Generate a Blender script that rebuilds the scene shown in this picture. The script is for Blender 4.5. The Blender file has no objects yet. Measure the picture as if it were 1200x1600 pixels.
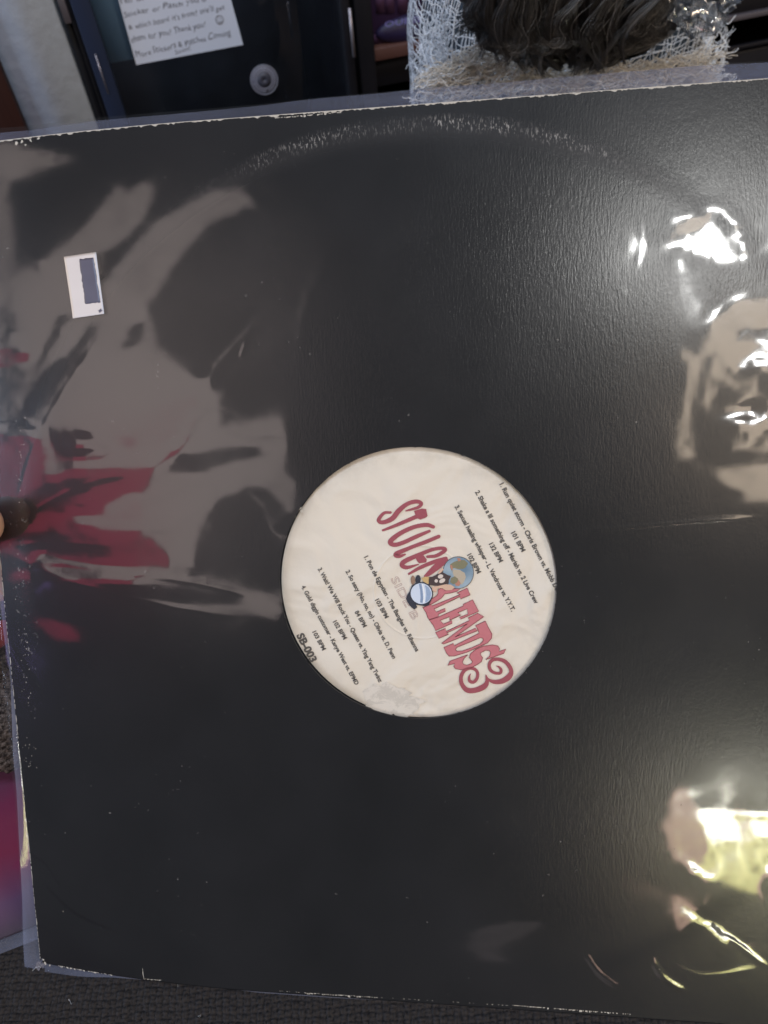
import bpy, bmesh, math, random
import numpy as np
from mathutils import Vector, Matrix
from mathutils.geometry import tessellate_polygon
random.seed(7); rng = np.random.default_rng(7)
SC = bpy.context.scene; COL = SC.collection
A = lambda *a: np.array(a, float)

# ------------------------------------------------------------------ frames
# record frame: origin at the middle of the record sleeve, x right, y up the sleeve, z out of it
H0 = 0.57
DOWN = A(-0.01874, -0.758, -0.65199)
ZL = -DOWN / np.linalg.norm(DOWN)
XL = A(1, 0, 0) - ZL[0] * ZL; XL /= np.linalg.norm(XL)
M = np.array([XL, np.cross(ZL, XL), ZL])                # record frame -> world
ORG = A(0, 0, H0)
R = np.array([[0.9923398, -0.0265294, -0.1206558], [-0.0086602, -0.9892057, 0.1462773], [-0.1232340, -0.1441118, -0.9818580]])
T = A(1.10473, 2.75789, 26.37085) / 100
CAML = -R.T @ T                                          # camera in the record frame
CAMW = M @ CAML + ORG
MAT = Matrix(M.tolist()).to_4x4(); MAT.translation = Vector(ORG.tolist())

# ------------------------------------------------------------------ camera
cam = bpy.data.cameras.new('camera'); camo = bpy.data.objects.new('camera', cam); COL.objects.link(camo)
right, up, back = M @ R.T @ A(1, 0, 0), M @ R.T @ A(0, -1, 0), M @ R.T @ A(0, 0, -1)
cm = Matrix(np.array([right, up, back]).T.tolist()).to_4x4(); cm.translation = Vector(CAMW.tolist())
camo.matrix_world = cm
cam.sensor_fit = 'VERTICAL'; cam.sensor_height = 36; cam.lens = 27; cam.clip_start = .01; cam.clip_end = 50
cam.dof.use_dof = True; cam.dof.focus_distance = .275; cam.dof.aperture_fstop = 20
SC.camera = camo

# ------------------------------------------------------------------ light
W = bpy.data.worlds.new('World'); SC.world = W; W.use_nodes = True
bgn = W.node_tree.nodes['Background']; bgn.inputs[0].default_value = (.90, .95, 1.03, 1); bgn.inputs[1].default_value = .085
SC.view_settings.view_transform = 'Standard'; SC.view_settings.look = 'None'
SC.view_settings.exposure = 0; SC.view_settings.gamma = 1
SC.cycles.transparent_max_bounces = 24; SC.cycles.max_bounces = 8

def area_lamp(name, frame, origin, x0, x1, y0, y1, z, rgb, facing=-1, tex=None):
    """rectangle x0..x1, y0..y1 at height z of a frame; rgb is its radiance"""
    d = bpy.data.lights.new(name, 'AREA'); d.shape = 'RECTANGLE'; d.size = x1 - x0; d.size_y = y1 - y0
    m = max(rgb); d.energy = m * math.pi * (x1 - x0) * (y1 - y0) ; d.color = [c / m for c in rgb]
    o = bpy.data.objects.new(name, d); COL.objects.link(o)
    c = frame @ A((x0 + x1) / 2, (y0 + y1) / 2, z) + origin
    f = frame if facing < 0 else frame @ np.diag([-1, 1, -1])
    mm = Matrix(f.tolist()).to_4x4(); mm.translation = Vector(c.tolist()); o.matrix_world = mm
    if tex: tex(d)
    return o

def wall_view(d):
    """a painted wall is never evenly bright"""
    d.use_nodes = True; nt = d.node_tree; em = nt.nodes['Emission']
    g = nt.nodes.new('ShaderNodeNewGeometry'); n = nt.nodes.new('ShaderNodeTexNoise'); n.inputs['Scale'].default_value = 4; n.inputs['Detail'].default_value = 5
    r = nt.nodes.new('ShaderNodeMapRange'); r.inputs[1].default_value = .36; r.inputs[2].default_value = .64; r.inputs[3].default_value = .5; r.inputs[4].default_value = 1.15
    nt.links.new(g.outputs['Parametric'], n.inputs['Vector']); nt.links.new(n.outputs['Fac'], r.inputs[0]); nt.links.new(r.outputs[0], em.inputs['Strength'])
def window_view(d):
    """the garden seen through the window: the bright pane is broken by leaves and a bar"""
    d.use_nodes = True; nt = d.node_tree; em = nt.nodes['Emission']
    g = nt.nodes.new('ShaderNodeNewGeometry'); n = nt.nodes.new('ShaderNodeTexNoise'); n.inputs['Scale'].default_value = 5
    r = nt.nodes.new('ShaderNodeValToRGB'); nt.links.new(g.outputs['Parametric'], n.inputs['Vector']); nt.links.new(n.outputs['Fac'], r.inputs[0])
    e = r.color_ramp.elements; e[0].position = .36; e[0].color = (.06, .08, .03, 1); e[1].position = .44; e[1].color = (.50, .40, .17, 1)
    q = e.new(.56); q.color = (1, .95, .62, 1)
    nt.links.new(r.outputs[0], em.inputs['Color'])
ZP = 1.8                                                 # the lamps face the sleeve from over the photographer's shoulders
area_lamp('wall_glow', M, ORG, -1.826, -.475, -.045, .495, ZP, (1.45, 1.2, 1.12))  # lamp rectangles stand in for the lit wall mirrored in the film
area_lamp('wall_glow', M, ORG, -1.146, -.524, -.472, -.051, ZP, (1.45, 1.2, 1.12))
area_lamp('red_glow', M, ORG, -1.896, -1.173, -.427, -.047, ZP, (1.15, .075, .20))  # red lamp rectangle stands in for clothing mirrored in the film
area_lamp('blue_glow', M, ORG, -2.437, -2.298, -1.164, -.541, ZP, (.45, .3, 1.0))  # blue lamp rectangle added for a mirrored blue patch
area_lamp('warm_wall_glow', M, ORG, .567, 1.191, -.23, .308, ZP, (4.2, 3.4, 2.6))  # another lamp rectangle in place of a lit beige wall
area_lamp('ceiling_lamp', M, ORG, .471, .669, .36, .512, ZP, (80, 80, 78))
area_lamp('warm_wall_glow', M, ORG, .511, .605, -1.41, -.988, ZP, (4.5, 2.8, 2.2))
area_lamp('garden_window', M, ORG, .615, 1.126, -1.314, -1.134, ZP, (13, 13.5, 9), tex=window_view)
area_lamp('window', M, ORG, .611, 1.117, -1.130, -1.041, ZP, (38, 37, 32))
area_lamp('dim_wall_glow', M, ORG, -.367, .292, -2.336, -1.868, ZP, (.3, .25, .25))  # unseen lamp added so a faint grey patch mirrors in the film
area_lamp('side_window', M, ORG, 2.0, 2.8, -.2, 1.2, ZP, (13.0, 10.2, 7.6))  # unseen warm lamp added to brighten the label
area_lamp('skylight', M, ORG, -.4, .6, 1.45, 2.2, ZP, (13, 15.5, 19))  # unseen cool lamp added overhead to light the background
# unseen cool lamp on the left, facing +x, added to light the background
area_lamp('left_window', np.array([[0., 0, 1], [1, 0, 0], [0, 1, 0]]), A(0, 0, 0), -1.3, .1, .7, 1.6, -2.6, (6.5, 8.5, 11.5), facing=1)

# ------------------------------------------------------------------ helpers
def tag(o, label=None, cat=None, group=None, kind=None):
    for k, v in (('label', label), ('category', cat), ('group', group), ('kind', kind)):
        if v: o[k] = v
    return o
def thing(name, label, cat, mat=None, group=None):
    o = bpy.data.objects.new(name, None); o.empty_display_size = .02; COL.objects.link(o)
    o.matrix_world = mat if mat is not None else Matrix.Identity(4)
    return tag(o, label, cat, group)
def mesh(name, verts, faces, mat, parent=None, smooth=False, uv=None):
    me = bpy.data.meshes.new(name)
    v = np.asarray(verts, float).reshape(-1, 3)
    if isinstance(faces, np.ndarray):
        me.vertices.add(len(v)); me.vertices.foreach_set('co', v.ravel())
        k = faces.shape[1]; me.loops.add(faces.size); me.loops.foreach_set('vertex_index', faces.ravel().astype(np.int32))
        me.polygons.add(len(faces)); me.polygons.foreach_set('loop_start', np.arange(0, faces.size, k, dtype=np.int32))
        me.update(calc_edges=True)
    else:
        me.from_pydata([tuple(x) for x in v], [], faces)
    me.validate()
    if smooth: me.polygons.foreach_set('use_smooth', [True] * len(me.polygons))
    me.materials.append(mat)
    o = bpy.data.objects.new(name, me); COL.objects.link(o)
    if parent: o.parent = parent
    return o
def gridfaces(nr, nc, wrap=False):
    i, j = np.meshgrid(np.arange(nr - 1), np.arange(nc if wrap else nc - 1), indexing='ij')
    a = i * nc + j; b = i * nc + (j + 1) % nc; c = (i + 1) * nc + (j + 1) % nc; d = (i + 1) * nc + j
    return np.stack([a, b, c, d], -1).reshape(-1, 4)
def merge(parts):
    V, Fs, n = [], [], 0
    for v, f in parts:
        V.append(np.asarray(v, float)); Fs.append(np.asarray(f) + n); n += len(v)
    return np.concatenate(V), np.concatenate(Fs)
def box(x0, x1, y0, y1, z0, z1):
    v = A([x0, y0, z0], [x1, y0, z0], [x1, y1, z0], [x0, y1, z0], [x0, y0, z1], [x1, y0, z1], [x1, y1, z1], [x0, y1, z1])
    return v, np.array([[3, 2, 1, 0], [4, 5, 6, 7], [0, 1, 5, 4], [1, 2, 6, 5], [2, 3, 7, 6], [3, 0, 4, 7]])
def bevel(o, w=.003, seg=2):
    m = o.modifiers.new('bevel', 'BEVEL'); m.width = w; m.segments = seg; m.limit_method = 'ANGLE'; return o
def tube(P, r, n=5):
    P = np.asarray(P, float); r = np.broadcast_to(r, (len(P),))
    t = np.gradient(P, axis=0); t /= np.linalg.norm(t, axis=1, keepdims=True) + 1e-12
    ref = A(.31, .17, .93); a = np.cross(t, ref); a /= np.linalg.norm(a, axis=1, keepdims=True) + 1e-12; b = np.cross(t, a)
    an = np.arange(n) * 2 * math.pi / n
    V = P[:, None] + r[:, None, None] * (np.cos(an)[None, :, None] * a[:, None] + np.sin(an)[None, :, None] * b[:, None])
    return V.reshape(-1, 3), gridfaces(len(P), n, True)
def crom(pts, per=8):
    p = np.asarray(pts, float); p = np.vstack([2 * p[0] - p[1], p, 2 * p[-1] - p[-2]]); out = []
    for i in range(1, len(p) - 2):
        for s in np.arange(per) / per:
            out.append(.5 * ((2 * p[i]) + (-p[i - 1] + p[i + 1]) * s + (2 * p[i - 1] - 5 * p[i] + 4 * p[i + 1] - p[i + 2]) * s ** 2 + (-p[i - 1] + 3 * p[i] - 3 * p[i + 1] + p[i + 2]) * s ** 3))
    out.append(p[-2]); return np.array(out)
def bend(x):                                             # the left side of the sleeve curls back
    d = np.maximum(0, -np.asarray(x) - .062); return -.8 * d * d
def ray_l(u, v): return R.T @ A((u - 600) / 1200, (v - 800) / 1200, 1)
def loc(u, v, z=0.):
    """picture point of the photograph (1200 x 1600) -> x, y on the sleeve's face"""
    d = ray_l(u, v); zz = z
    for _ in range(6):
        k = (zz - CAML[2]) / d[2]; p = CAML + k * d; zz = z + float(bend(p[0]))
    return p[:2]

# ------------------------------------------------------------------ materials
def mat(name, rgb=(.5, .5, .5), rough=.5, spec=.5, **kw):
    m = bpy.data.materials.new(name); m.use_nodes = True; b = m.node_tree.nodes['Principled BSDF']
    b.inputs['Base Color'].default_value = (*rgb, 1); b.inputs['Roughness'].default_value = rough
    b.inputs['Specular IOR Level'].default_value = spec
    for k, v in kw.items(): b.inputs[k.replace('_', ' ')].default_value = v
    return m
class N:
    """small node-building aid"""
    def __init__(s, m): s.m = m; s.nt = m.node_tree; s.b = s.nt.nodes.get('Principled BSDF'); s.co = s.nt.nodes.new('ShaderNodeTexCoord').outputs['Object']
    def node(s, t, **kw):
        n = s.nt.nodes.new('ShaderNode' + t)
        for k, v in kw.items(): setattr(n, k, v)
        return n
    def link(s, a, b): s.nt.links.new(a, b)
    def inp(s, sock, v):
        if hasattr(v, 'links'): s.link(v, sock)
        else: sock.default_value = v
    def math(s, op, a, b=0., c=0.):
        n = s.node('Math', operation=op); s.inp(n.inputs[0], a); s.inp(n.inputs[1], b); s.inp(n.inputs[2], c); return n.outputs[0]
    def scale(s, v, co=None):
        n = s.node('Mapping'); n.inputs['Scale'].default_value = v; s.link(co or s.co, n.inputs[0]); return n.outputs[0]
    def noise(s, sc, co=None, det=3, rough=.5, dist=0):
        n = s.node('TexNoise'); n.inputs['Scale'].default_value = sc; n.inputs['Detail'].default_value = det
        n.inputs['Roughness'].default_value = rough; n.inputs['Distortion'].default_value = dist
        s.link(co or s.co, n.inputs['Vector']); return n.outputs['Fac']
    def ramp(s, v, *stops):
        n = s.node('ValToRGB'); e = n.color_ramp.elements
        while len(e) < len(stops): e.new(.5)
        for q, (p, c) in zip(e, stops): q.position = p; q.color = (*c, 1) if len(c) == 3 else c
        s.link(v, n.inputs[0]); return n.outputs[0]
    def step(s, v, a, b): 
        n = s.node('MapRange', interpolation_type='SMOOTHSTEP'); s.link(v, n.inputs[0]); n.inputs[1].default_value = a; n.inputs[2].default_value = b; return n.outputs[0]
    def mix(s, f, a, b):
        n = s.node('Mix', data_type='RGBA'); s.inp(n.inputs[0], f)
        for k, v in ((6, a), (7, b)): s.inp(n.inputs[k], (*v, 1) if isinstance(v, tuple) and len(v) == 3 else v)
        return n.outputs[2]
    def bump(s, h, dist, st=1., nrm=None):
        n = s.node('Bump'); n.inputs['Distance'].default_value = dist; n.inputs['Strength'].default_value = st; s.link(h, n.inputs['Height'])
        if nrm: s.link(nrm, n.inputs['Normal'])
        s.link(n.outputs[0], s.b.inputs['Normal']); return n.outputs[0]
    def color(s, c): s.link(c, s.b.inputs['Base Color'])
    def rough(s, c): s.link(c, s.b.inputs['Roughness'])

def noisy(name, a, b, sc, rough=.6, bumpd=0., bsc=None, spec=.4, stretch=(1, 1, 1)):
    m = mat(name, a, rough, spec); n = N(m); co = n.scale(stretch)
    n.color(n.mix(n.noise(sc, co, 5), a, b))
    if bumpd: n.bump(n.noise(bsc or sc, co, 4), bumpd)
    return m

def cardboard_material():
    m = mat('black_cardboard', (.014, .014, .016), .36, .5); n = N(m)
    cx, cy = loc(655, 922)
    sep = n.node('SeparateXYZ'); n.link(n.co, sep.inputs[0]); x, y = sep.outputs[0], sep.outputs[1]
    dx = n.math('SUBTRACT', x, cx); dy = n.math('SUBTRACT', y, cy)
    r = n.math('SQRT', n.math('ADD', n.math('MULTIPLY', dx, dx), n.math('MULTIPLY', dy, dy)))
    fib = n.scale((1600, 230, 300)); fibre = n.noise(1, fib, 4, .6)
    band = n.step(n.math('ABSOLUTE', n.math('SUBTRACT', r, .1505)), .0034, .0)       # wear where the disc's rim presses
    arc = n.math('MULTIPLY', n.step(dy, .055, .13), n.step(n.math('ABSOLUTE', n.math('SUBTRACT', dx, .004)), .085, .03))
    flecks = n.math('MULTIPLY', n.step(n.noise(1, n.scale((1500, 480, 500)), 3, .7), .52, .64), n.step(n.noise(75, None, 3), .34, .62))
    wear = n.math('MULTIPLY', n.math('MULTIPLY', band, arc), flecks)
    dust = n.math('MULTIPLY', n.step(n.noise(520, None, 2, .5), .72, .78), n.step(n.noise(28, None, 3), .5, .62))
    edge = n.math('MULTIPLY', n.math('MULTIPLY', n.step(n.math('ABSOLUTE', n.math('ADD', x, .148)), .006, .001), n.step(n.noise(420, None, 4, .7), .6, .68)), n.step(n.math('ABSOLUTE', n.math('SUBTRACT', y, -.004)), .05, .02))
    allw = n.math('MINIMUM', n.math('ADD', n.math('ADD', wear, n.math('MULTIPLY', dust, .55)), n.math('MULTIPLY', edge, .7)), 1)
    smudge = n.ramp(n.noise(16, None, 5, .6), (.3, (.006, .006, .007)), (.75, (.013, .0125, .014)))
    haze = n.math('MULTIPLY', n.step(n.math('ABSOLUTE', n.math('SUBTRACT', r, .149)), .006, 0.), n.math('MULTIPLY', n.step(dy, .0, .08), .35))
    n.color(n.mix(allw, n.mix(haze, smudge, (.04, .036, .036)), (.32, .30, .285)))
    n.rough(n.math('ADD', n.math('MULTIPLY', n.noise(40, None, 4), .08), .20))
    h = n.math('ADD', n.math('MULTIPLY', fibre, 1.), n.math('MULTIPLY', n.noise(1, n.scale((1900, 900, 900)), 2), .5))
    n.bump(h, .000045, 1.)
    return m

def film_material(name, haze, hazecol, k=2.0, rough=.097, grain=True):
    """clear polythene: Fresnel reflection from both faces of the sheet, the rest passes straight through"""
    m = bpy.data.materials.new(name); m.use_nodes = True; nt = m.node_tree; nt.nodes.clear()
    L = nt.links.new; nn = lambda t: nt.nodes.new('ShaderNode' + t)
    out = nn('OutputMaterial'); tr = nn('BsdfTransparent'); gl = nn('BsdfGlossy'); gl.inputs['Roughness'].default_value = rough
    fr = nn('LayerWeight'); fr.inputs['Blend'].default_value = .5
    # Schlick from the facing term, same from both sides
    p = nn('Math'); p.operation = 'POWER'; p.inputs[1].default_value = 5; L(fr.outputs['Facing'], p.inputs[0])
    s = nn('Math'); s.operation = 'MULTIPLY_ADD'; s.inputs[1].default_value = .9; s.inputs[2].default_value = .043 * k; L(p.outputs[0], s.inputs[0])
    co = nn('TexCoord'); no = nn('TexNoise'); no.inputs['Scale'].default_value = 260; no.inputs['Detail'].default_value = 4; L(co.outputs['Object'], no.inputs['Vector'])
    if grain:
        b = nn('Bump'); b.inputs['Distance'].default_value = .000012; L(no.outputs['Fac'], b.inputs['Height']); L(b.outputs[0], gl.inputs['Normal'])
    m1 = nn('MixShader'); L(s.outputs[0], m1.inputs[0]); L(tr.outputs[0], m1.inputs[1]); L(gl.outputs[0], m1.inputs[2])
    df = nn('BsdfDiffuse'); df.inputs[0].default_value = (*hazecol, 1); tl = nn('BsdfTranslucent'); tl.inputs[0].default_value = (*hazecol, 1)
    ad = nn('MixShader'); ad.inputs[0].default_value = .5; L(df.outputs[0], ad.inputs[1]); L(tl.outputs[0], ad.inputs[2])
    n2 = nn('TexNoise'); n2.inputs['Scale'].default_value = 30; n2.inputs['Detail'].default_value = 5; L(co.outputs['Object'], n2.inputs['Vector'])
    hz = nn('MapRange'); hz.inputs[1].default_value = .3; hz.inputs[2].default_value = .7; hz.inputs[3].default_value = haze * .7; hz.inputs[4].default_value = haze * 1.3; L(n2.outputs['Fac'], hz.inputs[0])
    m2 = nn('MixShader'); L(hz.outputs[0], m2.inputs[0]); L(m1.outputs[0], m2.inputs[1]); L(ad.outputs[0], m2.inputs[2])
    L(m2.outputs[0], out.inputs[0]); return m

def label_material():
    m = mat('label_paper', (.74, .68, .60), .55, .35); n = N(m)
    c = n.mix(n.noise(22, None, 5, .6), (.82, .745, .65), (.73, .66, .57))
    cx, cy = loc(640, 920); sep = n.node('SeparateXYZ'); n.link(n.co, sep.inputs[0])
    dx = n.math('SUBTRACT', sep.outputs[0], cx); dy = n.math('SUBTRACT', sep.outputs[1], cy)
    r = n.math('SQRT', n.math('ADD', n.math('MULTIPLY', dx, dx), n.math('MULTIPLY', dy, dy)))
    rim = n.math('MULTIPLY', n.step(r, .036, .052), n.step(n.noise(55, None, 6, .7), .42, .62))
    c = n.mix(n.math('MULTIPLY', rim, .38), c, (.42, .37, .30))
    n.color(c); h = n.math('ADD', n.noise(34, None, 2, .5, 1.2), n.math('MULTIPLY', n.noise(400, None, 3), .03)); n.bump(h, .0036, .9)
    return m
def peel_material():
    m = mat('peeled_paper', (.55, .5, .44), .6, .3); n = N(m)
    n.color(n.mix(n.step(n.noise(180, None, 6, .75, .5), .46, .56), (.72, .66, .59), (.60, .55, .49))); n.bump(n.noise(200, None, 5), .0003, .6); return m

MT = {}
def setup_materials():
    MT['card'] = cardboard_material()
    MT['cardcore'] = noisy('torn_card_core', (.62, .58, .52), (.45, .40, .34), 300, .8)
    MT['vinyl'] = mat('vinyl', (.006, .006, .007), .22, .5)
    MT['film'] = film_material('clear_film', .007, (.55, .58, .75))
    MT['film_back'] = film_material('clear_film_back', .28, (.58, .64, .92), rough=.08)  # bluish window reflection on the margin is put into the haze colour
    MT['film_dull'] = film_material('scuffed_film', .03, (.5, .45, .6), .35, .14)
    MT['label'] = label_material(); MT['peel'] = peel_material()
    MT['ink'] = noisy('black_print', (.07, .062, .058), (.13, .115, .10), 900, .6)
    MT['wine'] = noisy('wine_print', (.30, .062, .085), (.39, .09, .115), 500, .6)
    MT['wine_dark'] = mat('dark_wine_outline', (.27, .055, .07), .6)
    MT['rose'] = noisy('rose_print', (.52, .155, .185), (.60, .205, .225), 700, .6)
    MT['greyline'] = mat('mauve_outline', (.36, .19, .18), .6)
    MT['navy'] = mat('navy_print', (.022, .026, .045), .5)
    MT['brown'] = mat('brown_print', (.06, .035, .035), .6)
    MT['shoe'] = mat('tan_print', (.30, .18, .12), .6); MT['yellow'] = mat('ochre_print', (.62, .42, .18), .6)
    MT['skinprint'] = mat('peach_print', (.70, .46, .34), .6); MT['pale'] = mat('pale_print', (.72, .62, .56), .6)
    g = mat('globe_blue_print', (.2, .3, .4), .55); n = N(g); n.color(n.mix(n.step(n.noise(90, None, 3), .35, .65), (.13, .22, .32), (.36, .46, .54))); MT['globe'] = g
    MT['land'] = noisy('land_print', (.16, .18, .10), (.30, .24, .15), 350, .6); MT['land2'] = mat('sand_print', (.50, .42, .32), .6); MT['land3'] = mat('rust_print', (.48, .22, .15), .6)
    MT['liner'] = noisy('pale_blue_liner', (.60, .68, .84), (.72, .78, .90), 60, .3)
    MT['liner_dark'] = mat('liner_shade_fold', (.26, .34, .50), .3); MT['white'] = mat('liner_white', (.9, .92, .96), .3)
    MT['sticker'] = noisy('sticker_paper', (.70, .63, .60), (.62, .55, .53), 120, .5)
    MT['marker'] = noisy('marker_ink', (.085, .08, .115), (.13, .12, .16), 160, .4)
    # fabric
    m = mat('woven_upholstery', (.03, .027, .028), .9, .2); n = N(m)
    n.color(n.mix(n.noise(700, None, 3, .7), (.006, .0055, .006), (.048, .042, .042))); n.bump(n.noise(2400, None, 3), .0003, .7); MT['weave'] = m
    m = mat('knitted_wool', (.07, .055, .055), .95, .15); n = N(m)
    co = n.scale((1, 1.0, 1.0)); v = n.node('TexVoronoi'); v.inputs['Scale'].default_value = 420; n.link(n.scale((1, .55, .7)), v.inputs['Vector'])
    n.color(n.mix(n.step(n.noise(520, None, 4, .8), .36, .66), (.016, .013, .014), (.20, .165, .16)))
    n.bump(n.math('ADD', n.math('MULTIPLY', v.outputs['Distance'], -1), n.noise(900, None, 3)), .0014, 1); MT['knit'] = m
    # magenta cover
    m = mat('magenta_cover', (.3, .02, .1), .6, .2); n = N(m); sep = n.node('SeparateXYZ'); n.link(n.co, sep.inputs[0])
    w = n.math('ADD', sep.outputs[1], n.math('MULTIPLY', n.noise(18, None, 3), .03))
    c = n.ramp(n.math('MULTIPLY_ADD', w, 12.5, 1.8), (.05, (.04, .036, .055)), (.28, (.10, .05, .12)), (.5, (.19, .014, .055)), (.78, (.17, .02, .07)), (1., (.10, .035, .08)))
    n.color(c); MT['magenta'] = m
    MT['skin'] = mat('skin', (.62, .36, .25), .5, .4, Subsurface_Weight=.15); MT['nail'] = mat('nail', (.72, .47, .40), .3, .5)
    MT['redcloth'] = noisy('crimson_cloth', (.30, .035, .04), (.42, .07, .07), 250, .9, .0008, 900)
    # background
    m = mat('dark_brown_wood', (.06, .02, .015), .45, .4); n = N(m)
    n.color(n.mix(n.noise(1, n.scale((90, 60, 3)), 5, .7), (.022, .009, .008), (.055, .022, .018))); MT['wood'] = m
    MT['wallpaint'] = noisy('pale_wall_paint', (.70, .81, 1.0), (.66, .77, .96), 6, .7, .001, 60)
    MT['blackwood'] = noisy('black_wood', (.006, .006, .008), (.014, .013, .017), 20, .4)
    MT['blueframe'] = noisy('blue_black_frame', (.014, .020, .042), (.022, .03, .058), 12, .35)
    m = bpy.data.materials.new('cabinet_glass'); m.use_nodes = True; MT['glass'] = film_material('cabinet_glass', .012, (.4, .5, .7), 2., .05, False)
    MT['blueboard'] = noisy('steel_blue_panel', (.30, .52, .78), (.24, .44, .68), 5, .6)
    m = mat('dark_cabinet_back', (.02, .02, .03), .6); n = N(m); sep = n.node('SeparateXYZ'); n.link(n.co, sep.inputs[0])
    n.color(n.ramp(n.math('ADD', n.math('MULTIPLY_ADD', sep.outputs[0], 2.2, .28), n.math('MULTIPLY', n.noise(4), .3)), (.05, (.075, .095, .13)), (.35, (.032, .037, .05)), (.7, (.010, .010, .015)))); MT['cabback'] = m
    MT['shelfwood'] = noisy('brown_shelf_edge', (.075, .032, .026), (.11, .048, .036), 14, .6)
    MT['purple'] = noisy('purple_box_print', (.018, .008, .03), (.035, .015, .05), 10, .5)
    MT['mauve'] = mat('mauve_box_print', (.085, .04, .09), .5); MT['blueletter'] = mat('blue_letters', (.16, .15, .40), .5)
    MT['blueink'] = mat('violet_cap', (.018, .012, .05), .5)
    MT['metal'] = mat('worn_metal', (.38, .34, .36), .4, .5, Metallic=.6); MT['grey'] = mat('grey_bar', (.075, .065, .075), .5)
    MT['notepaper'] = noisy('note_paper', (.62, .66, .76), (.56, .60, .70), 20, .7); MT['pen'] = mat('pen_ink', (.05, .055, .085), .6)
    MT['seal'] = noisy('grey_round_sticker', (.13, .13, .17), (.19, .19, .24), 150, .5); MT['seal_light'] = mat('sticker_ring', (.26, .26, .31), .5); MT['seal_dark'] = mat('sticker_centre', (.055, .055, .075), .5)
    MT['thread'] = noisy('cheesecloth_thread', (.66, .68, .72), (.78, .78, .80), 60, .85); MT['thread_warm'] = noisy('beige_cheesecloth_thread', (.62, .56, .49), (.44, .39, .33), 60, .9)
    MT['inner'] = noisy('slate_stuffing', (.018, .022, .032), (.05, .075, .10), 22, .9, .004, 30)
    m = mat('dark_hair', (.035, .026, .024), .34, .6); n = N(m); n.color(n.mix(n.noise(70, None, 2), (.006, .0055, .0055), (.05, .043, .040))); MT['hair'] = m
    MT['crinkle'] = film_material('crinkled_clear_plastic', .12, (.6, .74, .98), 11., .12, False)  # blue highlights on the clear plastic are put into the haze colour
setup_materials()

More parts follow.
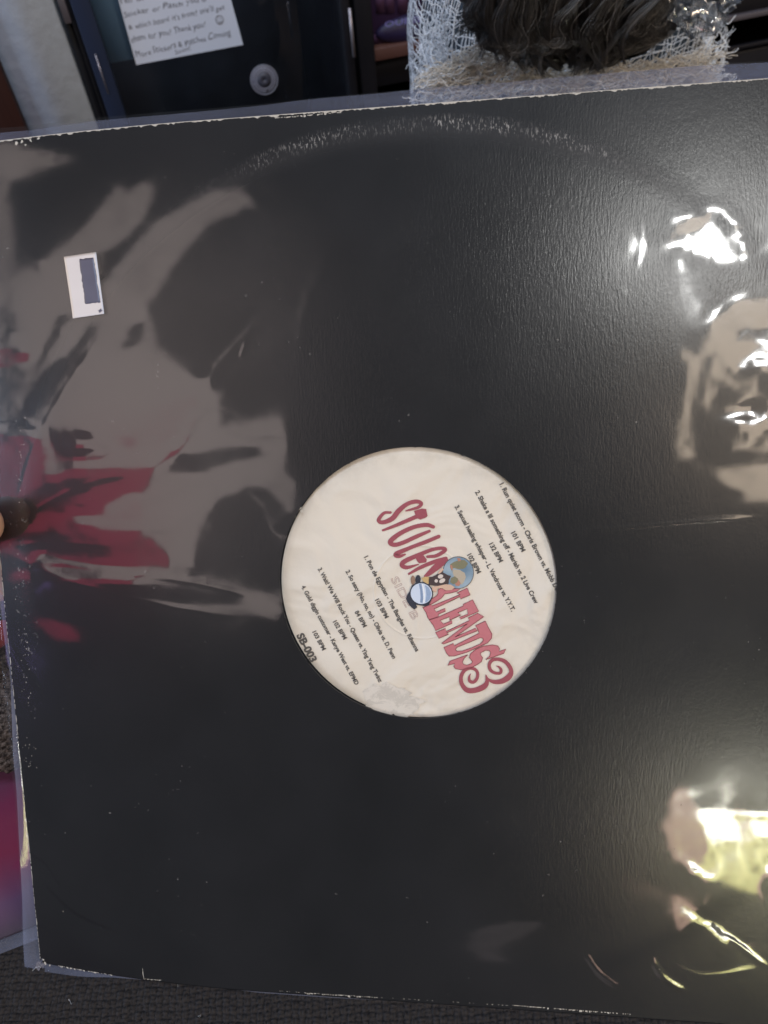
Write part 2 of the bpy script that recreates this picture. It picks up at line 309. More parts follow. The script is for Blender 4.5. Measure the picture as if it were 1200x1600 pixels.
# heights of the loose plastic's folds, sampled every 2 mm: running differences along both axes, in steps of 4 micrometres
FILM_DATA = [
[106,0,0,0,0,0,0,0,0,0,0,0,0,0,0,0,0,0,0,0,0,0,0,0,0,0,0,0,0,0,0,0,0,1,0,0,0,0,0,1,0,0,0,1,0,0,1,0,1,0,0,1,0,1,0,1,0,1,0,1,0,1,0,0,1,0,0,0,0,0,0,0,-1,0,-1,-1,-2,-1,-2,-2,-3,-2,-3,-3,-3,-4,-3,-3,-2,-3,-1,-1,-1,1,1,2,4,4,5,6,6,8,7,8,9,8,8,9,8,8,8,7,7,7,6,7,5,5,5,4,4,3,3,2,2,1,1,0,0,0,0,-1,-1,-1,0,-1,0,-1,1,0,1,1,2,2,2,2,3,2,3,2,2,3,1,2,1,1,1,0],
[0,0,0,0,1,0,-1,0,0,0,0,0,0,0,0,0,0,0,0,0,0,0,0,0,0,0,0,0,0,1,0,0,0,-1,0,0,1,0,0,-1,0,1,0,-1,1,0,-1,1,-1,0,1,-1,1,-1,1,-1,1,-1,1,-1,1,-1,0,1,-1,0,1,0,0,0,0,-1,1,-1,0,0,1,-1,0,0,1,-1,0,0,0,1,0,0,-1,1,-1,0,1,-1,1,0,-1,0,0,0,1,-1,1,0,-1,1,0,-1,0,0,0,1,0,0,0,-1,1,0,0,0,0,0,0,0,0,0,0,0,0,0,-1,0,1,0,-1,0,0,1,-1,0,0,0,0,0,0,1,-1,1,-1,1,0,-1,1,0,0,0,-1,0],
[0,1,0,0,-1,0,1,0,0,0,0,0,0,0,0,0,0,0,0,0,0,0,0,0,0,0,0,0,0,-1,0,0,0,1,0,0,-1,0,1,0,0,-1,1,0,-1,0,1,-1,1,0,-1,1,-1,1,-1,1,-1,1,-1,1,-1,1,0,-1,1,0,-1,0,0,0,0,1,-1,1,0,0,-1,1,0,0,0,0,0,0,0,0,-1,0,1,-1,0,0,0,0,0,0,0,0,1,0,-1,1,0,0,0,-1,1,0,0,0,0,0,0,0,0,0,0,0,0,0,0,0,0,0,0,0,0,0,0,0,0,0,-1,0,0,1,-1,0,0,0,0,1,-1,0,0,0,1,-1,1,-1,1,0,0,0,0,0,0,0],
[1,-1,0,1,0,0,0,0,0,0,0,0,0,0,0,0,0,0,0,0,0,0,0,0,0,0,0,0,0,0,0,0,0,-1,0,1,0,0,-1,0,1,0,-1,0,1,0,-1,1,-1,1,0,0,0,-1,1,-1,1,-1,1,-1,1,-1,1,0,-1,1,0,0,0,0,0,0,0,0,0,0,1,-1,0,0,0,0,0,0,0,-1,1,0,-1,0,0,0,-1,0,0,0,0,1,-1,0,1,0,0,0,1,0,0,0,1,0,0,-1,0,0,1,0,0,0,0,0,0,0,0,0,0,0,-1,1,-1,0,0,0,0,0,0,-1,0,0,0,0,0,-1,1,0,1,-1,0,1,0,0,0,0,0,0,0,0,1,0],
[1,0,0,-1,0,1,0,0,0,0,0,0,0,-1,0,0,0,0,0,0,0,0,0,0,0,0,0,0,1,0,0,0,0,0,0,-1,1,0,0,0,-1,1,0,0,-1,1,0,0,0,-1,1,-1,1,0,0,0,0,0,0,0,0,0,0,0,0,0,0,0,0,0,0,0,1,-1,0,0,0,1,0,0,-1,1,0,0,-1,1,-1,-1,0,0,-1,0,0,0,-1,0,1,-1,1,1,0,0,0,1,0,0,0,1,-1,0,0,1,0,0,0,0,0,0,0,0,0,0,0,0,0,0,0,-1,1,-1,0,0,-1,0,0,0,0,-1,0,1,-1,1,0,0,0,1,0,0,0,1,-1,1,0,0,0,0,0,0],
[0,1,0,0,0,0,0,0,0,0,0,0,-1,1,0,0,0,0,0,0,0,0,0,0,0,0,0,0,-1,1,0,0,0,0,0,0,-1,1,0,0,0,-1,1,0,0,0,0,-1,1,0,0,0,-1,1,-1,1,-1,1,-1,1,-1,1,-1,1,0,0,0,0,0,1,-1,0,0,1,0,0,0,-1,1,0,0,0,0,-1,1,-1,0,0,-1,-1,0,-1,0,0,0,0,0,1,0,0,1,0,1,0,0,1,0,-1,1,0,0,0,1,0,-1,1,-1,1,0,0,0,0,0,0,0,0,0,0,-1,0,0,-1,0,0,-1,-1,0,0,0,0,1,-1,0,1,0,0,0,0,1,0,1,0,0,0,1,0,-1,0],
[1,0,0,0,1,-1,0,0,0,0,0,0,1,0,0,0,0,-1,0,0,0,0,0,0,0,0,0,0,1,-1,0,0,0,0,0,0,0,0,0,0,0,0,0,0,0,0,0,0,0,0,-1,1,0,0,0,0,0,0,0,0,1,-1,1,-1,0,0,0,1,0,-1,1,0,0,-1,1,0,0,1,-1,0,1,-1,0,1,-1,0,-1,0,-1,0,-1,0,-1,-1,0,1,-1,1,0,1,0,1,0,1,0,0,1,1,-1,1,0,0,-1,0,1,0,1,-1,0,1,0,0,0,0,-1,0,0,0,0,0,-1,0,-1,-1,0,0,-1,0,0,-1,0,1,0,0,0,1,1,1,-1,1,0,0,1,0,0,0,0,0],
[2,-1,0,1,-1,0,0,0,0,0,0,0,0,0,0,0,0,1,0,0,0,0,0,0,0,0,0,0,-1,0,0,0,0,0,0,0,0,0,0,0,0,0,0,0,0,0,0,0,0,0,1,-1,0,0,0,0,0,0,1,-1,0,0,0,0,1,-1,1,-1,0,1,0,0,0,0,0,0,1,-1,1,0,0,0,0,0,0,-1,0,-1,0,-1,-1,-1,-1,1,-1,0,1,0,1,0,1,1,1,-1,1,1,-1,0,1,0,0,0,1,0,0,-1,0,1,0,0,0,0,0,0,1,-1,0,0,-1,-1,0,-1,1,-1,-1,-1,0,0,-1,1,0,0,0,1,0,0,1,0,1,0,1,0,0,1,-1,1,0,0],
[1,1,0,-1,0,0,0,0,0,0,0,0,0,0,0,0,0,0,0,0,0,0,0,0,0,0,0,0,0,0,0,0,0,0,1,0,0,-1,0,0,0,1,-1,0,1,-1,0,1,-1,0,0,0,1,-1,1,-1,1,-1,0,0,0,1,-1,1,-1,1,-1,1,0,0,0,0,0,1,0,0,-1,2,-1,1,0,0,0,0,-1,1,-1,0,-2,-1,0,-2,0,-2,1,0,0,1,1,1,1,0,0,2,0,-1,1,0,0,0,1,0,-1,1,0,0,1,0,0,0,0,0,0,0,0,0,0,-1,0,0,-1,0,-2,0,-1,0,-1,-1,0,-1,1,0,1,0,1,1,0,1,0,1,0,1,0,0,1,-1,1,0],
[2,-1,1,0,0,0,0,0,0,0,0,0,0,0,0,0,0,0,0,0,0,0,0,0,0,0,0,0,0,0,0,0,0,0,-1,0,0,0,1,0,0,-1,0,1,-1,0,0,0,0,1,-1,0,0,0,0,1,-1,1,-1,1,-1,0,1,-1,1,0,0,0,0,0,0,0,1,0,0,0,1,-1,1,0,0,1,0,-1,1,-1,1,-2,0,-1,-2,-1,-1,0,-1,0,2,0,2,1,0,1,0,0,0,1,0,0,0,0,0,0,1,-1,0,1,0,0,0,0,1,0,0,0,0,0,-1,0,0,-1,-1,-1,0,-2,0,-1,-1,0,-1,0,0,0,1,1,1,0,1,0,2,0,1,0,1,0,0,1,-1,0],
[2,0,-1,1,0,0,0,0,0,0,0,0,0,0,0,0,0,0,0,0,0,-1,0,0,0,0,0,0,0,0,0,0,0,1,0,0,0,0,-1,0,0,1,0,-1,0,1,0,-1,1,-1,1,0,-1,1,-1,0,1,-1,1,-1,1,0,-1,1,0,0,0,0,0,0,1,0,-1,1,0,1,0,0,0,0,1,0,0,1,0,0,0,0,0,-2,-1,-2,-1,0,0,0,0,2,0,1,1,0,0,0,0,0,0,1,0,0,-1,1,-1,1,0,0,0,0,1,0,0,1,0,0,-1,1,0,-1,-1,-1,0,-1,-1,0,-2,-1,-1,-1,0,0,0,1,0,1,1,1,0,2,0,1,0,1,0,0,1,0,1,0],
[2,0,0,0,0,0,0,0,0,0,0,0,0,0,0,0,0,0,0,0,-1,1,0,0,0,0,0,0,0,0,0,0,0,-1,0,1,0,0,0,0,0,-1,1,0,0,-1,1,0,-1,1,-1,1,0,0,0,0,-1,1,0,0,0,0,0,0,0,0,0,0,1,0,-1,1,0,0,0,1,0,1,0,1,-1,1,1,0,1,0,0,0,0,0,-2,0,-1,-1,1,-1,1,0,1,0,0,-1,1,-1,0,0,0,0,0,0,1,-1,1,-1,1,0,0,0,0,1,0,0,1,0,0,-1,0,0,-1,0,-1,-1,-1,-2,-1,-2,-1,-1,0,-1,1,1,1,0,2,1,2,0,1,0,1,1,0,1,0,0,0,0],
[2,0,1,-1,0,0,0,0,0,0,0,0,0,0,0,0,0,0,0,0,1,0,0,0,-1,0,0,0,0,0,0,0,0,0,0,-1,1,0,0,0,0,0,-1,1,0,0,-1,1,0,0,0,-1,1,-1,1,-1,1,0,-1,1,0,0,0,0,0,0,1,0,-1,0,1,0,1,0,0,0,0,0,1,0,2,0,0,1,1,1,0,2,0,1,1,0,1,1,-1,1,-1,-1,-3,-2,-1,0,-2,1,0,0,0,-1,0,0,-1,1,0,0,0,0,0,1,0,0,1,0,0,1,0,0,-1,-1,0,-1,-1,-1,-1,-1,-1,-2,-2,-2,-1,1,0,1,2,2,0,2,0,1,1,2,0,0,1,1,0,0,0,0],
[2,1,-1,0,1,0,0,0,0,0,0,0,0,0,0,-1,0,0,0,0,0,0,0,0,1,0,0,0,0,0,0,0,0,0,0,0,-1,0,0,0,0,0,0,0,0,0,0,0,0,-1,1,0,0,0,0,0,0,0,0,0,0,0,1,-1,0,0,0,0,1,0,0,0,0,0,1,0,1,1,0,1,0,0,2,1,0,2,1,1,1,2,2,3,2,1,0,0,-3,-4,-3,-2,-3,-1,0,-1,-1,0,0,0,0,0,0,-1,0,0,0,0,0,0,1,1,0,1,0,1,0,0,0,-1,-1,-1,-1,0,-1,-2,-2,-3,-2,-2,0,0,1,1,2,1,2,1,2,1,1,0,1,1,1,-1,1,1,0,0],
[3,-1,1,0,-1,0,0,1,0,0,-1,0,0,0,0,1,0,0,0,0,0,0,0,-1,0,0,0,0,0,0,0,0,0,0,0,0,0,0,0,0,0,1,0,-1,0,0,1,-1,0,1,-1,0,0,0,0,1,-1,0,1,-1,0,0,0,1,0,0,0,0,0,0,0,1,0,0,0,1,0,0,1,0,1,2,0,1,2,1,2,1,3,1,3,3,2,0,0,-3,-2,-3,-3,-3,-1,-2,-1,-1,0,0,-1,0,0,-1,0,0,-1,1,-1,1,0,0,1,0,0,1,2,-1,1,0,0,-1,-1,-2,-1,0,-1,0,-3,-3,-4,-2,-1,1,1,3,1,2,1,2,1,2,0,1,2,0,0,1,0,0,1,0],
[3,0,0,0,0,0,0,-1,0,0,1,0,0,0,0,0,0,0,0,0,0,-1,0,1,0,0,0,0,0,0,0,0,0,0,0,0,0,0,0,0,0,-1,0,0,0,1,-1,0,1,-1,0,1,-1,1,-1,0,0,0,0,1,-1,0,0,0,0,0,1,0,0,0,1,-1,1,0,1,-1,1,1,1,0,1,0,2,1,1,2,2,3,2,4,2,1,1,0,-1,-2,-3,-3,-2,-2,-2,-1,-1,-1,0,-1,-1,0,-1,0,-1,0,0,-1,1,-1,1,0,0,1,1,1,0,2,1,0,-1,0,-3,-1,-1,-1,2,-1,-3,-5,-5,-3,0,1,3,2,2,2,2,1,2,0,2,1,0,1,1,1,0,0,0,0],
[3,0,0,0,0,1,0,0,0,0,0,0,-1,0,0,0,0,0,0,0,0,0,0,0,0,0,0,0,0,0,0,-1,0,0,0,0,0,0,0,0,0,1,0,0,0,-1,0,1,-1,0,1,-1,1,-1,1,-1,1,-1,0,0,1,0,0,0,0,0,-1,1,0,1,-1,1,0,0,0,1,1,0,0,1,1,1,1,2,1,2,2,3,3,3,3,2,0,0,-1,-1,-3,-2,-3,-3,-2,-1,-1,-1,-1,-1,0,-1,-1,-1,0,-1,0,0,-1,0,0,1,0,1,1,1,2,1,1,1,0,-2,-2,-3,-1,0,1,3,-4,-8,-7,-1,0,3,2,2,3,2,2,1,1,1,1,1,1,1,0,1,0,1,0,0],
[3,1,-1,1,0,-1,0,0,0,0,0,0,1,0,0,0,-1,0,0,0,0,1,0,-1,0,0,0,0,0,0,0,1,-1,0,0,0,0,0,0,0,0,-1,0,1,0,0,0,-1,1,0,-1,1,-1,1,-1,1,-1,1,0,0,-1,0,0,1,0,0,0,0,0,0,1,0,0,1,0,0,0,1,1,1,0,1,1,1,2,2,3,2,3,3,4,1,1,0,0,0,-1,-3,-2,-3,-2,-3,-2,-1,-1,0,-1,-2,-1,0,-1,-1,-1,-1,0,0,0,0,1,0,1,2,1,2,2,1,1,-2,-3,-3,-3,-1,4,6,-1,-14,-9,0,4,1,3,3,2,2,1,1,1,1,1,0,1,0,2,0,1,0,0,1],
[4,-1,1,-1,0,1,0,0,0,0,0,-1,0,0,0,0,1,0,0,0,-1,0,0,1,0,0,-1,0,0,0,0,0,1,0,0,-1,0,0,0,0,0,0,0,0,0,0,0,0,-1,1,0,-1,1,-1,1,-1,1,0,-1,0,1,0,0,-1,1,0,0,0,1,-1,0,0,1,0,1,0,0,0,1,1,1,1,1,1,2,2,2,2,4,4,3,3,0,0,0,0,0,0,-2,-2,-4,-3,-2,-2,-1,-2,-2,-1,-1,-2,-1,-1,0,0,-1,0,0,0,0,0,2,0,2,2,3,3,0,-1,-3,-5,-4,1,7,7,-7,-18,-12,2,8,6,3,3,1,2,1,1,1,1,0,1,1,1,0,1,1,1,0,0],
[4,0,0,0,0,-1,1,0,0,-1,0,1,0,0,0,0,0,0,-1,0,1,0,0,0,-1,0,1,0,0,0,-1,0,0,0,0,1,0,0,0,0,0,0,0,-1,0,0,0,0,0,0,0,0,0,0,0,0,0,0,0,0,0,0,0,0,0,0,1,-1,0,1,0,0,0,0,0,1,1,0,0,1,0,2,1,1,1,1,2,3,3,2,4,4,4,1,0,-1,-1,0,1,-1,-3,-4,-3,-2,-2,-3,-2,-2,-1,-2,-1,-1,-1,-1,0,-1,-1,1,0,1,0,1,2,2,3,4,4,0,-6,-8,1,9,3,-18,-24,-7,7,10,7,7,4,2,2,0,1,1,-1,1,0,1,1,1,1,1,1,0,1,0],
[4,0,0,0,0,1,-1,0,0,1,0,-1,0,0,0,0,0,0,0,0,0,0,0,0,0,0,0,0,0,-1,1,0,0,0,0,-1,0,0,0,0,0,0,0,0,0,0,0,0,1,-1,0,0,0,0,0,0,0,0,0,0,0,0,0,0,0,0,0,0,0,0,1,0,0,0,1,0,0,1,0,0,1,1,0,2,1,2,1,2,1,3,2,3,4,4,2,0,2,0,0,0,-1,-2,-3,-4,-5,-3,-3,-2,-3,-1,-2,-1,-1,-1,-1,0,0,-1,0,0,1,1,1,2,3,4,5,0,-6,-4,6,7,-19,-39,-19,21,32,14,0,0,2,0,0,0,0,0,0,-1,1,1,0,1,2,1,1,1,0,0],
[4,1,-1,1,0,-1,0,0,0,0,0,1,0,0,-1,0,0,0,1,0,-1,0,0,0,1,-1,0,0,0,0,0,0,0,0,-1,1,0,0,0,0,0,0,0,0,0,0,0,0,-1,0,0,1,-1,0,0,0,0,0,0,0,0,0,0,1,-1,0,0,1,0,0,-1,1,-1,2,-1,0,0,1,1,0,1,0,1,0,2,0,1,1,1,1,1,1,3,3,4,4,2,3,0,0,1,1,-3,-6,-5,-4,-3,-3,-2,-2,-1,-1,-1,-1,0,-1,-1,-1,0,0,-1,1,0,0,1,3,1,3,6,7,2,-20,-40,-21,24,35,21,4,-2,-3,-2,-1,0,-1,-1,-1,-1,0,0,1,1,1,1,2,2,1,1,0],
[5,-1,1,-1,0,1,0,0,0,0,0,-1,0,0,1,0,0,0,-1,0,1,0,-1,0,0,1,0,-1,0,1,0,-1,0,0,1,-1,0,0,0,0,0,-1,0,0,0,0,0,0,0,1,0,-1,0,1,-1,1,-1,0,1,-1,0,0,0,0,0,1,-1,0,0,0,1,-1,1,0,0,1,0,0,0,1,0,0,1,1,-1,1,1,0,0,0,0,1,0,2,2,3,4,2,2,1,1,-1,-1,-3,-3,-3,-3,-1,-2,-1,-1,-1,-2,0,-2,-1,-1,0,-1,0,0,0,-1,-2,0,-1,-2,9,18,2,-20,-34,-21,20,41,22,0,-4,0,-1,-2,0,-2,0,-2,-1,-1,-1,0,0,1,3,2,2,1,2,1,0],
[5,0,0,0,0,0,0,0,0,0,-1,1,0,0,0,0,0,-1,1,0,0,-1,1,0,0,-1,0,1,0,-1,0,1,-1,0,0,1,-1,0,0,0,0,0,0,0,0,0,0,0,0,-1,0,1,0,-1,1,-1,1,-1,0,1,0,0,0,-1,0,0,1,0,0,0,-1,1,0,-1,1,0,0,0,1,0,0,1,0,0,1,-1,0,0,0,0,-1,-1,0,1,1,2,1,2,1,2,0,0,-1,1,-1,-1,-1,-2,0,-1,-2,-1,0,-2,-1,0,-1,-2,0,-2,0,0,2,1,-3,-5,-3,3,4,-10,-19,-4,19,30,17,3,-4,-1,0,0,0,-1,0,-2,-1,-3,-1,-1,-1,1,2,2,2,3,3,2,1,1],
[5,1,-1,0,1,-1,0,0,0,0,1,0,-1,0,0,0,0,0,0,0,0,0,0,0,0,0,0,0,-1,1,0,-1,1,0,0,-1,1,0,-1,0,0,1,0,-1,0,0,0,0,0,0,0,-1,1,0,-1,1,-1,1,-1,0,0,0,0,0,1,-1,0,0,0,0,1,0,0,0,0,0,0,0,0,0,1,-1,0,0,0,1,0,-1,0,-2,0,-1,0,0,0,1,1,0,1,1,1,0,1,1,1,0,0,-1,-1,-1,0,-1,-1,-1,-1,-2,-1,0,-3,0,-1,-1,1,3,-4,-5,-4,-10,-8,10,19,18,21,8,-6,-5,-1,-2,-1,-1,0,1,1,-1,-3,-3,-4,-1,0,1,2,3,4,3,3,3,3,1],
[5,0,0,1,-1,0,0,0,0,0,0,0,1,0,-1,0,0,1,0,-1,0,1,-1,0,0,1,-1,0,1,-1,0,0,0,0,-1,1,0,-1,1,0,0,-1,0,1,0,-1,0,0,0,0,0,0,0,0,0,-1,1,-1,1,0,0,0,0,0,-1,1,-1,0,0,1,-1,0,0,1,-1,1,0,0,0,0,0,0,0,0,0,-1,0,0,-2,0,-2,0,-1,-1,1,-1,1,1,1,0,1,1,1,1,1,0,1,0,0,-1,0,-1,-1,0,-1,-1,-2,-2,-1,-3,-2,-2,-3,-3,-2,-3,-2,-3,6,29,31,15,3,-3,-10,-7,-4,-3,-3,-1,2,2,1,-1,-3,-5,-3,-3,0,1,3,4,4,5,5,3,3,2],
[6,0,0,0,0,0,0,0,0,0,0,0,0,-1,1,0,0,0,-1,1,0,-1,1,0,-1,0,1,-1,0,1,-1,1,-1,0,1,-1,0,0,0,0,-1,1,0,-1,0,1,0,0,0,-1,0,1,-1,0,0,0,0,0,0,0,-1,0,0,0,1,-1,1,0,0,-1,1,-1,1,-1,1,-1,1,0,-1,0,0,0,0,0,-1,0,-1,-1,0,-2,0,-1,-1,0,-1,0,0,1,0,1,1,1,1,1,1,2,0,0,0,0,-1,0,0,-1,-1,-1,0,-3,-2,-2,-3,-4,-5,-6,0,1,1,9,13,13,16,13,8,-1,-5,-6,-4,-4,-6,-1,4,5,3,-1,-5,-6,-6,-3,0,3,4,5,6,6,5,5,4,4],
[6,0,0,0,0,0,0,0,0,0,0,0,0,0,0,0,0,-1,1,0,0,0,0,0,0,0,-1,1,0,-1,1,-1,1,-1,0,0,0,1,-1,0,0,0,0,0,0,0,-1,0,0,1,0,-1,0,0,0,0,0,0,0,-1,1,0,0,0,-1,1,-1,0,0,1,-1,1,-1,0,0,0,0,0,0,0,0,0,-1,0,0,-1,-1,0,-2,0,-2,0,-1,-1,0,0,0,0,1,1,0,1,1,2,1,0,1,1,0,0,1,-1,0,-1,0,-1,-2,0,-2,-3,-3,-2,-4,-1,1,2,6,8,4,1,5,12,11,4,-2,-4,-5,-4,-5,-1,6,10,3,0,-5,-10,-8,-2,1,3,6,6,7,6,7,6,7,4],
[6,0,1,-1,0,0,0,0,0,0,0,0,0,1,-1,0,0,1,-1,0,0,0,0,0,0,0,0,0,-1,1,0,0,0,0,0,0,0,-1,1,-1,1,-1,0,0,0,0,0,0,0,0,-1,0,0,0,1,0,-1,0,0,0,0,0,0,0,0,-1,1,0,0,-1,0,0,0,0,0,0,-1,0,1,-1,0,0,0,-1,-1,0,0,-2,0,-1,-1,-1,-1,0,-1,0,0,0,1,0,1,1,1,1,1,1,1,1,0,1,-1,1,-1,1,-1,0,0,-2,-1,-1,-1,-2,0,0,3,7,5,2,1,0,-1,4,7,4,-1,-4,-5,-6,-1,3,9,8,8,2,-9,-15,-9,-1,3,5,6,8,8,7,8,8,8,8],
[7,0,-1,1,0,0,0,0,0,0,0,0,0,-1,1,0,0,-1,1,0,-1,1,0,-1,1,-1,1,-1,1,-1,0,0,0,0,-1,1,-1,1,-1,1,-1,1,-1,1,-1,0,0,0,0,0,0,0,0,0,-1,0,0,1,-1,0,0,0,0,0,0,0,-1,0,0,0,1,-1,0,0,0,0,0,0,-1,0,-1,0,0,-1,0,0,-2,0,-1,-1,0,-2,0,-1,0,0,-1,1,0,1,1,0,2,0,2,1,0,1,1,0,1,0,0,0,0,0,0,0,0,1,0,1,1,2,2,5,3,-2,0,3,0,-2,-1,-1,-3,-3,-3,-4,1,6,7,7,9,6,-8,-16,-8,3,4,4,6,8,7,8,8,9,12,11],
[7,0,0,-1,1,0,0,0,0,0,0,0,-1,1,0,0,0,0,0,0,0,0,-1,1,-1,1,-1,1,-1,1,-1,1,-1,0,1,-1,0,0,0,0,0,-1,1,-1,1,-1,1,-1,0,0,0,0,0,0,0,0,0,-1,0,1,-1,0,0,-1,0,1,0,0,-1,1,-1,0,0,0,0,-1,0,0,0,0,0,-1,0,0,-1,-1,0,-1,-1,-1,-1,0,-1,-1,0,-1,1,0,0,0,1,2,0,1,1,1,1,0,1,1,0,1,0,0,2,0,0,2,0,2,2,2,3,2,1,0,3,4,3,3,-3,-8,-9,-6,-3,-3,-2,0,0,1,1,3,4,5,1,-1,4,5,2,3,3,4,7,7,7,10,14,15],
[7,0,0,1,-1,0,0,0,0,0,0,0,1,-1,0,0,0,0,0,0,0,0,0,0,0,0,0,0,0,-1,1,-1,1,0,-1,0,1,-1,0,0,0,0,0,0,-1,1,-1,1,-1,0,1,-1,0,0,0,-1,0,1,0,-1,0,0,0,0,0,-1,1,-1,1,-1,0,0,0,0,-1,1,0,-1,0,0,-1,0,-1,0,-1,0,-1,-1,0,-1,0,-1,-1,0,-1,1,-1,0,0,1,0,1,1,1,0,1,1,1,1,0,1,0,2,1,-1,1,2,1,3,1,2,3,2,3,1,0,8,13,2,-19,-19,-5,1,-3,-3,-2,0,3,-1,-6,-7,-8,-10,-3,14,19,12,1,2,9,8,5,5,4,6,8,14,18],
[8,-1,1,-1,1,0,0,0,0,0,0,-1,0,1,0,0,-1,1,0,-1,1,-1,1,-1,1,-1,1,-1,0,1,-1,0,-1,1,0,0,-1,1,0,-1,0,1,-1,0,0,0,0,0,0,-1,0,1,-1,0,0,0,0,-1,0,1,0,-1,0,0,0,0,-1,1,-1,0,0,0,0,0,0,-1,0,0,-1,0,0,-1,0,-1,1,-2,0,0,-1,-1,-1,-1,0,0,0,-1,0,0,1,0,1,0,0,2,1,1,0,1,0,2,0,1,1,0,2,1,1,1,2,2,2,2,2,2,1,1,5,2,-13,-21,-15,4,11,3,-1,-1,1,2,0,-4,-11,-18,-21,-6,12,18,6,-2,10,19,14,6,3,4,3,6,12,12],
[8,0,0,0,-1,1,0,0,0,0,-1,1,0,0,0,-1,1,0,-1,1,0,0,0,0,-1,1,-1,0,1,-1,0,0,1,-1,0,0,0,0,0,0,0,-1,0,1,0,-1,0,0,0,0,0,-1,1,-1,0,1,-1,0,0,-1,0,1,-1,1,-1,0,0,-1,1,0,-1,0,0,-1,0,0,0,0,0,-1,0,0,-1,0,-1,0,-1,-1,-1,1,-1,0,-1,-1,0,0,0,0,0,1,0,0,1,0,1,1,1,1,1,0,2,0,0,2,0,2,1,2,1,2,2,2,2,1,0,-3,-8,-17,-15,7,9,-1,1,3,0,1,1,3,5,-3,-16,-19,-9,-5,2,7,1,5,13,12,8,4,1,-1,3,1,0,2],
[8,0,0,0,1,-1,0,0,0,0,1,0,-1,0,0,1,-1,0,1,-1,0,0,0,0,0,0,0,0,0,0,0,0,-1,0,0,1,0,-1,0,0,0,0,0,-1,0,0,1,-1,0,0,0,0,-1,1,-1,0,0,0,0,0,0,-1,1,-1,1,-1,0,0,-1,0,1,-1,0,0,0,-1,0,-1,0,0,-1,0,0,-1,-1,0,0,-1,0,-1,0,-1,0,0,-1,0,0,0,1,-1,1,1,1,0,1,0,1,1,0,1,0,2,1,0,2,1,1,1,2,1,2,0,0,1,-1,-6,-14,-11,2,11,8,-6,-5,1,2,1,2,3,7,-5,-19,-5,4,-9,-11,2,9,11,9,0,-2,-1,-2,-1,-4,-4,-10,-12],
[8,1,-1,1,-1,0,0,0,0,0,0,0,1,0,0,-1,1,0,-1,1,-1,1,-1,0,1,-1,0,1,-1,0,0,0,0,0,0,-1,0,0,0,0,0,0,0,0,0,0,-1,0,0,0,0,0,0,-1,1,-1,1,0,-1,0,0,0,-1,0,0,0,0,0,0,-1,0,0,-1,1,-1,1,-1,0,-1,0,0,-1,0,-1,0,-1,0,0,-1,-1,0,0,-1,0,0,0,0,0,-1,2,-1,1,0,1,0,1,1,0,2,0,1,1,0,2,0,1,1,2,0,1,0,1,-1,-5,-3,-6,-8,1,12,3,-1,0,-6,-2,0,2,3,4,1,-3,-5,1,3,-12,-17,-6,7,11,6,1,-1,-2,-4,-5,-7,-10,-13,-17],
[9,0,0,0,0,0,0,0,0,0,0,0,0,0,-1,1,0,-1,1,0,0,-1,1,0,0,0,0,-1,0,0,0,0,0,0,0,0,0,0,0,0,0,-1,0,0,0,0,0,0,0,0,-1,0,0,0,0,0,-1,0,1,-1,0,0,0,0,-1,1,-1,0,0,0,-1,1,-1,-1,0,0,-1,0,0,0,-1,0,-1,1,-1,0,-1,0,-1,0,-1,0,0,-1,0,0,0,0,1,-1,1,0,1,0,1,0,1,1,0,1,1,0,2,0,1,1,1,0,2,0,-1,-1,-2,-2,-6,-1,-1,1,1,1,7,4,-8,-4,-1,0,6,2,-2,1,6,-1,-7,-5,-8,-10,-1,8,6,0,-1,-4,-6,-8,-9,-10,-14,-13],
[9,0,0,0,0,0,0,1,0,0,-1,0,0,0,1,-1,0,1,-1,0,0,1,-1,0,0,0,0,0,0,0,0,0,0,0,0,-1,0,0,0,0,-1,1,0,0,-1,0,0,0,0,0,0,0,0,0,-1,0,0,0,-1,1,-1,0,0,0,0,-1,0,0,-1,0,0,0,0,0,0,-1,0,0,0,-1,0,0,-1,-1,0,0,-1,-1,1,-1,0,-1,0,0,0,-1,1,0,-1,1,0,1,0,1,0,1,0,0,1,1,0,1,0,1,2,0,1,1,0,0,0,-2,0,0,-1,-2,3,1,-2,-2,2,-1,-3,1,-1,-2,5,4,-1,0,0,-2,-6,0,3,-1,2,5,0,-7,-8,-8,-9,-8,-8,-9,-11,-11],
[10,-1,1,-1,1,0,0,-1,0,0,1,0,0,0,-1,1,0,-1,1,-1,1,-1,1,0,-1,0,0,0,0,0,0,0,0,-1,0,1,0,-1,0,0,0,0,0,-1,1,0,-1,0,0,0,-1,0,0,0,0,0,0,-1,1,-1,1,-1,0,-1,0,0,1,-1,0,0,0,-1,0,-1,0,0,0,-1,0,0,0,-1,0,0,-1,-1,0,0,-1,0,-1,0,0,0,0,0,-1,0,1,0,1,-1,1,0,1,0,1,1,0,1,0,1,1,0,1,1,0,1,0,1,-1,0,1,1,-1,-2,1,2,0,0,-5,-6,1,4,-1,-1,4,5,3,-2,-5,-2,-3,-2,7,6,4,2,-5,-11,-12,-10,-7,-7,-7,-8,-8,-8],
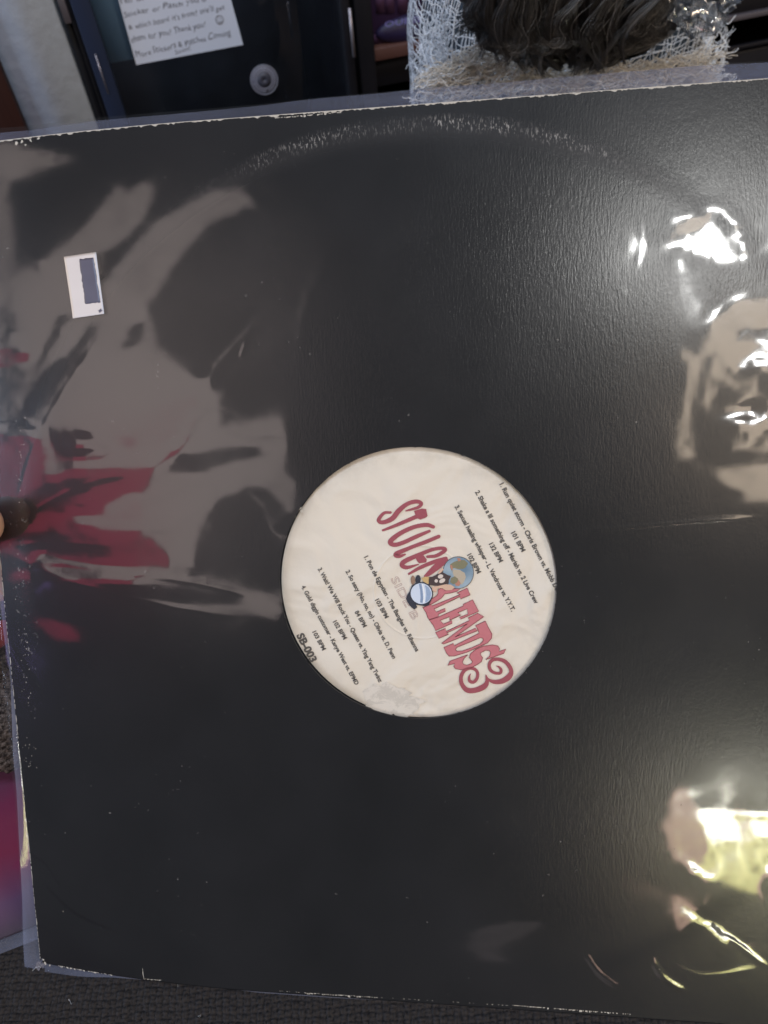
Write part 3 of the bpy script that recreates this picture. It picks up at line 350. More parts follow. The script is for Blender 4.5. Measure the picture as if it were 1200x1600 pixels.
[9,1,0,0,-1,1,0,0,0,0,0,0,0,0,0,0,0,0,0,0,0,0,-1,1,0,0,0,0,0,0,-1,0,0,1,-1,0,-1,1,0,-1,1,-1,0,0,0,-1,1,0,-1,0,1,-1,0,0,0,0,0,0,-1,0,-1,0,0,0,0,0,-1,0,0,0,-1,0,0,0,0,-1,0,0,-1,0,-1,0,0,-1,1,-1,0,-1,0,0,0,-1,0,0,-1,0,1,0,0,0,-1,1,0,1,-1,1,1,0,1,0,1,0,1,1,0,0,2,0,1,1,1,1,0,-3,-3,0,-1,-2,0,2,-2,-5,1,-1,-2,6,4,0,5,-2,-3,1,-2,-2,3,4,1,-4,-7,-8,-8,-7,-6,-5,-6,-5,-7,-4],
[10,0,0,0,1,-1,0,0,0,0,0,0,0,0,1,-1,0,1,-1,1,-1,0,1,-1,0,0,0,0,0,-1,1,0,-1,0,1,-1,1,-1,0,0,-1,1,-1,1,-1,1,-1,-1,1,-1,0,0,0,0,-1,0,0,0,0,0,0,0,-1,1,-1,0,-1,0,0,-1,1,-1,0,0,-1,0,0,0,-1,0,0,-1,0,0,-1,0,-1,1,-1,0,-1,0,0,-1,1,0,-1,0,0,0,1,0,0,0,1,1,-1,1,0,1,1,0,0,1,0,1,0,1,1,1,3,1,-2,-5,-2,1,1,-1,-1,-1,-3,-3,0,-3,1,9,3,1,-4,-5,3,1,-4,0,1,5,1,-8,-11,-6,-4,-4,-4,-4,-4,-5,-4,-4],
[11,-1,0,1,-1,0,1,0,0,0,0,0,0,0,-1,1,0,0,0,0,0,0,-1,1,0,0,-1,0,0,1,-1,0,0,0,-1,1,-1,0,0,0,0,0,0,-1,1,-1,0,0,0,0,0,0,-1,0,0,0,0,-1,0,0,0,0,0,-1,0,0,0,0,-1,0,-1,1,-1,0,0,0,-1,-1,1,-1,0,0,-1,0,-1,0,0,-1,0,-1,1,0,-1,0,0,0,0,0,0,0,0,1,0,0,0,0,1,0,1,-1,1,1,0,0,1,0,1,0,0,0,0,1,-1,0,1,2,1,2,0,-4,-8,-2,1,-6,6,7,1,2,-8,-6,7,-1,-4,2,2,3,1,-9,-11,-6,-5,-2,-3,-4,-3,-2,-3,-3],
[11,0,0,-1,1,0,-1,1,0,0,0,0,0,0,1,-1,0,0,0,0,0,0,1,-1,0,-1,1,0,0,-1,1,-1,1,-1,0,0,0,0,-1,1,0,-1,0,0,-1,0,1,0,-1,0,-1,1,0,-1,1,-1,-1,1,0,-1,0,0,-1,0,0,0,0,-1,1,-1,0,-1,0,0,-1,0,0,0,-1,0,-1,0,0,0,0,-1,0,0,0,0,-1,0,0,0,-1,0,0,0,0,0,1,-1,0,1,1,-1,1,0,0,1,0,0,0,1,0,0,0,0,0,0,-2,-1,1,5,3,-1,-1,0,0,-4,-5,2,-2,-3,7,7,-1,-1,-5,1,6,-4,0,6,1,-8,-11,-6,-3,-6,-3,-4,-2,-2,-3,-2,-3,-2],
[11,0,0,0,0,0,1,-1,0,0,0,0,0,0,0,1,0,-1,1,-1,1,0,-1,0,0,1,0,-1,0,0,0,0,-1,1,0,-1,0,0,0,-1,0,0,0,0,0,0,-1,0,0,0,1,-1,0,0,-1,0,1,-1,-1,1,-1,0,0,0,0,-1,0,0,-1,1,-1,0,0,-1,0,0,-1,0,0,-1,0,0,0,-1,0,0,-1,0,-1,0,0,-1,0,0,0,0,0,0,1,0,-1,0,1,0,0,1,-1,1,0,0,0,0,1,0,0,0,0,0,0,-1,0,-1,2,2,1,-1,-1,0,-1,-1,0,0,-4,2,10,3,0,-1,-3,4,0,-3,1,4,-2,-7,-11,-7,-4,-3,-4,-2,-3,-2,-2,-2,-2,-1],
[11,1,-1,1,-1,1,-1,0,0,1,0,0,0,0,0,0,0,0,0,0,0,0,0,0,0,0,-1,1,-1,1,-1,0,0,-1,1,0,0,0,-1,0,0,0,0,0,0,0,-1,0,0,0,-1,0,0,0,0,0,-1,0,0,-1,1,-1,0,0,-1,0,0,0,0,-1,0,0,-1,0,0,-1,0,0,0,-1,1,-1,-1,0,0,-1,1,-1,0,-1,0,1,-1,0,0,0,0,0,-1,0,1,0,0,0,0,0,0,0,0,1,0,0,0,0,0,1,-1,0,-1,0,0,0,0,0,0,0,1,0,0,-1,0,-2,-3,2,4,1,1,-2,-4,3,0,-3,3,-1,-2,2,2,-5,-6,-5,-4,-4,-2,-3,-1,-3,-1,-1],
[12,-1,1,0,0,-1,1,0,0,0,0,0,0,0,0,0,0,1,-1,1,-1,0,0,0,0,0,0,0,0,-1,1,0,0,0,-1,0,-1,0,1,0,0,-1,0,0,-1,0,1,-1,0,0,0,-1,0,0,0,0,0,-1,0,0,-1,1,0,-1,0,0,-1,0,0,-1,0,0,0,-1,0,0,0,-1,-1,1,-1,0,0,-1,0,0,-1,0,0,0,0,-1,0,0,0,0,0,0,0,0,-1,1,0,0,0,0,1,0,0,0,0,0,0,0,0,-1,0,0,0,-1,0,0,0,1,1,0,-1,-2,-3,-4,-1,1,1,1,-2,-1,-1,-7,-1,5,1,0,2,0,2,5,4,-1,-6,-6,-3,-3,-3,-2,-2,-1,-1,-1],
[12,0,0,0,0,1,-1,0,1,-1,0,1,0,0,0,0,0,0,0,0,0,0,0,0,0,-1,1,-1,0,1,-1,0,0,-1,0,0,1,-1,0,0,-1,1,-1,0,0,0,-1,1,-1,0,0,0,0,-1,0,0,-1,1,0,0,-1,-1,0,0,0,-1,1,-1,-1,1,0,-1,0,0,-1,0,-1,0,0,0,-1,0,-1,0,0,0,0,-1,0,0,-1,0,1,-1,0,0,0,0,0,0,0,0,0,0,0,0,0,0,0,0,0,1,0,-1,0,0,0,0,-1,0,0,-1,-1,2,4,1,-2,-2,-5,-5,-1,0,4,5,-3,-4,-4,-4,5,1,-3,3,1,2,3,3,0,-2,-2,-3,-4,-3,-3,-2,-2,-1,-1,-1],
[12,1,-1,0,0,0,0,1,-1,1,0,-1,1,0,0,0,0,0,1,-1,0,1,0,-1,0,0,0,0,0,-1,0,0,0,0,0,0,-1,1,-1,0,0,-1,1,-1,1,-1,0,0,0,-1,0,0,0,0,0,-1,1,-1,0,-1,1,-1,0,0,-1,0,-1,0,0,0,-1,0,-1,0,0,0,0,-1,0,-1,0,0,0,0,-1,0,-1,1,-1,0,0,0,-1,1,-1,0,0,0,0,0,0,0,0,0,0,0,0,0,0,0,0,0,0,0,0,0,0,-1,0,0,-1,0,0,2,2,1,1,-2,-3,-3,-3,-1,3,4,0,-5,-5,1,3,0,-1,1,2,0,4,1,-1,-1,-3,-2,-4,-3,-2,-1,-2,-2,-1,0],
[12,0,1,0,0,0,0,0,0,0,0,1,-1,0,1,0,0,0,-1,1,0,-1,0,1,0,0,-1,0,0,0,0,0,-1,1,-1,0,0,-1,1,-1,0,0,0,0,-1,0,0,0,0,0,-1,1,-1,0,-1,1,-1,0,0,0,-1,1,-1,-1,1,-1,0,0,0,-1,0,-1,0,0,0,-1,0,0,-1,0,0,-1,0,0,-1,0,0,-1,1,-1,0,0,0,-1,1,-1,0,0,0,0,0,0,0,0,0,0,0,0,0,0,0,0,-1,1,-1,0,0,-1,0,0,0,0,0,-2,-1,3,2,0,-2,-1,-1,0,3,2,-2,-2,-3,-2,2,0,-1,2,0,3,1,2,-1,-1,-2,-3,-2,-2,-3,-2,-2,0,-1,-1],
[13,0,0,-1,1,0,0,0,0,0,1,-1,1,0,0,0,0,0,1,-1,1,0,0,-1,0,0,0,0,0,0,-1,0,0,0,0,-1,0,0,0,0,0,0,-1,0,0,0,0,-1,0,0,0,-1,0,0,0,0,0,0,-1,0,0,-1,0,0,0,0,-1,0,-1,0,0,-1,1,-1,-1,0,-1,0,1,-1,0,-1,0,-1,1,-1,0,0,-1,1,-1,0,0,0,-1,1,-1,0,0,0,0,0,0,0,0,0,0,0,0,0,0,-1,1,-1,0,0,-1,1,-1,-1,0,0,-1,-3,-2,2,1,-1,0,2,1,2,2,2,-1,-3,-1,-1,0,0,0,0,2,0,2,0,1,-2,-1,-2,-3,-2,-2,-2,-1,-1,-1,1],
[13,0,0,1,-1,0,0,0,1,0,-1,1,0,1,-1,1,0,0,0,0,0,0,-1,1,-1,0,0,0,0,-1,1,-1,0,0,0,0,0,0,-1,0,0,-1,0,0,0,0,0,0,-1,0,0,0,0,0,0,-1,0,-1,0,0,0,0,0,-1,-1,0,0,0,0,-1,-1,1,-1,0,0,-1,0,0,-1,0,-1,1,-1,0,-1,1,-1,0,0,-1,1,-1,0,0,0,-1,1,-1,0,0,1,-1,0,0,0,0,0,0,0,0,0,0,-1,0,0,0,-1,-1,1,-1,-1,-1,-1,-1,-1,-2,0,0,2,1,3,3,2,1,0,-1,-2,-1,0,-1,0,1,0,1,1,1,-1,-1,-2,-1,-2,-2,-1,-1,-1,-2,0,-1],
[14,-1,0,0,1,-1,1,0,0,0,1,0,0,0,0,0,0,0,0,1,-1,0,1,-1,0,0,0,0,-1,1,-1,0,0,-1,0,0,0,-1,0,0,0,0,0,0,-1,0,0,-1,1,0,0,-1,0,0,-1,0,0,0,0,0,-1,0,-1,1,0,-1,0,-1,0,-1,1,-1,-1,0,-1,0,0,0,-1,0,0,-1,1,-1,0,-1,1,-1,0,0,-1,0,0,0,0,0,-1,1,0,0,-1,0,0,0,0,0,0,0,0,-1,0,0,0,0,0,-1,0,0,-1,0,-1,-1,-1,-2,-1,-1,-1,0,2,3,2,3,2,0,0,0,-1,-1,-1,1,0,0,0,1,1,-1,0,0,-1,-3,0,-2,-1,-2,-1,0,-1,0],
[13,1,0,0,0,0,0,0,0,0,0,0,1,0,1,0,0,0,0,0,0,0,0,0,0,0,0,-1,0,-1,0,0,0,0,0,-1,0,0,0,0,-1,1,-1,0,0,0,-1,1,-1,0,-1,1,-1,0,0,0,-1,1,-1,-1,1,-1,0,0,-1,0,0,-1,-1,1,-1,0,0,-1,0,0,0,-1,0,-1,0,0,-1,0,0,0,-1,0,0,0,0,0,-1,0,0,0,0,-1,0,0,0,1,-1,0,0,0,0,0,0,0,-1,0,0,0,-1,0,0,-1,0,-1,0,-1,-1,-1,-2,0,-1,1,0,3,2,2,2,2,0,-1,-1,0,0,-1,0,1,0,0,0,0,0,-1,-1,0,-2,-1,-2,-1,0,-1,0,0],
[14,0,0,0,0,1,-1,0,0,1,0,1,-1,1,0,0,1,0,0,0,0,0,-1,0,0,0,-1,1,0,-1,0,0,0,-1,0,0,-1,1,-1,-1,1,-1,0,0,0,-1,1,-1,0,0,0,0,0,-1,1,-1,0,-1,0,1,-1,0,0,-2,0,0,-1,0,1,-1,-1,0,-1,0,0,-1,0,0,-1,1,-1,0,-1,1,-1,0,-1,1,-1,-1,0,0,1,-1,0,0,0,0,0,0,0,-1,0,0,0,0,0,-1,0,0,1,0,-1,-1,1,-1,0,0,-2,0,-1,-1,-1,-1,0,-1,0,0,2,1,2,2,1,1,1,0,0,0,-1,0,0,0,0,0,0,0,-1,0,-1,-1,-1,-1,0,-1,-1,-1,0,0],
[15,0,0,0,-1,0,1,0,0,0,1,-1,1,0,1,0,0,0,0,0,0,0,0,0,0,-1,0,-1,0,1,0,-1,-1,1,-1,0,0,0,0,0,-1,0,0,-1,0,0,-1,1,0,-1,0,0,0,0,-1,0,0,0,0,-1,0,-1,0,1,-1,0,0,-1,-1,0,0,-1,0,0,-1,0,-1,0,0,-1,0,-1,1,-1,0,-1,1,-1,0,0,0,0,-1,0,0,0,0,0,0,-1,0,0,1,-1,0,0,0,0,0,0,-1,0,0,0,-1,0,0,-1,0,-1,-1,0,-1,-1,0,-1,0,1,0,1,3,0,2,1,0,1,0,-1,1,0,0,-1,1,0,-1,0,0,-1,0,-1,-1,-1,-1,0,-1,0,0,-1],
[15,0,0,0,1,-1,0,0,0,0,0,2,0,0,0,1,0,0,0,0,0,0,0,0,-1,0,0,0,-1,0,-1,0,1,-1,0,0,0,-2,0,0,0,0,0,0,0,-1,0,-1,1,0,0,-1,0,0,0,0,0,-1,0,0,-1,1,-1,-1,0,0,-1,0,-1,0,-1,0,0,-1,0,0,0,-1,0,-1,0,0,0,-1,0,0,0,-1,0,0,0,0,0,0,-1,0,0,0,-1,1,0,0,-1,1,0,0,-1,0,0,0,0,-1,0,0,0,-1,-1,0,0,0,-1,-1,-1,0,-1,0,0,0,2,1,0,2,1,1,1,-1,0,1,-1,0,0,1,-1,0,1,0,-1,0,-1,-1,0,-1,-1,-1,0,0,-1,1],
[15,1,0,0,-1,1,-1,0,1,0,1,-1,1,1,0,0,0,1,0,0,0,-1,0,0,0,0,-1,0,0,-1,0,0,-1,0,0,-1,0,1,-1,0,0,-1,0,-1,0,1,0,0,-2,0,0,0,0,0,0,0,-1,1,-1,0,0,-1,0,0,0,-1,-1,0,0,-1,0,0,-1,0,0,-1,-1,0,0,0,-1,0,-1,1,-1,0,-1,1,0,0,-1,-1,0,0,1,-1,0,0,0,0,0,0,0,-1,0,0,0,0,0,-1,0,0,0,0,-1,0,0,-1,0,-1,0,-1,0,0,-1,0,1,0,0,1,1,1,1,0,1,1,0,0,0,0,0,-1,1,0,-1,0,0,-1,0,0,-2,0,0,0,-1,-1,1,-1],
[17,0,0,0,0,-1,0,0,0,0,0,2,0,0,1,0,1,0,0,-1,0,0,0,-1,0,0,0,-1,0,0,-1,0,0,-1,0,0,0,-1,1,-1,-1,1,-1,1,-1,0,-1,0,1,-1,0,0,0,0,-1,0,1,-1,0,-1,0,0,-1,0,-1,0,0,0,-1,0,-1,-1,0,-1,0,0,0,-1,0,-1,1,-1,0,-1,0,0,0,-1,0,0,0,0,0,0,-1,1,-1,0,0,0,-1,0,0,1,-1,0,0,0,0,0,0,0,-1,0,0,0,-1,0,-1,0,-1,0,0,-1,0,0,0,0,0,1,1,1,1,1,0,0,1,0,0,0,0,0,-1,0,0,0,0,0,-1,-1,1,-1,-1,-1,0,1,-1,0],
[18,0,1,-1,-1,0,-1,0,0,1,1,0,1,1,0,0,0,0,0,1,-1,0,-1,0,0,-1,0,-1,0,0,0,0,-1,0,0,0,-1,0,-1,0,0,-1,1,-1,0,-1,1,-1,0,1,-1,0,0,0,0,0,-1,0,0,0,0,-1,0,-1,0,-1,0,-1,0,-1,0,0,-1,0,-1,0,-1,0,-1,1,-1,0,0,-1,1,-1,0,0,-1,0,0,0,0,0,0,-1,1,-1,1,-1,0,0,0,-1,1,0,-1,0,0,0,-1,0,1,-1,-1,0,0,0,0,-1,0,0,-1,0,0,0,-1,1,1,0,1,1,0,0,1,0,0,1,0,0,0,0,0,0,0,-1,0,-1,0,0,-1,0,0,0,-1,0,-1,1],
[21,-1,-1,0,0,-1,0,0,0,0,0,1,1,0,1,1,0,0,0,-1,0,0,-1,0,-1,-1,0,0,0,-1,0,-1,0,0,-1,0,0,0,0,0,0,-1,-1,0,0,0,-1,1,-1,0,1,-1,0,0,0,0,0,0,0,-1,0,0,-1,0,0,-1,-1,0,-1,0,-1,-1,1,-1,0,-1,0,-1,0,0,-1,0,-1,1,-1,0,0,0,0,-1,0,0,0,-1,0,1,-1,1,-1,0,0,0,0,0,0,-1,1,0,-1,0,0,0,-1,0,0,0,0,-1,-1,1,-1,0,0,-1,0,0,1,0,0,1,0,1,0,1,0,1,0,-1,1,0,-1,1,0,0,-1,0,0,0,-1,0,0,-1,0,0,0,-1,1,-1],
[22,1,-1,-1,-1,-1,0,-1,0,1,1,0,1,0,1,0,0,0,0,0,-1,0,0,-1,-1,0,0,-1,-1,0,0,0,0,0,0,-1,0,0,-1,0,-1,1,-1,0,-1,0,0,-1,1,-1,0,1,-1,0,1,-1,0,0,0,0,-1,0,0,-1,-1,0,0,-1,0,-1,0,-1,-1,0,-1,-1,0,1,-1,-1,0,0,0,0,-1,0,0,-1,0,1,-1,0,0,0,0,-1,1,-1,0,0,1,-1,0,0,-1,1,-1,0,0,0,0,0,0,-1,1,-1,-1,1,0,-1,0,-1,0,1,-1,1,-1,1,0,0,1,0,1,0,0,1,0,0,0,0,0,0,0,-1,1,0,-1,0,0,-1,0,0,-1,0,0,0,-1,1],
[25,0,-1,-1,-1,0,-1,-1,0,0,1,1,0,1,0,0,0,0,0,-1,1,-2,0,-1,0,0,-2,1,-1,0,-1,0,0,-1,0,0,0,-1,0,0,0,-1,0,-1,1,-1,0,0,-1,1,-1,0,1,0,-1,1,0,0,-1,0,0,-1,0,-1,0,-1,-1,0,-1,-1,0,0,-1,-1,0,0,0,-1,0,0,0,-1,0,-1,1,-1,0,0,0,-1,1,0,-1,0,0,0,-1,1,0,0,-1,0,0,0,0,0,0,0,0,-1,1,-1,0,0,-1,0,1,-1,-1,0,0,1,-1,0,0,0,1,-1,1,0,0,0,1,0,1,-1,1,0,0,0,1,-1,0,0,0,-1,0,0,0,0,-1,0,0,-1,0,0,1,-1],
[29,-1,-1,-1,-1,-2,-1,1,-1,0,0,0,1,1,0,0,1,-1,0,0,-2,0,-1,0,-1,-1,0,-1,0,0,0,-1,0,0,0,0,-1,0,0,-1,0,-1,0,0,-1,0,0,0,0,-1,1,0,0,0,0,0,0,0,0,0,-1,0,-1,0,-1,0,-1,-1,-1,0,-1,0,-1,0,-1,0,-1,0,0,-1,0,0,0,-1,0,0,0,0,0,0,-1,0,0,0,0,0,0,-1,0,0,0,1,-1,0,0,0,0,0,-1,1,-1,0,0,0,0,0,-1,0,1,-1,0,-1,1,-1,1,-1,0,1,0,1,0,0,0,1,0,0,0,0,0,0,0,0,0,0,-1,1,-1,0,0,-1,0,0,0,0,0,0,-1,0],
[34,-3,-2,-2,-1,-1,0,-1,0,0,-1,1,0,0,1,0,0,0,-1,-1,0,-1,-1,-1,-1,0,0,-1,0,-1,0,1,-1,0,-1,1,-1,0,0,-1,0,0,-1,0,-1,0,0,-1,0,1,-1,0,1,0,1,-1,1,-1,0,0,0,-1,0,-1,-1,-1,0,-1,0,-1,-1,-1,0,0,0,-1,0,-1,-1,0,0,0,-1,1,-1,1,-2,1,-1,0,1,-1,0,0,0,0,0,0,0,0,0,-1,1,0,0,-1,0,-1,1,0,0,-1,0,0,0,0,0,0,-1,1,0,0,-1,0,0,1,0,-1,1,-1,1,1,0,0,0,0,0,1,0,-1,0,0,0,0,0,-1,1,-1,0,0,0,0,-1,0,0,-1,1,0],
[36,-3,-2,-1,-2,0,-1,-1,-1,-1,1,0,0,0,0,1,-1,0,-1,0,-1,-1,-1,-1,0,-1,-1,0,0,0,0,-1,0,1,0,-1,0,0,-1,0,-1,0,0,-1,0,-1,-1,1,0,-1,1,0,0,0,0,1,0,0,0,0,-1,0,-1,0,-1,-1,-1,-1,-1,0,0,-1,-1,-1,0,-1,0,0,0,0,-1,0,0,-1,0,0,0,0,0,0,-1,1,-1,1,-1,0,0,0,0,-1,0,1,-1,0,0,0,0,1,-1,0,0,0,0,0,0,0,-1,0,0,0,0,-1,1,0,0,-1,1,0,0,1,0,-1,1,0,0,1,0,-1,0,1,0,0,-1,0,0,0,-1,1,-1,0,0,-1,1,-1,0,0,0,0],
[36,-2,-1,1,-2,-3,-1,-1,-1,-1,-1,0,0,1,0,0,0,0,0,-1,-1,-2,-1,-1,-1,0,0,0,-1,0,0,1,0,-1,0,0,0,0,-1,0,-1,0,-1,-1,0,0,-1,0,-1,1,0,1,0,1,0,1,-1,1,0,-1,0,-1,0,-1,-1,-1,-1,-1,0,-1,-1,-1,0,-1,-1,1,-1,-1,0,0,0,-1,0,1,-1,0,0,-1,1,-1,1,-1,1,-1,0,0,0,0,0,0,0,0,0,0,-1,0,1,-1,0,0,0,0,0,0,0,-1,1,-1,1,-1,0,1,-1,0,0,1,-1,1,0,0,0,1,-1,0,1,0,-1,1,0,0,0,-1,1,0,0,-1,0,-1,0,1,-1,0,-1,1,-1,1,-1,0],
[28,-1,3,1,-1,-3,-3,-1,0,0,0,0,1,1,0,0,0,-1,-1,-1,-1,-1,0,-1,-1,-1,0,0,0,0,1,-1,0,1,0,0,0,-1,0,-1,0,-1,-1,0,-1,-1,0,-1,1,-1,1,0,1,0,2,0,1,0,0,-1,0,-1,-1,-1,-1,-1,-1,0,-2,-1,-1,0,-1,0,0,-1,0,0,-1,0,0,0,0,-1,1,-1,0,0,-1,1,-1,0,0,0,0,0,0,0,0,0,0,-1,1,-1,1,0,-1,1,0,0,-1,1,-1,0,0,0,0,0,0,0,0,0,0,0,0,0,0,0,0,0,0,0,1,0,0,0,1,-1,0,0,0,0,0,-1,0,1,-1,0,0,-1,0,0,0,-1,1,-1,0,1],
[12,3,3,3,0,-2,0,0,0,1,0,1,0,0,1,0,0,0,0,-1,-2,0,-2,-1,0,0,0,0,1,0,0,1,0,0,0,0,0,-1,0,0,-1,-1,-1,-1,-1,0,-1,0,-1,1,0,1,0,2,0,1,1,0,0,0,-1,0,-2,-1,-1,-1,-1,-1,-1,-1,0,-1,0,-1,-1,0,-1,0,0,-1,0,0,0,0,0,0,0,0,0,0,0,0,-1,0,1,-1,0,0,0,0,0,0,0,0,0,0,0,-1,1,-1,1,-1,1,0,-1,1,-1,1,-1,0,0,0,1,0,0,-1,1,0,0,0,1,0,-1,1,-1,0,0,1,0,-1,0,0,0,0,0,-1,1,-1,0,-1,0,0,0,0,-1,1,0,-1],
[2,3,3,2,2,1,1,0,0,0,2,0,1,1,0,1,-1,0,0,-1,-1,-2,0,0,0,0,0,1,1,1,0,0,1,0,0,0,0,1,-1,-1,-1,-1,0,-2,-1,-1,0,-1,0,0,0,1,2,0,2,1,0,1,0,0,-1,-1,-1,-2,-1,-1,-1,-2,0,-1,-2,0,-1,0,0,-1,0,0,0,0,-1,0,0,0,-1,0,1,0,0,-1,0,0,1,0,-1,1,-1,1,-1,1,-1,1,-1,1,-1,0,0,0,0,0,0,0,0,0,0,0,0,0,0,0,0,0,-1,1,0,1,-1,0,0,1,-1,0,1,0,0,0,0,0,0,0,-1,1,-1,0,0,0,-1,0,0,0,0,-1,0,0,0,-1,0,1],
[-1,1,2,1,1,3,0,1,1,1,-1,1,1,2,0,-1,0,1,-1,0,-1,0,-1,0,1,1,2,1,0,1,1,1,0,0,1,0,0,-1,0,0,-1,-2,-1,-1,-1,-2,-1,-1,1,0,1,1,0,3,1,1,2,0,0,0,-1,-2,-1,-1,-2,-1,-2,-1,-2,0,0,-1,-1,0,-1,0,0,-1,0,0,1,-1,0,0,0,0,-1,0,0,1,0,0,-1,0,1,-1,1,-1,0,0,1,-1,0,0,1,-1,1,0,-1,1,-1,1,-1,0,0,0,1,-1,0,1,0,-1,1,-1,0,0,1,0,0,0,0,1,-1,0,0,1,-1,0,0,0,0,0,0,0,-1,0,0,0,-1,0,-1,1,-1,0,0,0,0,-1],
[-5,2,1,1,1,1,1,1,0,0,0,-1,1,-1,0,-1,-1,1,2,0,1,0,1,2,2,2,1,1,2,1,1,0,1,1,0,0,1,0,-1,-1,-1,-1,-2,-2,-2,-1,-1,0,-1,0,1,1,2,2,2,2,1,1,0,-1,-1,-2,-1,-2,-1,-3,-1,-1,0,-2,-1,-1,1,-1,0,-1,0,0,0,0,-1,1,0,0,0,0,0,0,0,-1,0,0,1,0,-1,1,-1,0,1,-1,0,0,1,-1,0,1,-1,0,1,-1,1,-1,1,-1,1,0,-1,1,0,-1,0,1,0,0,1,0,-1,1,0,0,0,-1,1,0,0,-1,1,0,-1,1,0,-1,0,-1,0,0,-1,0,0,0,0,-1,0,0,0,0,0,0],
[-7,2,1,0,1,0,1,-1,1,-2,-1,-2,-4,-3,-2,-1,1,0,1,4,3,4,3,4,3,2,2,3,1,1,1,2,1,0,1,0,0,0,0,-2,-1,-1,-3,-1,-2,-1,-2,-2,0,0,1,1,3,2,3,2,2,1,0,-1,-2,-1,-3,-2,-2,-1,-1,-2,-1,-1,0,-1,-1,0,0,0,0,0,0,0,0,0,-1,0,1,-1,1,-1,0,1,0,0,0,-1,1,-1,1,0,-1,1,0,0,-1,1,0,0,0,0,-1,1,-1,1,0,0,0,0,0,0,0,1,0,0,-1,1,-1,0,1,0,0,0,0,1,0,-1,1,0,0,-1,0,0,-1,0,0,0,0,-1,0,0,-1,0,0,-1,1,-1,-1,0,0,0],
[-8,1,1,1,-1,0,0,0,-3,-1,-3,-4,-5,-6,-5,0,1,0,2,3,8,7,6,5,4,4,3,2,2,2,1,1,0,1,0,2,-1,0,0,0,-2,-3,-1,-3,-2,-2,-2,-1,-1,0,1,2,2,3,3,3,2,2,-1,-1,-2,-2,-2,-3,-2,-1,-2,-1,-2,0,-1,0,0,-1,0,1,-1,0,0,0,0,0,1,0,-1,1,-1,1,0,0,-1,1,-1,1,-1,1,0,0,0,0,0,0,0,0,0,0,0,0,0,0,0,0,0,1,-1,0,1,-1,1,-1,0,1,0,0,0,1,0,-1,0,0,1,0,0,0,0,0,-1,1,0,-1,1,-1,-1,0,0,0,0,-1,0,-1,-1,1,-1,0,0,0,0,0],
[-8,0,1,-1,1,0,-2,-2,-2,-3,-5,-5,-3,-4,-2,-2,0,1,1,5,6,7,9,6,5,4,4,2,2,1,1,1,1,1,0,0,1,0,0,-2,-1,-2,-3,-2,-2,-4,-1,-2,-2,0,1,2,3,3,4,4,3,0,0,-2,-2,-3,-3,-1,-3,-2,-1,-1,0,-1,-1,0,0,0,0,-1,1,0,0,0,0,0,0,0,0,0,1,-1,1,-1,1,-1,1,0,0,0,0,0,0,0,0,0,0,0,0,0,0,0,1,-1,1,0,-1,0,1,0,0,0,0,0,1,-1,1,0,0,0,0,0,1,0,0,-1,0,1,-1,0,1,-1,0,0,-1,0,0,0,-1,-1,0,0,-1,0,0,-1,0,-1,1,-1,0,0],
[-9,2,-1,1,0,-2,-1,-3,-4,-5,-5,-3,-4,0,0,-1,-1,1,4,4,6,7,7,6,5,4,2,3,2,1,2,0,1,0,1,1,0,1,-1,0,-3,-2,-3,-3,-3,-2,-3,-2,-1,-1,1,2,3,4,3,4,3,2,0,-3,-3,-3,-3,-3,-1,-2,-2,0,-1,0,0,0,-1,1,-1,1,0,0,1,-1,1,0,0,0,1,0,-1,1,-1,1,0,0,0,0,0,0,-1,1,0,0,0,0,0,0,0,0,0,1,-1,1,0,-1,1,0,0,0,0,1,-1,1,-1,1,0,0,1,-1,0,1,0,0,0,0,0,0,0,0,0,0,0,-1,0,0,0,-1,-1,0,0,-1,0,-1,0,0,-1,0,-1,0,0,0],
[-7,0,0,0,-1,0,-3,-3,-4,-5,-4,-4,-2,0,0,2,1,3,3,5,6,6,5,4,4,4,3,1,2,2,0,0,1,0,1,-1,2,0,1,-2,-1,-4,-4,-3,-2,-2,-3,-2,-3,-1,1,3,3,2,3,4,4,2,-2,-2,-3,-3,-2,-3,-2,-1,-1,-1,0,-1,1,0,1,-1,1,0,0,1,0,1,0,0,0,0,0,0,0,0,1,-1,0,1,-1,0,1,-1,1,0,0,0,0,0,1,-1,0,1,0,-1,1,0,-1,1,0,0,0,0,0,0,1,0,1,-1,0,0,0,1,0,0,0,0,0,1,0,0,0,0,-1,0,0,0,0,-1,-1,0,0,0,-2,0,0,-1,-1,0,-1,0,0,0,0,0],
[-7,1,1,-1,0,-1,-3,-3,-2,-3,-2,-3,-1,0,1,3,4,2,4,4,3,3,3,4,3,2,2,2,1,1,0,1,-1,1,-1,1,0,1,0,-1,-2,-2,-4,-3,-2,-2,-3,-2,-2,-2,1,1,2,3,2,0,0,2,1,0,-2,-3,-3,-1,-2,-1,0,0,-1,1,0,1,0,1,0,1,0,0,0,1,0,0,0,1,0,0,1,0,-1,1,0,0,0,0,0,1,0,-1,0,0,0,1,-1,1,0,-1,1,0,0,0,1,0,0,0,0,0,0,0,0,0,0,1,0,1,0,0,0,0,0,0,1,-1,0,0,0,0,0,0,-1,0,0,0,0,-1,-1,-1,0,-1,-1,1,-1,-1,0,0,-1,-1,0,0],
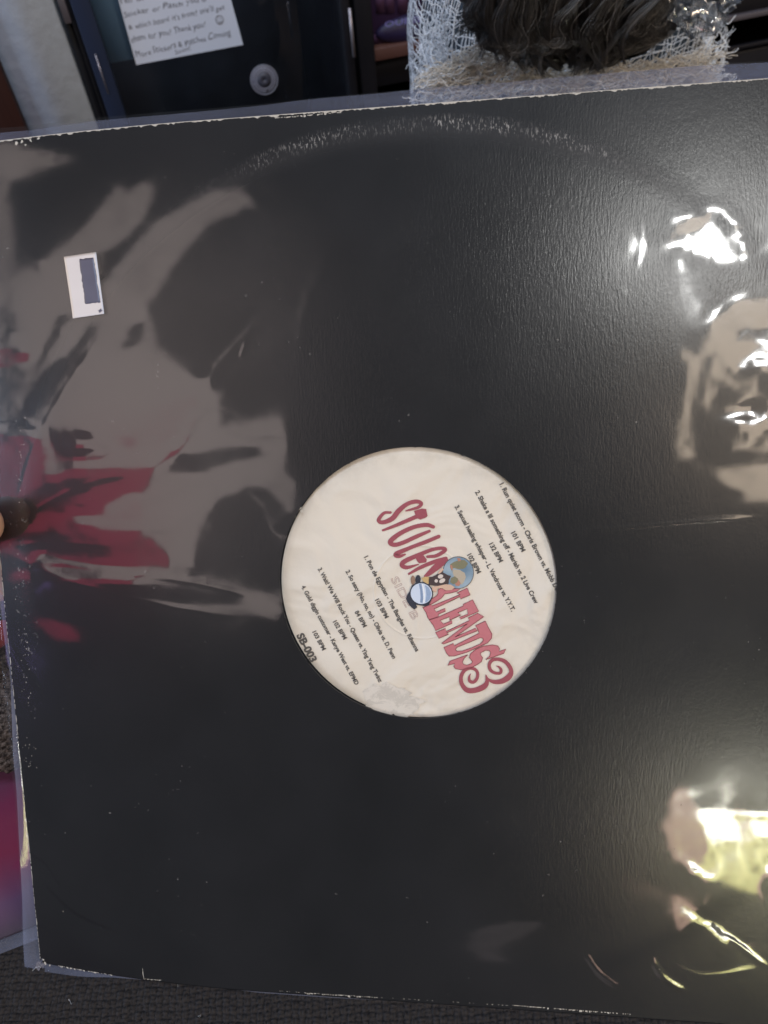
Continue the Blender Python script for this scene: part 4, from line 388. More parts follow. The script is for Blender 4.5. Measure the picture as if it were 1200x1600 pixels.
[-9,2,3,1,0,-3,-1,-3,-3,-1,1,2,2,1,2,2,3,3,1,1,1,1,2,2,3,2,1,2,1,0,1,-1,0,-2,0,-1,-1,1,1,-1,-3,-1,-2,-3,-2,-1,0,-2,-2,-1,-3,0,0,1,-1,-3,-1,2,6,-1,-2,-3,-2,-1,0,0,0,0,2,0,1,0,1,1,1,0,1,0,0,0,1,1,0,0,0,0,0,0,1,0,0,-1,1,0,0,0,0,0,1,0,0,-1,1,0,0,0,0,0,0,0,0,0,0,1,0,0,1,0,0,0,0,0,1,-1,1,0,0,1,0,0,-1,1,0,0,0,0,0,0,0,-1,-1,0,-1,0,0,-1,0,-1,-1,-1,0,-1,-1,-1,0,0,-1,0],
[-9,4,3,2,0,-2,-4,-3,-2,0,3,5,5,3,3,1,0,0,1,0,0,2,1,1,2,1,2,1,1,0,-1,0,-2,-1,-2,-2,-2,-3,-3,-1,0,-2,0,-1,-3,-1,0,-1,-1,-1,-1,-1,-1,-3,-1,-1,0,4,3,-1,-5,-2,-1,0,1,1,1,1,1,2,0,2,0,1,1,1,0,2,0,1,-1,1,0,0,1,0,0,1,-1,0,1,0,0,0,0,0,0,0,0,0,0,1,0,0,0,0,0,1,-1,1,0,0,0,0,0,1,-1,1,0,1,0,0,0,1,-1,0,1,0,0,1,0,0,0,0,0,0,0,-1,0,0,0,-1,-1,0,-1,-1,-1,0,-1,-1,-1,-1,0,-1,0,-1,0,0],
[1,3,0,-1,-1,-2,-3,-4,-3,0,4,8,5,5,3,1,0,0,-1,-1,0,0,1,3,0,1,1,1,0,2,-1,-2,-1,-2,-3,-3,-4,-5,-4,0,1,-2,0,0,-1,-2,-1,0,0,0,-2,-1,-3,-4,-2,-1,-3,-4,-3,0,0,2,3,2,2,2,2,3,1,1,2,1,2,1,1,1,1,0,1,0,1,0,1,0,0,0,1,-1,1,0,-1,1,0,1,-1,0,0,1,0,0,0,0,0,0,0,0,0,0,1,-1,1,0,1,-1,1,0,0,0,1,-1,1,0,0,0,1,0,1,-1,1,0,0,0,1,0,0,-1,0,0,0,-1,0,-1,0,-1,-1,0,-1,-2,0,-1,-1,0,-2,0,-1,0,-1,0],
[34,-10,-11,-10,-4,0,-1,-2,-4,-2,3,8,8,4,3,3,0,-3,-2,-1,0,1,2,1,2,1,-1,1,2,1,0,-3,-2,-2,-2,-3,-3,-2,0,1,0,0,-3,0,1,0,-1,0,0,-2,-3,-7,-8,-8,-8,-7,-9,-10,-4,5,10,7,5,5,4,3,3,2,3,2,2,1,2,1,1,1,1,1,1,0,1,0,0,1,-1,2,-1,1,0,0,0,0,0,0,0,1,0,-1,0,0,1,0,0,0,0,1,0,0,0,0,0,0,0,1,0,0,1,0,0,0,0,1,0,0,0,1,0,1,0,0,1,0,-1,0,0,1,-1,0,-1,1,-2,0,0,-2,0,-1,-1,-1,-1,-1,-1,-2,0,-1,-1,-1,0,0],
[37,-9,-13,-10,-5,0,-1,-2,-3,-5,0,6,8,7,7,5,1,-2,-1,-1,-2,0,-1,1,1,0,1,2,3,2,1,-3,-4,-2,-4,-4,0,2,3,2,0,-2,-2,-2,-1,0,0,2,-1,-5,-6,-9,-11,-12,-12,-11,-10,-7,-2,7,10,9,7,6,4,5,3,3,3,2,3,2,1,2,1,1,1,0,1,1,0,1,0,0,1,0,0,0,0,1,0,0,1,-1,1,-1,0,1,0,0,0,0,0,0,1,-1,0,1,0,1,-1,1,0,0,0,0,0,1,0,1,0,0,0,1,0,1,-1,1,0,0,0,1,0,0,1,-1,1,-1,0,-1,0,-1,-1,0,-2,-1,-1,0,-2,-1,-1,-1,-1,-2,-1,0,-1,-1],
[31,-10,-10,-6,-5,-3,0,2,-1,-4,-5,-1,7,9,9,7,5,3,0,-3,-4,-4,-3,-1,0,2,4,3,3,4,5,-1,-7,-9,-4,-2,-1,1,0,1,1,0,-2,-2,-2,-2,0,-2,-2,-2,-6,-8,-9,-9,-9,-9,-5,-4,-1,1,5,6,7,5,5,3,5,3,2,4,1,3,2,1,2,1,1,1,1,0,1,0,1,0,0,0,1,0,0,0,0,0,0,0,0,1,0,0,0,0,0,0,0,1,-1,1,0,0,0,0,1,0,0,0,1,0,0,0,0,1,0,0,1,0,1,-1,2,-1,1,1,0,0,1,0,-1,0,0,0,-1,0,-1,0,-2,-1,0,-1,-1,-2,-1,-1,-2,-1,-1,-1,-2,-1,-2,-1],
[25,-10,-7,-4,-5,-5,-2,1,2,-2,-5,-1,2,5,1,-2,-2,0,0,-1,-2,-3,0,1,4,3,1,1,1,1,3,6,0,-1,0,1,-1,-1,0,1,2,0,-2,-2,-1,-3,-4,-5,-3,-3,-3,-4,-5,-4,-5,-3,-3,-2,-3,-2,1,3,4,4,4,5,3,4,3,3,3,1,2,2,1,2,1,1,0,2,0,0,1,0,1,-1,0,1,0,0,1,0,-1,1,0,-1,1,0,0,0,0,0,1,-1,1,0,0,0,1,0,0,0,0,1,-1,1,1,-1,1,0,0,1,0,1,0,1,-1,1,0,1,0,0,1,0,0,1,-1,0,0,-1,-1,-1,0,-1,-2,-1,-2,-1,-1,-2,0,-2,-2,-1,-2,-2,-1,-1],
[1,3,1,-1,-2,-4,-5,-4,-2,-1,0,1,-1,-9,-16,-14,-7,-2,0,1,2,1,-1,-1,1,3,-1,0,-1,-2,-1,7,15,15,10,4,3,4,4,1,0,2,1,-2,-4,-3,-5,-6,-6,-4,-3,-2,-1,-2,-2,-3,-2,-1,-2,-1,0,1,2,4,4,3,4,3,4,3,2,3,2,2,2,0,1,1,1,0,1,1,-1,1,0,1,0,0,0,0,0,0,1,-1,1,0,0,0,0,1,-1,1,-1,1,0,0,1,-1,0,0,1,0,1,-1,1,0,0,1,0,0,1,0,1,0,0,0,1,1,0,0,1,1,0,0,1,-1,0,0,0,-1,0,-1,-2,-1,-1,-1,-1,-2,-1,-2,-2,-1,-2,-2,-1,-3,-2,-3],
[2,4,2,-1,-1,-1,-3,-4,-1,0,-2,-3,-10,-17,-16,-12,-5,0,-1,0,0,-2,-4,-6,-5,0,5,3,2,-1,-2,5,11,13,11,9,9,11,11,4,-2,5,7,-4,-9,-5,-4,-5,-5,-4,-4,-2,-2,-3,-3,-2,-1,-1,0,-1,-1,2,2,2,3,4,3,4,3,2,4,2,2,1,1,2,1,1,1,0,0,0,1,1,0,0,0,0,0,0,0,1,-1,1,-1,1,0,0,0,0,1,-1,1,0,0,0,0,1,0,0,0,0,0,1,0,1,0,0,1,0,0,1,0,0,1,1,0,0,1,1,0,0,0,1,0,1,0,-1,-1,0,-1,-1,-1,-1,-1,-2,-2,-1,-2,-1,-2,-2,-1,-2,-2,-2,-4,-3],
[14,-2,-2,-1,0,0,0,0,1,-3,-12,-19,-16,-11,-3,1,-1,-3,-2,-1,-2,-1,2,-1,-1,1,3,2,1,1,1,1,0,-1,4,11,13,13,14,5,0,4,5,-2,-7,-6,-4,-2,-2,-4,-4,-5,-4,-3,-3,-3,-1,-1,-1,0,0,0,2,3,3,2,4,3,3,4,2,2,2,2,1,1,1,1,0,1,0,1,0,-1,0,1,0,0,1,-1,1,-1,1,0,0,0,0,0,0,0,0,1,-1,0,1,0,0,0,1,0,0,1,0,0,1,-1,1,1,-1,1,1,-1,1,1,0,0,1,1,1,0,1,1,0,1,0,-1,0,1,-1,-1,-1,-1,0,-2,-2,-2,-1,-2,-1,-2,-2,-2,-2,-2,-2,-2,-2,-3],
[32,-12,-7,-3,-2,1,1,-2,-3,-2,-13,-29,-26,-6,6,7,5,3,2,2,4,4,3,7,4,1,-2,-1,-1,-1,2,-1,-2,-3,1,7,8,7,5,5,3,-1,0,0,1,-2,-3,-2,-3,-2,-4,-5,-4,-4,-3,-2,-2,-1,0,-1,1,1,2,1,3,3,3,3,3,2,3,2,2,1,1,1,1,0,0,1,0,0,1,0,0,0,0,0,0,1,-1,1,0,0,0,0,0,0,1,0,0,-1,1,0,0,1,0,0,0,0,1,0,0,1,-1,1,0,0,1,0,0,1,1,0,0,1,1,0,1,0,1,1,1,0,1,1,-1,-1,1,-1,-1,-1,-2,-2,-1,-2,-2,-1,-3,-1,-2,-1,-2,-2,-2,-2,-2,-3],
[35,-13,-11,-4,-2,-1,1,-1,-2,5,-2,-20,-25,-9,3,6,7,10,8,6,2,0,0,2,3,1,-1,-3,-3,1,0,0,-1,0,1,2,2,-2,-5,-1,5,2,-2,3,4,0,-1,-2,-1,-3,-4,-3,-5,-3,-3,-3,-2,0,0,1,0,2,1,2,2,3,2,3,3,2,2,2,0,2,1,0,0,1,1,-1,1,0,0,0,1,-1,1,0,0,0,0,0,-1,1,0,0,0,0,0,0,0,1,0,0,0,0,0,1,0,1,-1,1,0,0,1,0,1,0,0,1,0,1,-1,1,1,1,0,1,0,1,1,1,1,1,0,0,1,0,-2,-1,0,-2,-2,-1,-2,-1,-2,-2,-2,-3,-1,-2,-2,-1,-2,-1,-2,-1],
[6,1,-2,-3,-2,0,2,3,4,4,4,0,-4,-5,-4,-1,3,4,3,-1,-3,-1,-1,-1,0,0,0,-4,-2,0,2,0,-1,0,2,0,-3,-8,-9,0,6,3,0,2,2,2,1,1,-2,-2,-2,-4,-3,-3,-4,-3,-1,-1,2,2,1,2,2,2,1,1,3,1,2,3,0,1,2,0,0,1,0,0,0,1,0,0,-1,1,-1,1,0,-1,0,0,1,-1,1,-1,1,0,0,0,0,0,1,0,0,1,-1,1,0,0,0,0,1,0,1,0,0,1,-1,1,1,-1,1,0,1,0,1,0,1,1,0,2,1,0,1,1,1,1,0,-1,0,-1,-2,-1,-1,-2,-2,-2,-2,-3,-1,-2,-2,-2,-2,-2,-1,-1,-2,0],
[3,1,-2,-1,0,0,1,5,5,0,3,8,9,0,-4,-1,-2,-5,-5,-3,-2,-2,0,-2,-1,0,-1,-1,-1,1,0,2,1,0,-3,-3,-8,-8,-2,1,3,3,2,2,3,3,1,0,0,-1,-2,-2,-3,-4,-2,-3,-2,2,4,3,4,2,0,1,1,1,0,1,1,0,1,0,0,0,0,0,0,0,0,0,0,0,0,0,0,0,-1,1,0,0,0,0,0,1,-1,0,0,1,0,0,0,0,0,0,1,-1,1,0,0,1,-1,1,0,0,1,0,1,0,0,1,1,0,0,1,0,0,1,0,2,0,1,2,1,1,1,0,0,0,0,-1,-1,-2,-2,-1,-3,-2,-2,-2,-3,-1,-3,-1,-1,-2,-1,-2,-1,-2],
[4,-1,1,0,0,-1,1,4,4,2,3,5,4,-1,-1,0,-1,-6,-5,-3,-2,0,-2,-2,-3,-3,-1,0,1,0,3,3,4,-2,-7,-10,-7,-3,1,3,2,2,4,5,4,1,2,0,0,-1,-1,-1,-2,-1,-3,0,0,5,8,7,2,0,0,-2,-1,-1,-1,-1,-1,-1,-1,0,-1,-1,0,0,0,-1,0,-1,0,0,1,-1,0,0,1,-1,0,0,0,0,0,0,0,0,0,0,0,1,-1,0,1,0,0,1,0,0,0,0,1,0,0,1,0,0,1,0,1,0,0,1,0,0,1,1,0,1,1,1,1,1,2,1,1,1,0,0,-2,-1,-1,-1,-2,-2,-2,-3,-3,-1,-2,-3,-1,-2,-2,-1,-1,-1,-1,0],
[3,0,1,1,1,0,0,-1,1,4,4,3,0,-1,-1,-3,-4,-3,-3,0,2,0,-2,-6,-8,-6,-4,0,1,1,1,2,2,0,-6,-7,-2,1,-1,2,5,7,7,5,2,3,2,2,0,-1,0,-1,0,0,1,1,7,11,8,4,1,-2,-3,-2,-3,-4,-3,-2,-3,-2,-2,-2,-1,0,-1,-1,0,0,-1,0,0,-1,-1,1,0,-1,0,0,0,0,0,0,0,0,0,0,1,-1,1,-1,1,0,0,0,0,0,0,1,1,0,0,0,1,0,0,1,0,0,0,1,0,0,2,0,0,0,1,1,0,1,1,2,1,3,1,1,0,-1,-1,-1,-2,-1,-2,-3,-2,-2,-2,-3,-2,-2,-2,-2,-1,-1,-2,0,-1,0],
[7,0,-1,1,-1,0,-1,-2,-3,-1,0,3,2,1,-2,-4,-7,-5,-1,2,3,-1,-5,-7,-7,-7,-1,0,-1,0,-1,-1,1,2,-1,-1,1,-1,-2,1,7,11,11,7,3,3,4,0,0,1,0,0,2,1,2,4,8,10,7,5,2,-2,-4,-4,-4,-3,-4,-4,-4,-3,-2,-2,-2,-1,-1,-1,-2,0,0,-1,-1,1,0,-1,0,0,-1,1,-1,0,0,0,0,0,0,1,-1,1,-1,1,0,0,0,0,1,0,0,0,0,0,1,0,0,1,1,0,0,1,0,0,1,0,0,0,1,1,0,0,1,1,1,1,2,2,2,1,-1,-1,-1,-1,-1,-2,-1,-2,-3,-3,-3,-2,-2,-2,-1,-2,-1,-1,-1,0,0,0],
[7,1,0,-1,1,-1,-1,-3,-4,-5,-2,2,3,3,-2,-5,-5,-8,-5,-2,-5,-6,-1,0,-3,-1,1,2,1,-1,-1,0,0,1,2,-1,-3,-1,-2,0,4,10,13,13,8,3,-1,0,1,1,2,2,3,3,4,4,5,3,5,5,5,0,-3,-4,-4,-4,-3,-4,-3,-4,-3,-2,-2,-2,-1,-2,0,-1,-1,0,0,-2,0,0,0,-1,1,-1,1,0,-1,1,0,-1,1,-1,0,0,0,0,0,1,0,0,0,0,1,0,0,1,0,0,1,0,0,0,1,0,1,1,-1,1,0,1,0,0,0,1,0,0,2,0,3,2,3,0,-1,-1,-1,-3,-1,0,-1,-3,-2,-4,-2,-3,-2,-1,-2,0,-2,0,0,-1,1,-1],
[11,-1,0,0,-1,0,-2,-1,-3,-4,0,3,4,0,0,-2,-3,-1,-7,-12,-11,-5,-1,1,0,-1,0,0,0,0,1,0,0,1,-1,-1,-3,-3,0,0,1,3,9,12,12,5,2,2,2,2,2,4,4,5,4,4,4,0,0,3,3,1,0,-2,-2,-3,-4,-3,-4,-3,-2,-3,-2,-2,-2,-1,-1,-2,0,-1,-1,0,0,-1,0,0,-1,0,0,0,0,0,0,0,0,0,0,0,1,0,0,0,0,0,0,1,-1,1,0,0,1,0,0,1,0,1,0,1,0,0,1,0,0,0,1,0,1,-1,1,0,0,1,0,3,3,0,-1,-2,-2,-1,-1,0,0,-2,-4,-2,-3,-2,-2,-1,-1,-2,1,-1,1,0,-1,1],
[12,0,0,0,0,0,0,-1,0,0,1,3,4,2,-2,0,1,2,-4,-12,-6,-2,-3,-5,-5,-6,-9,-6,-1,2,1,0,1,1,0,-5,-2,-1,0,0,-1,0,0,6,11,14,9,4,3,2,3,4,3,5,4,7,4,2,-3,-4,-2,3,2,1,-1,-2,-2,-4,-3,-2,-4,-2,-2,-3,-1,-1,-2,0,-2,0,-1,0,-1,-1,0,0,0,0,-1,0,0,0,0,0,0,0,0,1,-1,0,0,0,0,1,0,0,1,-1,1,1,-1,1,1,-1,1,1,0,0,1,0,1,0,0,1,-1,1,0,1,-1,1,0,-1,0,-1,1,1,-1,-2,-1,-1,0,-2,0,0,-2,-4,-2,-1,-1,-1,0,1,-1,1,-1,0,1,-1],
[14,-1,0,0,0,1,1,3,3,2,1,3,2,-1,-1,-1,1,0,-2,-4,-3,2,-2,-7,-9,-11,-14,-10,-4,0,3,3,1,1,-2,-4,-3,0,-1,-1,-1,-2,-1,1,8,12,13,8,5,5,4,3,4,3,6,8,5,0,-4,-5,-3,1,3,2,0,-2,-2,-3,-2,-4,-2,-3,-2,-1,-2,-2,-1,-2,0,-2,0,-1,-1,1,-1,0,0,-1,1,-1,0,0,0,0,0,0,1,-1,0,0,1,0,0,0,0,0,0,1,0,0,1,0,0,1,1,-1,1,1,0,1,-1,1,0,0,0,0,0,1,0,0,1,1,-2,-3,-3,-2,0,-1,-2,1,-1,-1,-1,-1,-1,0,0,-1,0,0,0,0,1,-1,1,0,-1,1],
[13,0,1,0,1,0,1,3,4,4,3,0,1,0,-1,-1,0,1,0,-1,-5,-5,-2,-2,-5,-9,-8,-9,-8,-6,-2,0,2,0,1,1,1,0,-2,-6,-5,-2,2,1,2,5,8,12,11,8,8,7,2,4,9,6,1,-4,-5,-4,1,2,2,-1,-2,0,-3,-2,-3,-2,-3,-2,-3,-2,-2,-1,-1,-1,-2,0,-1,0,-1,0,-1,0,-1,1,-1,0,0,0,-1,1,0,0,-1,1,0,0,0,0,1,0,0,0,1,0,0,0,0,1,0,1,-1,2,0,0,1,0,1,0,0,-1,1,0,1,0,0,1,2,2,-1,-5,-8,-2,-2,-1,1,1,-1,-1,-1,0,-1,0,0,1,1,0,0,0,0,0,0,0,1,0],
[12,1,0,0,0,1,1,1,1,3,5,4,2,1,0,0,1,0,1,-1,-2,-4,-3,-3,-5,-5,-4,-4,-8,-9,-8,-2,-3,1,6,10,4,0,-5,-8,-9,-6,-2,1,0,1,4,11,14,12,12,10,7,5,5,2,-4,-6,-4,0,2,2,-1,-2,-1,-3,-2,-2,-3,-3,-2,-2,-2,-2,-1,-2,-2,-1,0,-1,-1,-1,0,-1,0,0,0,-1,0,0,0,-1,1,0,-1,1,0,-1,1,0,0,0,0,0,1,0,0,0,1,0,0,0,1,0,1,0,1,1,0,0,1,-1,0,0,0,1,0,1,2,2,-1,-3,-3,-4,-1,-3,-2,0,0,0,1,0,-1,-1,1,0,0,0,0,0,1,0,0,1,0,1,0,-1],
[10,0,0,1,0,0,1,0,1,2,2,6,5,4,4,2,1,-2,-3,3,9,7,-5,-11,-9,-6,-3,-4,-5,-6,-4,-4,-1,1,8,8,2,-3,-4,-7,-9,-9,-7,-2,1,-1,2,8,11,11,11,11,10,5,1,-1,-2,-3,-1,0,0,0,-2,-1,-2,-1,-2,-3,-1,-3,-2,-2,-2,-2,-2,-1,-1,-1,-2,-1,0,-1,0,-1,0,-1,0,0,0,0,0,0,0,-1,1,-1,1,0,0,0,0,0,0,1,-1,1,0,0,0,0,1,1,-1,1,1,0,0,1,0,2,-1,1,-1,-1,-1,0,1,1,2,0,-5,-6,-3,4,4,-1,-4,-2,2,0,0,1,0,0,-1,0,0,1,0,1,0,1,1,1,1,0,0,0],
[8,0,0,0,0,0,0,0,0,1,2,3,4,5,5,7,1,-1,3,5,6,5,-2,-7,-5,-2,-3,-3,-3,-2,-5,-5,-1,2,5,5,2,-5,-7,-7,-6,-5,-3,0,-2,-1,1,0,2,5,6,7,8,6,2,2,2,2,1,1,-3,-5,-1,0,0,-2,-2,-1,-3,-2,-2,-3,-1,-2,-2,-1,-1,-1,-1,0,-1,-1,0,-1,0,0,-1,0,0,0,0,0,-1,1,-1,1,-1,1,0,0,0,0,0,0,1,-1,0,1,0,1,0,-1,2,-1,1,0,1,0,2,0,1,0,-1,-3,-1,1,-1,-2,-1,-3,-3,0,3,4,5,-1,-9,-2,5,2,-1,1,0,-1,1,1,1,0,1,1,1,1,1,1,0,1,1,1],
[5,0,0,1,0,0,0,0,0,-1,0,0,1,1,0,0,1,5,10,8,2,1,3,2,0,1,0,-1,-1,-3,-6,-7,-5,0,4,9,7,0,-6,-5,-2,0,2,-1,0,-1,-3,-5,-7,-4,0,3,4,4,4,4,6,6,5,0,-5,-5,-1,0,-1,-2,-2,-2,-3,-1,-3,-1,-3,-1,-1,-2,-1,-1,0,-1,-1,0,-1,0,-1,0,0,0,-1,0,0,0,1,-1,1,-1,1,-1,0,1,0,0,0,0,0,1,0,-1,1,0,0,1,-1,1,0,1,0,1,0,1,2,0,0,-3,-3,-2,-2,-4,-2,1,4,8,4,0,-1,-4,-4,-1,3,2,1,0,1,1,0,1,1,1,1,1,1,0,0,0,1,1,1,1],
[4,1,0,-1,0,0,0,-1,0,0,-1,0,-1,-1,-5,-8,-3,0,5,10,11,5,3,1,-1,-2,-1,0,0,-1,-3,-5,-3,0,2,7,10,10,9,6,1,-1,0,2,-1,-1,-3,-7,-7,-4,-4,-3,0,1,1,4,6,6,4,1,-2,-2,-2,-3,-3,-3,-3,-3,-2,-2,-2,-2,-1,-2,-1,-1,-1,-1,-1,-1,0,-1,0,0,-1,0,0,-1,1,0,-1,0,0,0,0,0,0,0,0,0,0,1,0,-1,1,0,0,1,-1,0,1,0,0,1,-1,1,1,0,1,0,1,2,2,0,-6,-9,-6,1,5,7,12,6,0,0,-1,-4,0,0,-1,0,0,-1,0,2,1,0,0,0,0,0,0,1,1,0,0,-1,1,1],
[4,0,0,0,0,0,-1,0,-1,-1,0,-1,2,0,-3,-8,-7,-4,-1,3,3,2,0,0,-1,0,0,1,2,0,-1,0,0,0,-1,-2,4,16,24,20,8,0,3,0,-2,-2,-2,-3,-1,-2,-6,-4,-2,-1,-1,0,2,4,2,1,2,-1,-5,-5,-5,-3,-3,-3,-3,-3,-1,-2,-1,-1,-2,-1,-1,0,-1,-1,0,0,-1,0,0,-1,0,1,-1,0,0,0,0,0,0,0,0,0,0,0,0,0,0,1,-1,0,1,0,0,1,-1,0,1,-1,1,0,0,0,0,1,0,1,2,0,-4,-8,-5,3,7,12,11,8,0,1,-2,-7,-3,4,0,0,-1,-1,-1,-1,0,0,1,0,0,0,0,0,-1,0,0,1,-1,0],
[7,-1,0,-1,0,-1,0,-1,-2,-1,0,1,0,1,-2,-6,-6,0,2,0,-1,2,2,-3,-2,-1,-1,-2,-2,-1,1,1,0,0,-2,-6,-2,8,18,27,26,16,1,-4,-3,-3,-1,0,0,-1,-1,-2,-1,-1,-3,-3,-2,-1,0,1,1,-1,-5,-6,-5,-5,-4,-3,-1,-2,-2,-2,-1,-1,0,-1,-1,-1,0,-1,-1,0,0,-1,1,0,-1,0,0,-1,1,0,-1,0,0,1,0,0,0,0,0,0,0,0,1,0,-1,1,0,-1,1,1,-1,1,-1,0,-1,1,-1,0,-1,0,-3,-3,-1,2,2,1,3,5,7,6,3,0,0,-2,-2,1,2,2,3,-1,-2,-1,0,1,-1,1,0,0,0,-1,0,0,0,-1,0,0],
[7,1,-1,0,-1,0,0,-1,-2,-1,1,-1,-1,1,1,-4,-7,-1,4,11,17,17,10,0,-10,-14,-16,-15,-9,-2,0,0,1,0,-1,-2,-3,-2,5,17,29,24,5,-2,0,2,0,3,0,1,0,-1,1,2,-1,-6,-6,-6,-4,0,4,-2,-6,-7,-6,-4,-3,-3,-2,-2,-1,0,-2,-1,-1,0,0,-1,-1,1,-1,0,-1,0,-1,0,1,-1,0,1,-1,0,1,0,0,-1,0,1,0,-1,1,0,0,0,0,0,1,-1,1,0,0,-1,1,-1,1,-1,0,-2,0,-1,-1,-2,-2,-1,-1,2,1,1,2,0,1,2,2,4,9,9,-2,-6,-1,7,4,1,-1,-2,0,0,1,-1,0,0,-1,1,0,-1,0,0,0,-1],
[11,-1,0,-1,-1,0,-1,-2,-1,0,1,-1,0,2,0,-7,-6,2,8,12,16,16,15,9,-3,-18,-26,-24,-12,-3,3,4,0,-2,-2,0,1,-1,-4,-3,5,16,18,12,8,4,4,3,3,1,1,0,1,1,-1,-4,-8,-8,-6,-1,2,0,-7,-6,-4,-3,-2,-1,-2,0,-2,-1,0,0,-1,-1,0,0,0,-1,0,0,0,0,0,0,-1,0,0,0,0,0,0,0,0,0,0,0,0,1,-1,0,1,0,0,0,0,0,0,0,0,1,-1,0,0,-1,0,-1,-2,-2,-2,-3,-1,1,2,-2,1,1,1,1,2,4,6,2,3,9,6,-5,-5,0,5,6,1,-1,-1,0,0,0,-1,0,0,-1,0,0,-1,0,0,0],
[11,1,1,-1,-3,-4,-1,5,6,3,-2,-2,2,3,-7,-14,-4,8,6,-2,-5,-2,1,1,1,-2,-5,-3,-1,1,4,3,0,-3,-3,-1,1,1,-2,-8,-7,3,17,18,11,4,3,3,0,0,2,1,-5,-6,-2,-1,-2,-4,-2,-2,-4,-3,-1,0,-1,-1,-1,0,-1,0,0,-1,0,0,0,-1,0,-1,0,0,1,-1,0,0,0,0,0,0,0,0,0,0,0,0,0,0,0,0,0,0,0,1,-1,0,0,1,0,0,0,0,0,0,0,0,-1,0,-1,-1,-1,-2,-3,-2,-2,0,0,1,2,2,-3,-3,2,8,10,-5,-12,11,24,4,-13,-5,6,6,5,1,-1,-1,-1,0,0,-1,0,0,-1,1,-1,0,-1,0],
[19,-3,-2,1,1,1,0,2,5,1,-2,2,2,-6,-14,-10,-1,4,-3,-12,-16,-19,-18,-10,0,13,23,22,11,6,1,1,1,-2,-2,-1,0,1,1,0,-3,-3,2,10,9,8,4,1,-1,-5,-3,-5,-8,-6,-2,1,1,1,0,-2,-6,-3,4,3,2,1,1,0,1,0,0,1,0,-1,0,1,-1,1,0,0,-1,0,0,0,0,0,0,1,0,-1,0,0,0,0,0,1,0,0,0,0,0,0,0,1,0,-1,0,1,0,0,0,0,0,0,0,-1,-1,0,-2,-2,-2,-2,-2,1,0,-1,1,0,-5,-7,-10,-6,1,-3,-9,12,29,14,3,3,5,5,4,2,-1,0,-1,0,0,0,0,-1,0,-1,1,-1,0,0],
[30,-16,-10,1,2,3,2,-9,-11,-3,2,1,-7,-13,-3,12,11,-2,-11,-12,-14,-20,-14,-3,8,16,21,19,11,4,1,0,0,2,0,0,1,0,-1,1,0,-3,-4,3,11,10,5,3,-1,-8,-10,-6,-4,-3,-3,-2,-2,-2,-2,-2,-2,1,2,4,3,4,2,1,2,0,1,0,0,1,1,0,0,0,0,0,0,0,0,0,0,0,0,0,0,0,1,0,-1,1,-1,0,0,0,0,0,1,-1,1,0,0,0,0,0,0,1,0,-1,1,0,-1,1,0,-2,0,-1,-2,-3,-1,2,3,-1,-1,-2,-8,-11,-16,-23,-16,-6,3,14,20,23,27,18,4,4,2,0,0,-1,0,-1,0,-1,0,0,0,-1,-1,1,-1,0],
[-28,1,0,-2,-1,-1,-3,-8,-9,-2,-2,-4,-10,-4,15,26,16,-5,-10,-7,-9,-9,-4,8,12,10,9,6,6,3,1,1,0,1,2,1,0,0,1,-1,0,-2,-2,2,9,10,6,-1,-1,-2,-6,-5,-2,-4,-5,-8,-6,-5,-4,-4,-2,1,4,4,5,2,3,3,1,2,1,1,1,0,0,1,0,0,0,1,0,0,0,1,0,-1,1,-1,0,1,-1,0,1,-1,1,0,0,0,1,0,-1,1,0,-1,0,1,0,0,0,0,0,1,0,0,1,-1,0,1,-1,0,0,-1,0,2,2,-1,0,-5,-8,-5,-4,-10,-11,-5,2,6,5,13,21,14,6,4,4,-1,-1,0,-1,-1,-1,0,-1,0,-1,0,0,-1,1,0],
[-66,10,5,-2,-3,-3,-3,1,1,-2,-3,-6,2,13,15,13,6,-3,-6,-4,-5,-5,0,6,9,8,4,5,4,2,2,0,2,1,1,2,1,1,0,1,-1,0,-1,-2,1,9,8,4,0,2,-1,-6,-6,-7,-7,-7,-7,-6,-5,-5,-3,1,4,5,4,4,3,2,2,1,2,1,1,1,0,0,1,1,0,0,0,1,0,-1,0,1,0,0,0,0,1,0,0,0,0,0,0,0,0,0,1,-1,0,0,1,-1,1,0,0,0,1,0,0,0,0,1,0,1,1,0,2,2,3,1,0,0,-2,-4,-4,0,6,11,12,10,0,-12,-14,-3,4,3,6,7,2,-3,-2,-1,-1,-1,-1,-1,-1,-1,0,0,0,-1,0,-1],
[-59,1,1,-1,0,-1,-1,0,2,-1,-2,-4,8,16,10,2,-1,-2,0,-2,-4,-1,1,4,5,6,6,5,3,2,1,2,0,2,2,1,1,1,2,0,0,0,-1,-2,-2,3,10,7,1,-4,-4,-5,-6,-4,-5,-5,-4,-4,-5,-4,-2,-1,3,2,3,3,3,2,2,3,1,1,1,1,1,1,0,0,1,0,1,-1,1,0,1,0,0,0,0,0,0,0,0,0,1,-1,1,0,-1,0,0,1,0,0,0,1,-1,0,1,0,0,0,1,0,1,1,1,1,1,3,2,3,2,1,1,2,-2,0,-1,-4,0,6,5,9,9,-9,-10,6,5,5,6,-3,-6,0,-3,-4,-2,-3,-2,-1,0,-1,0,-1,0,0,-1,1],
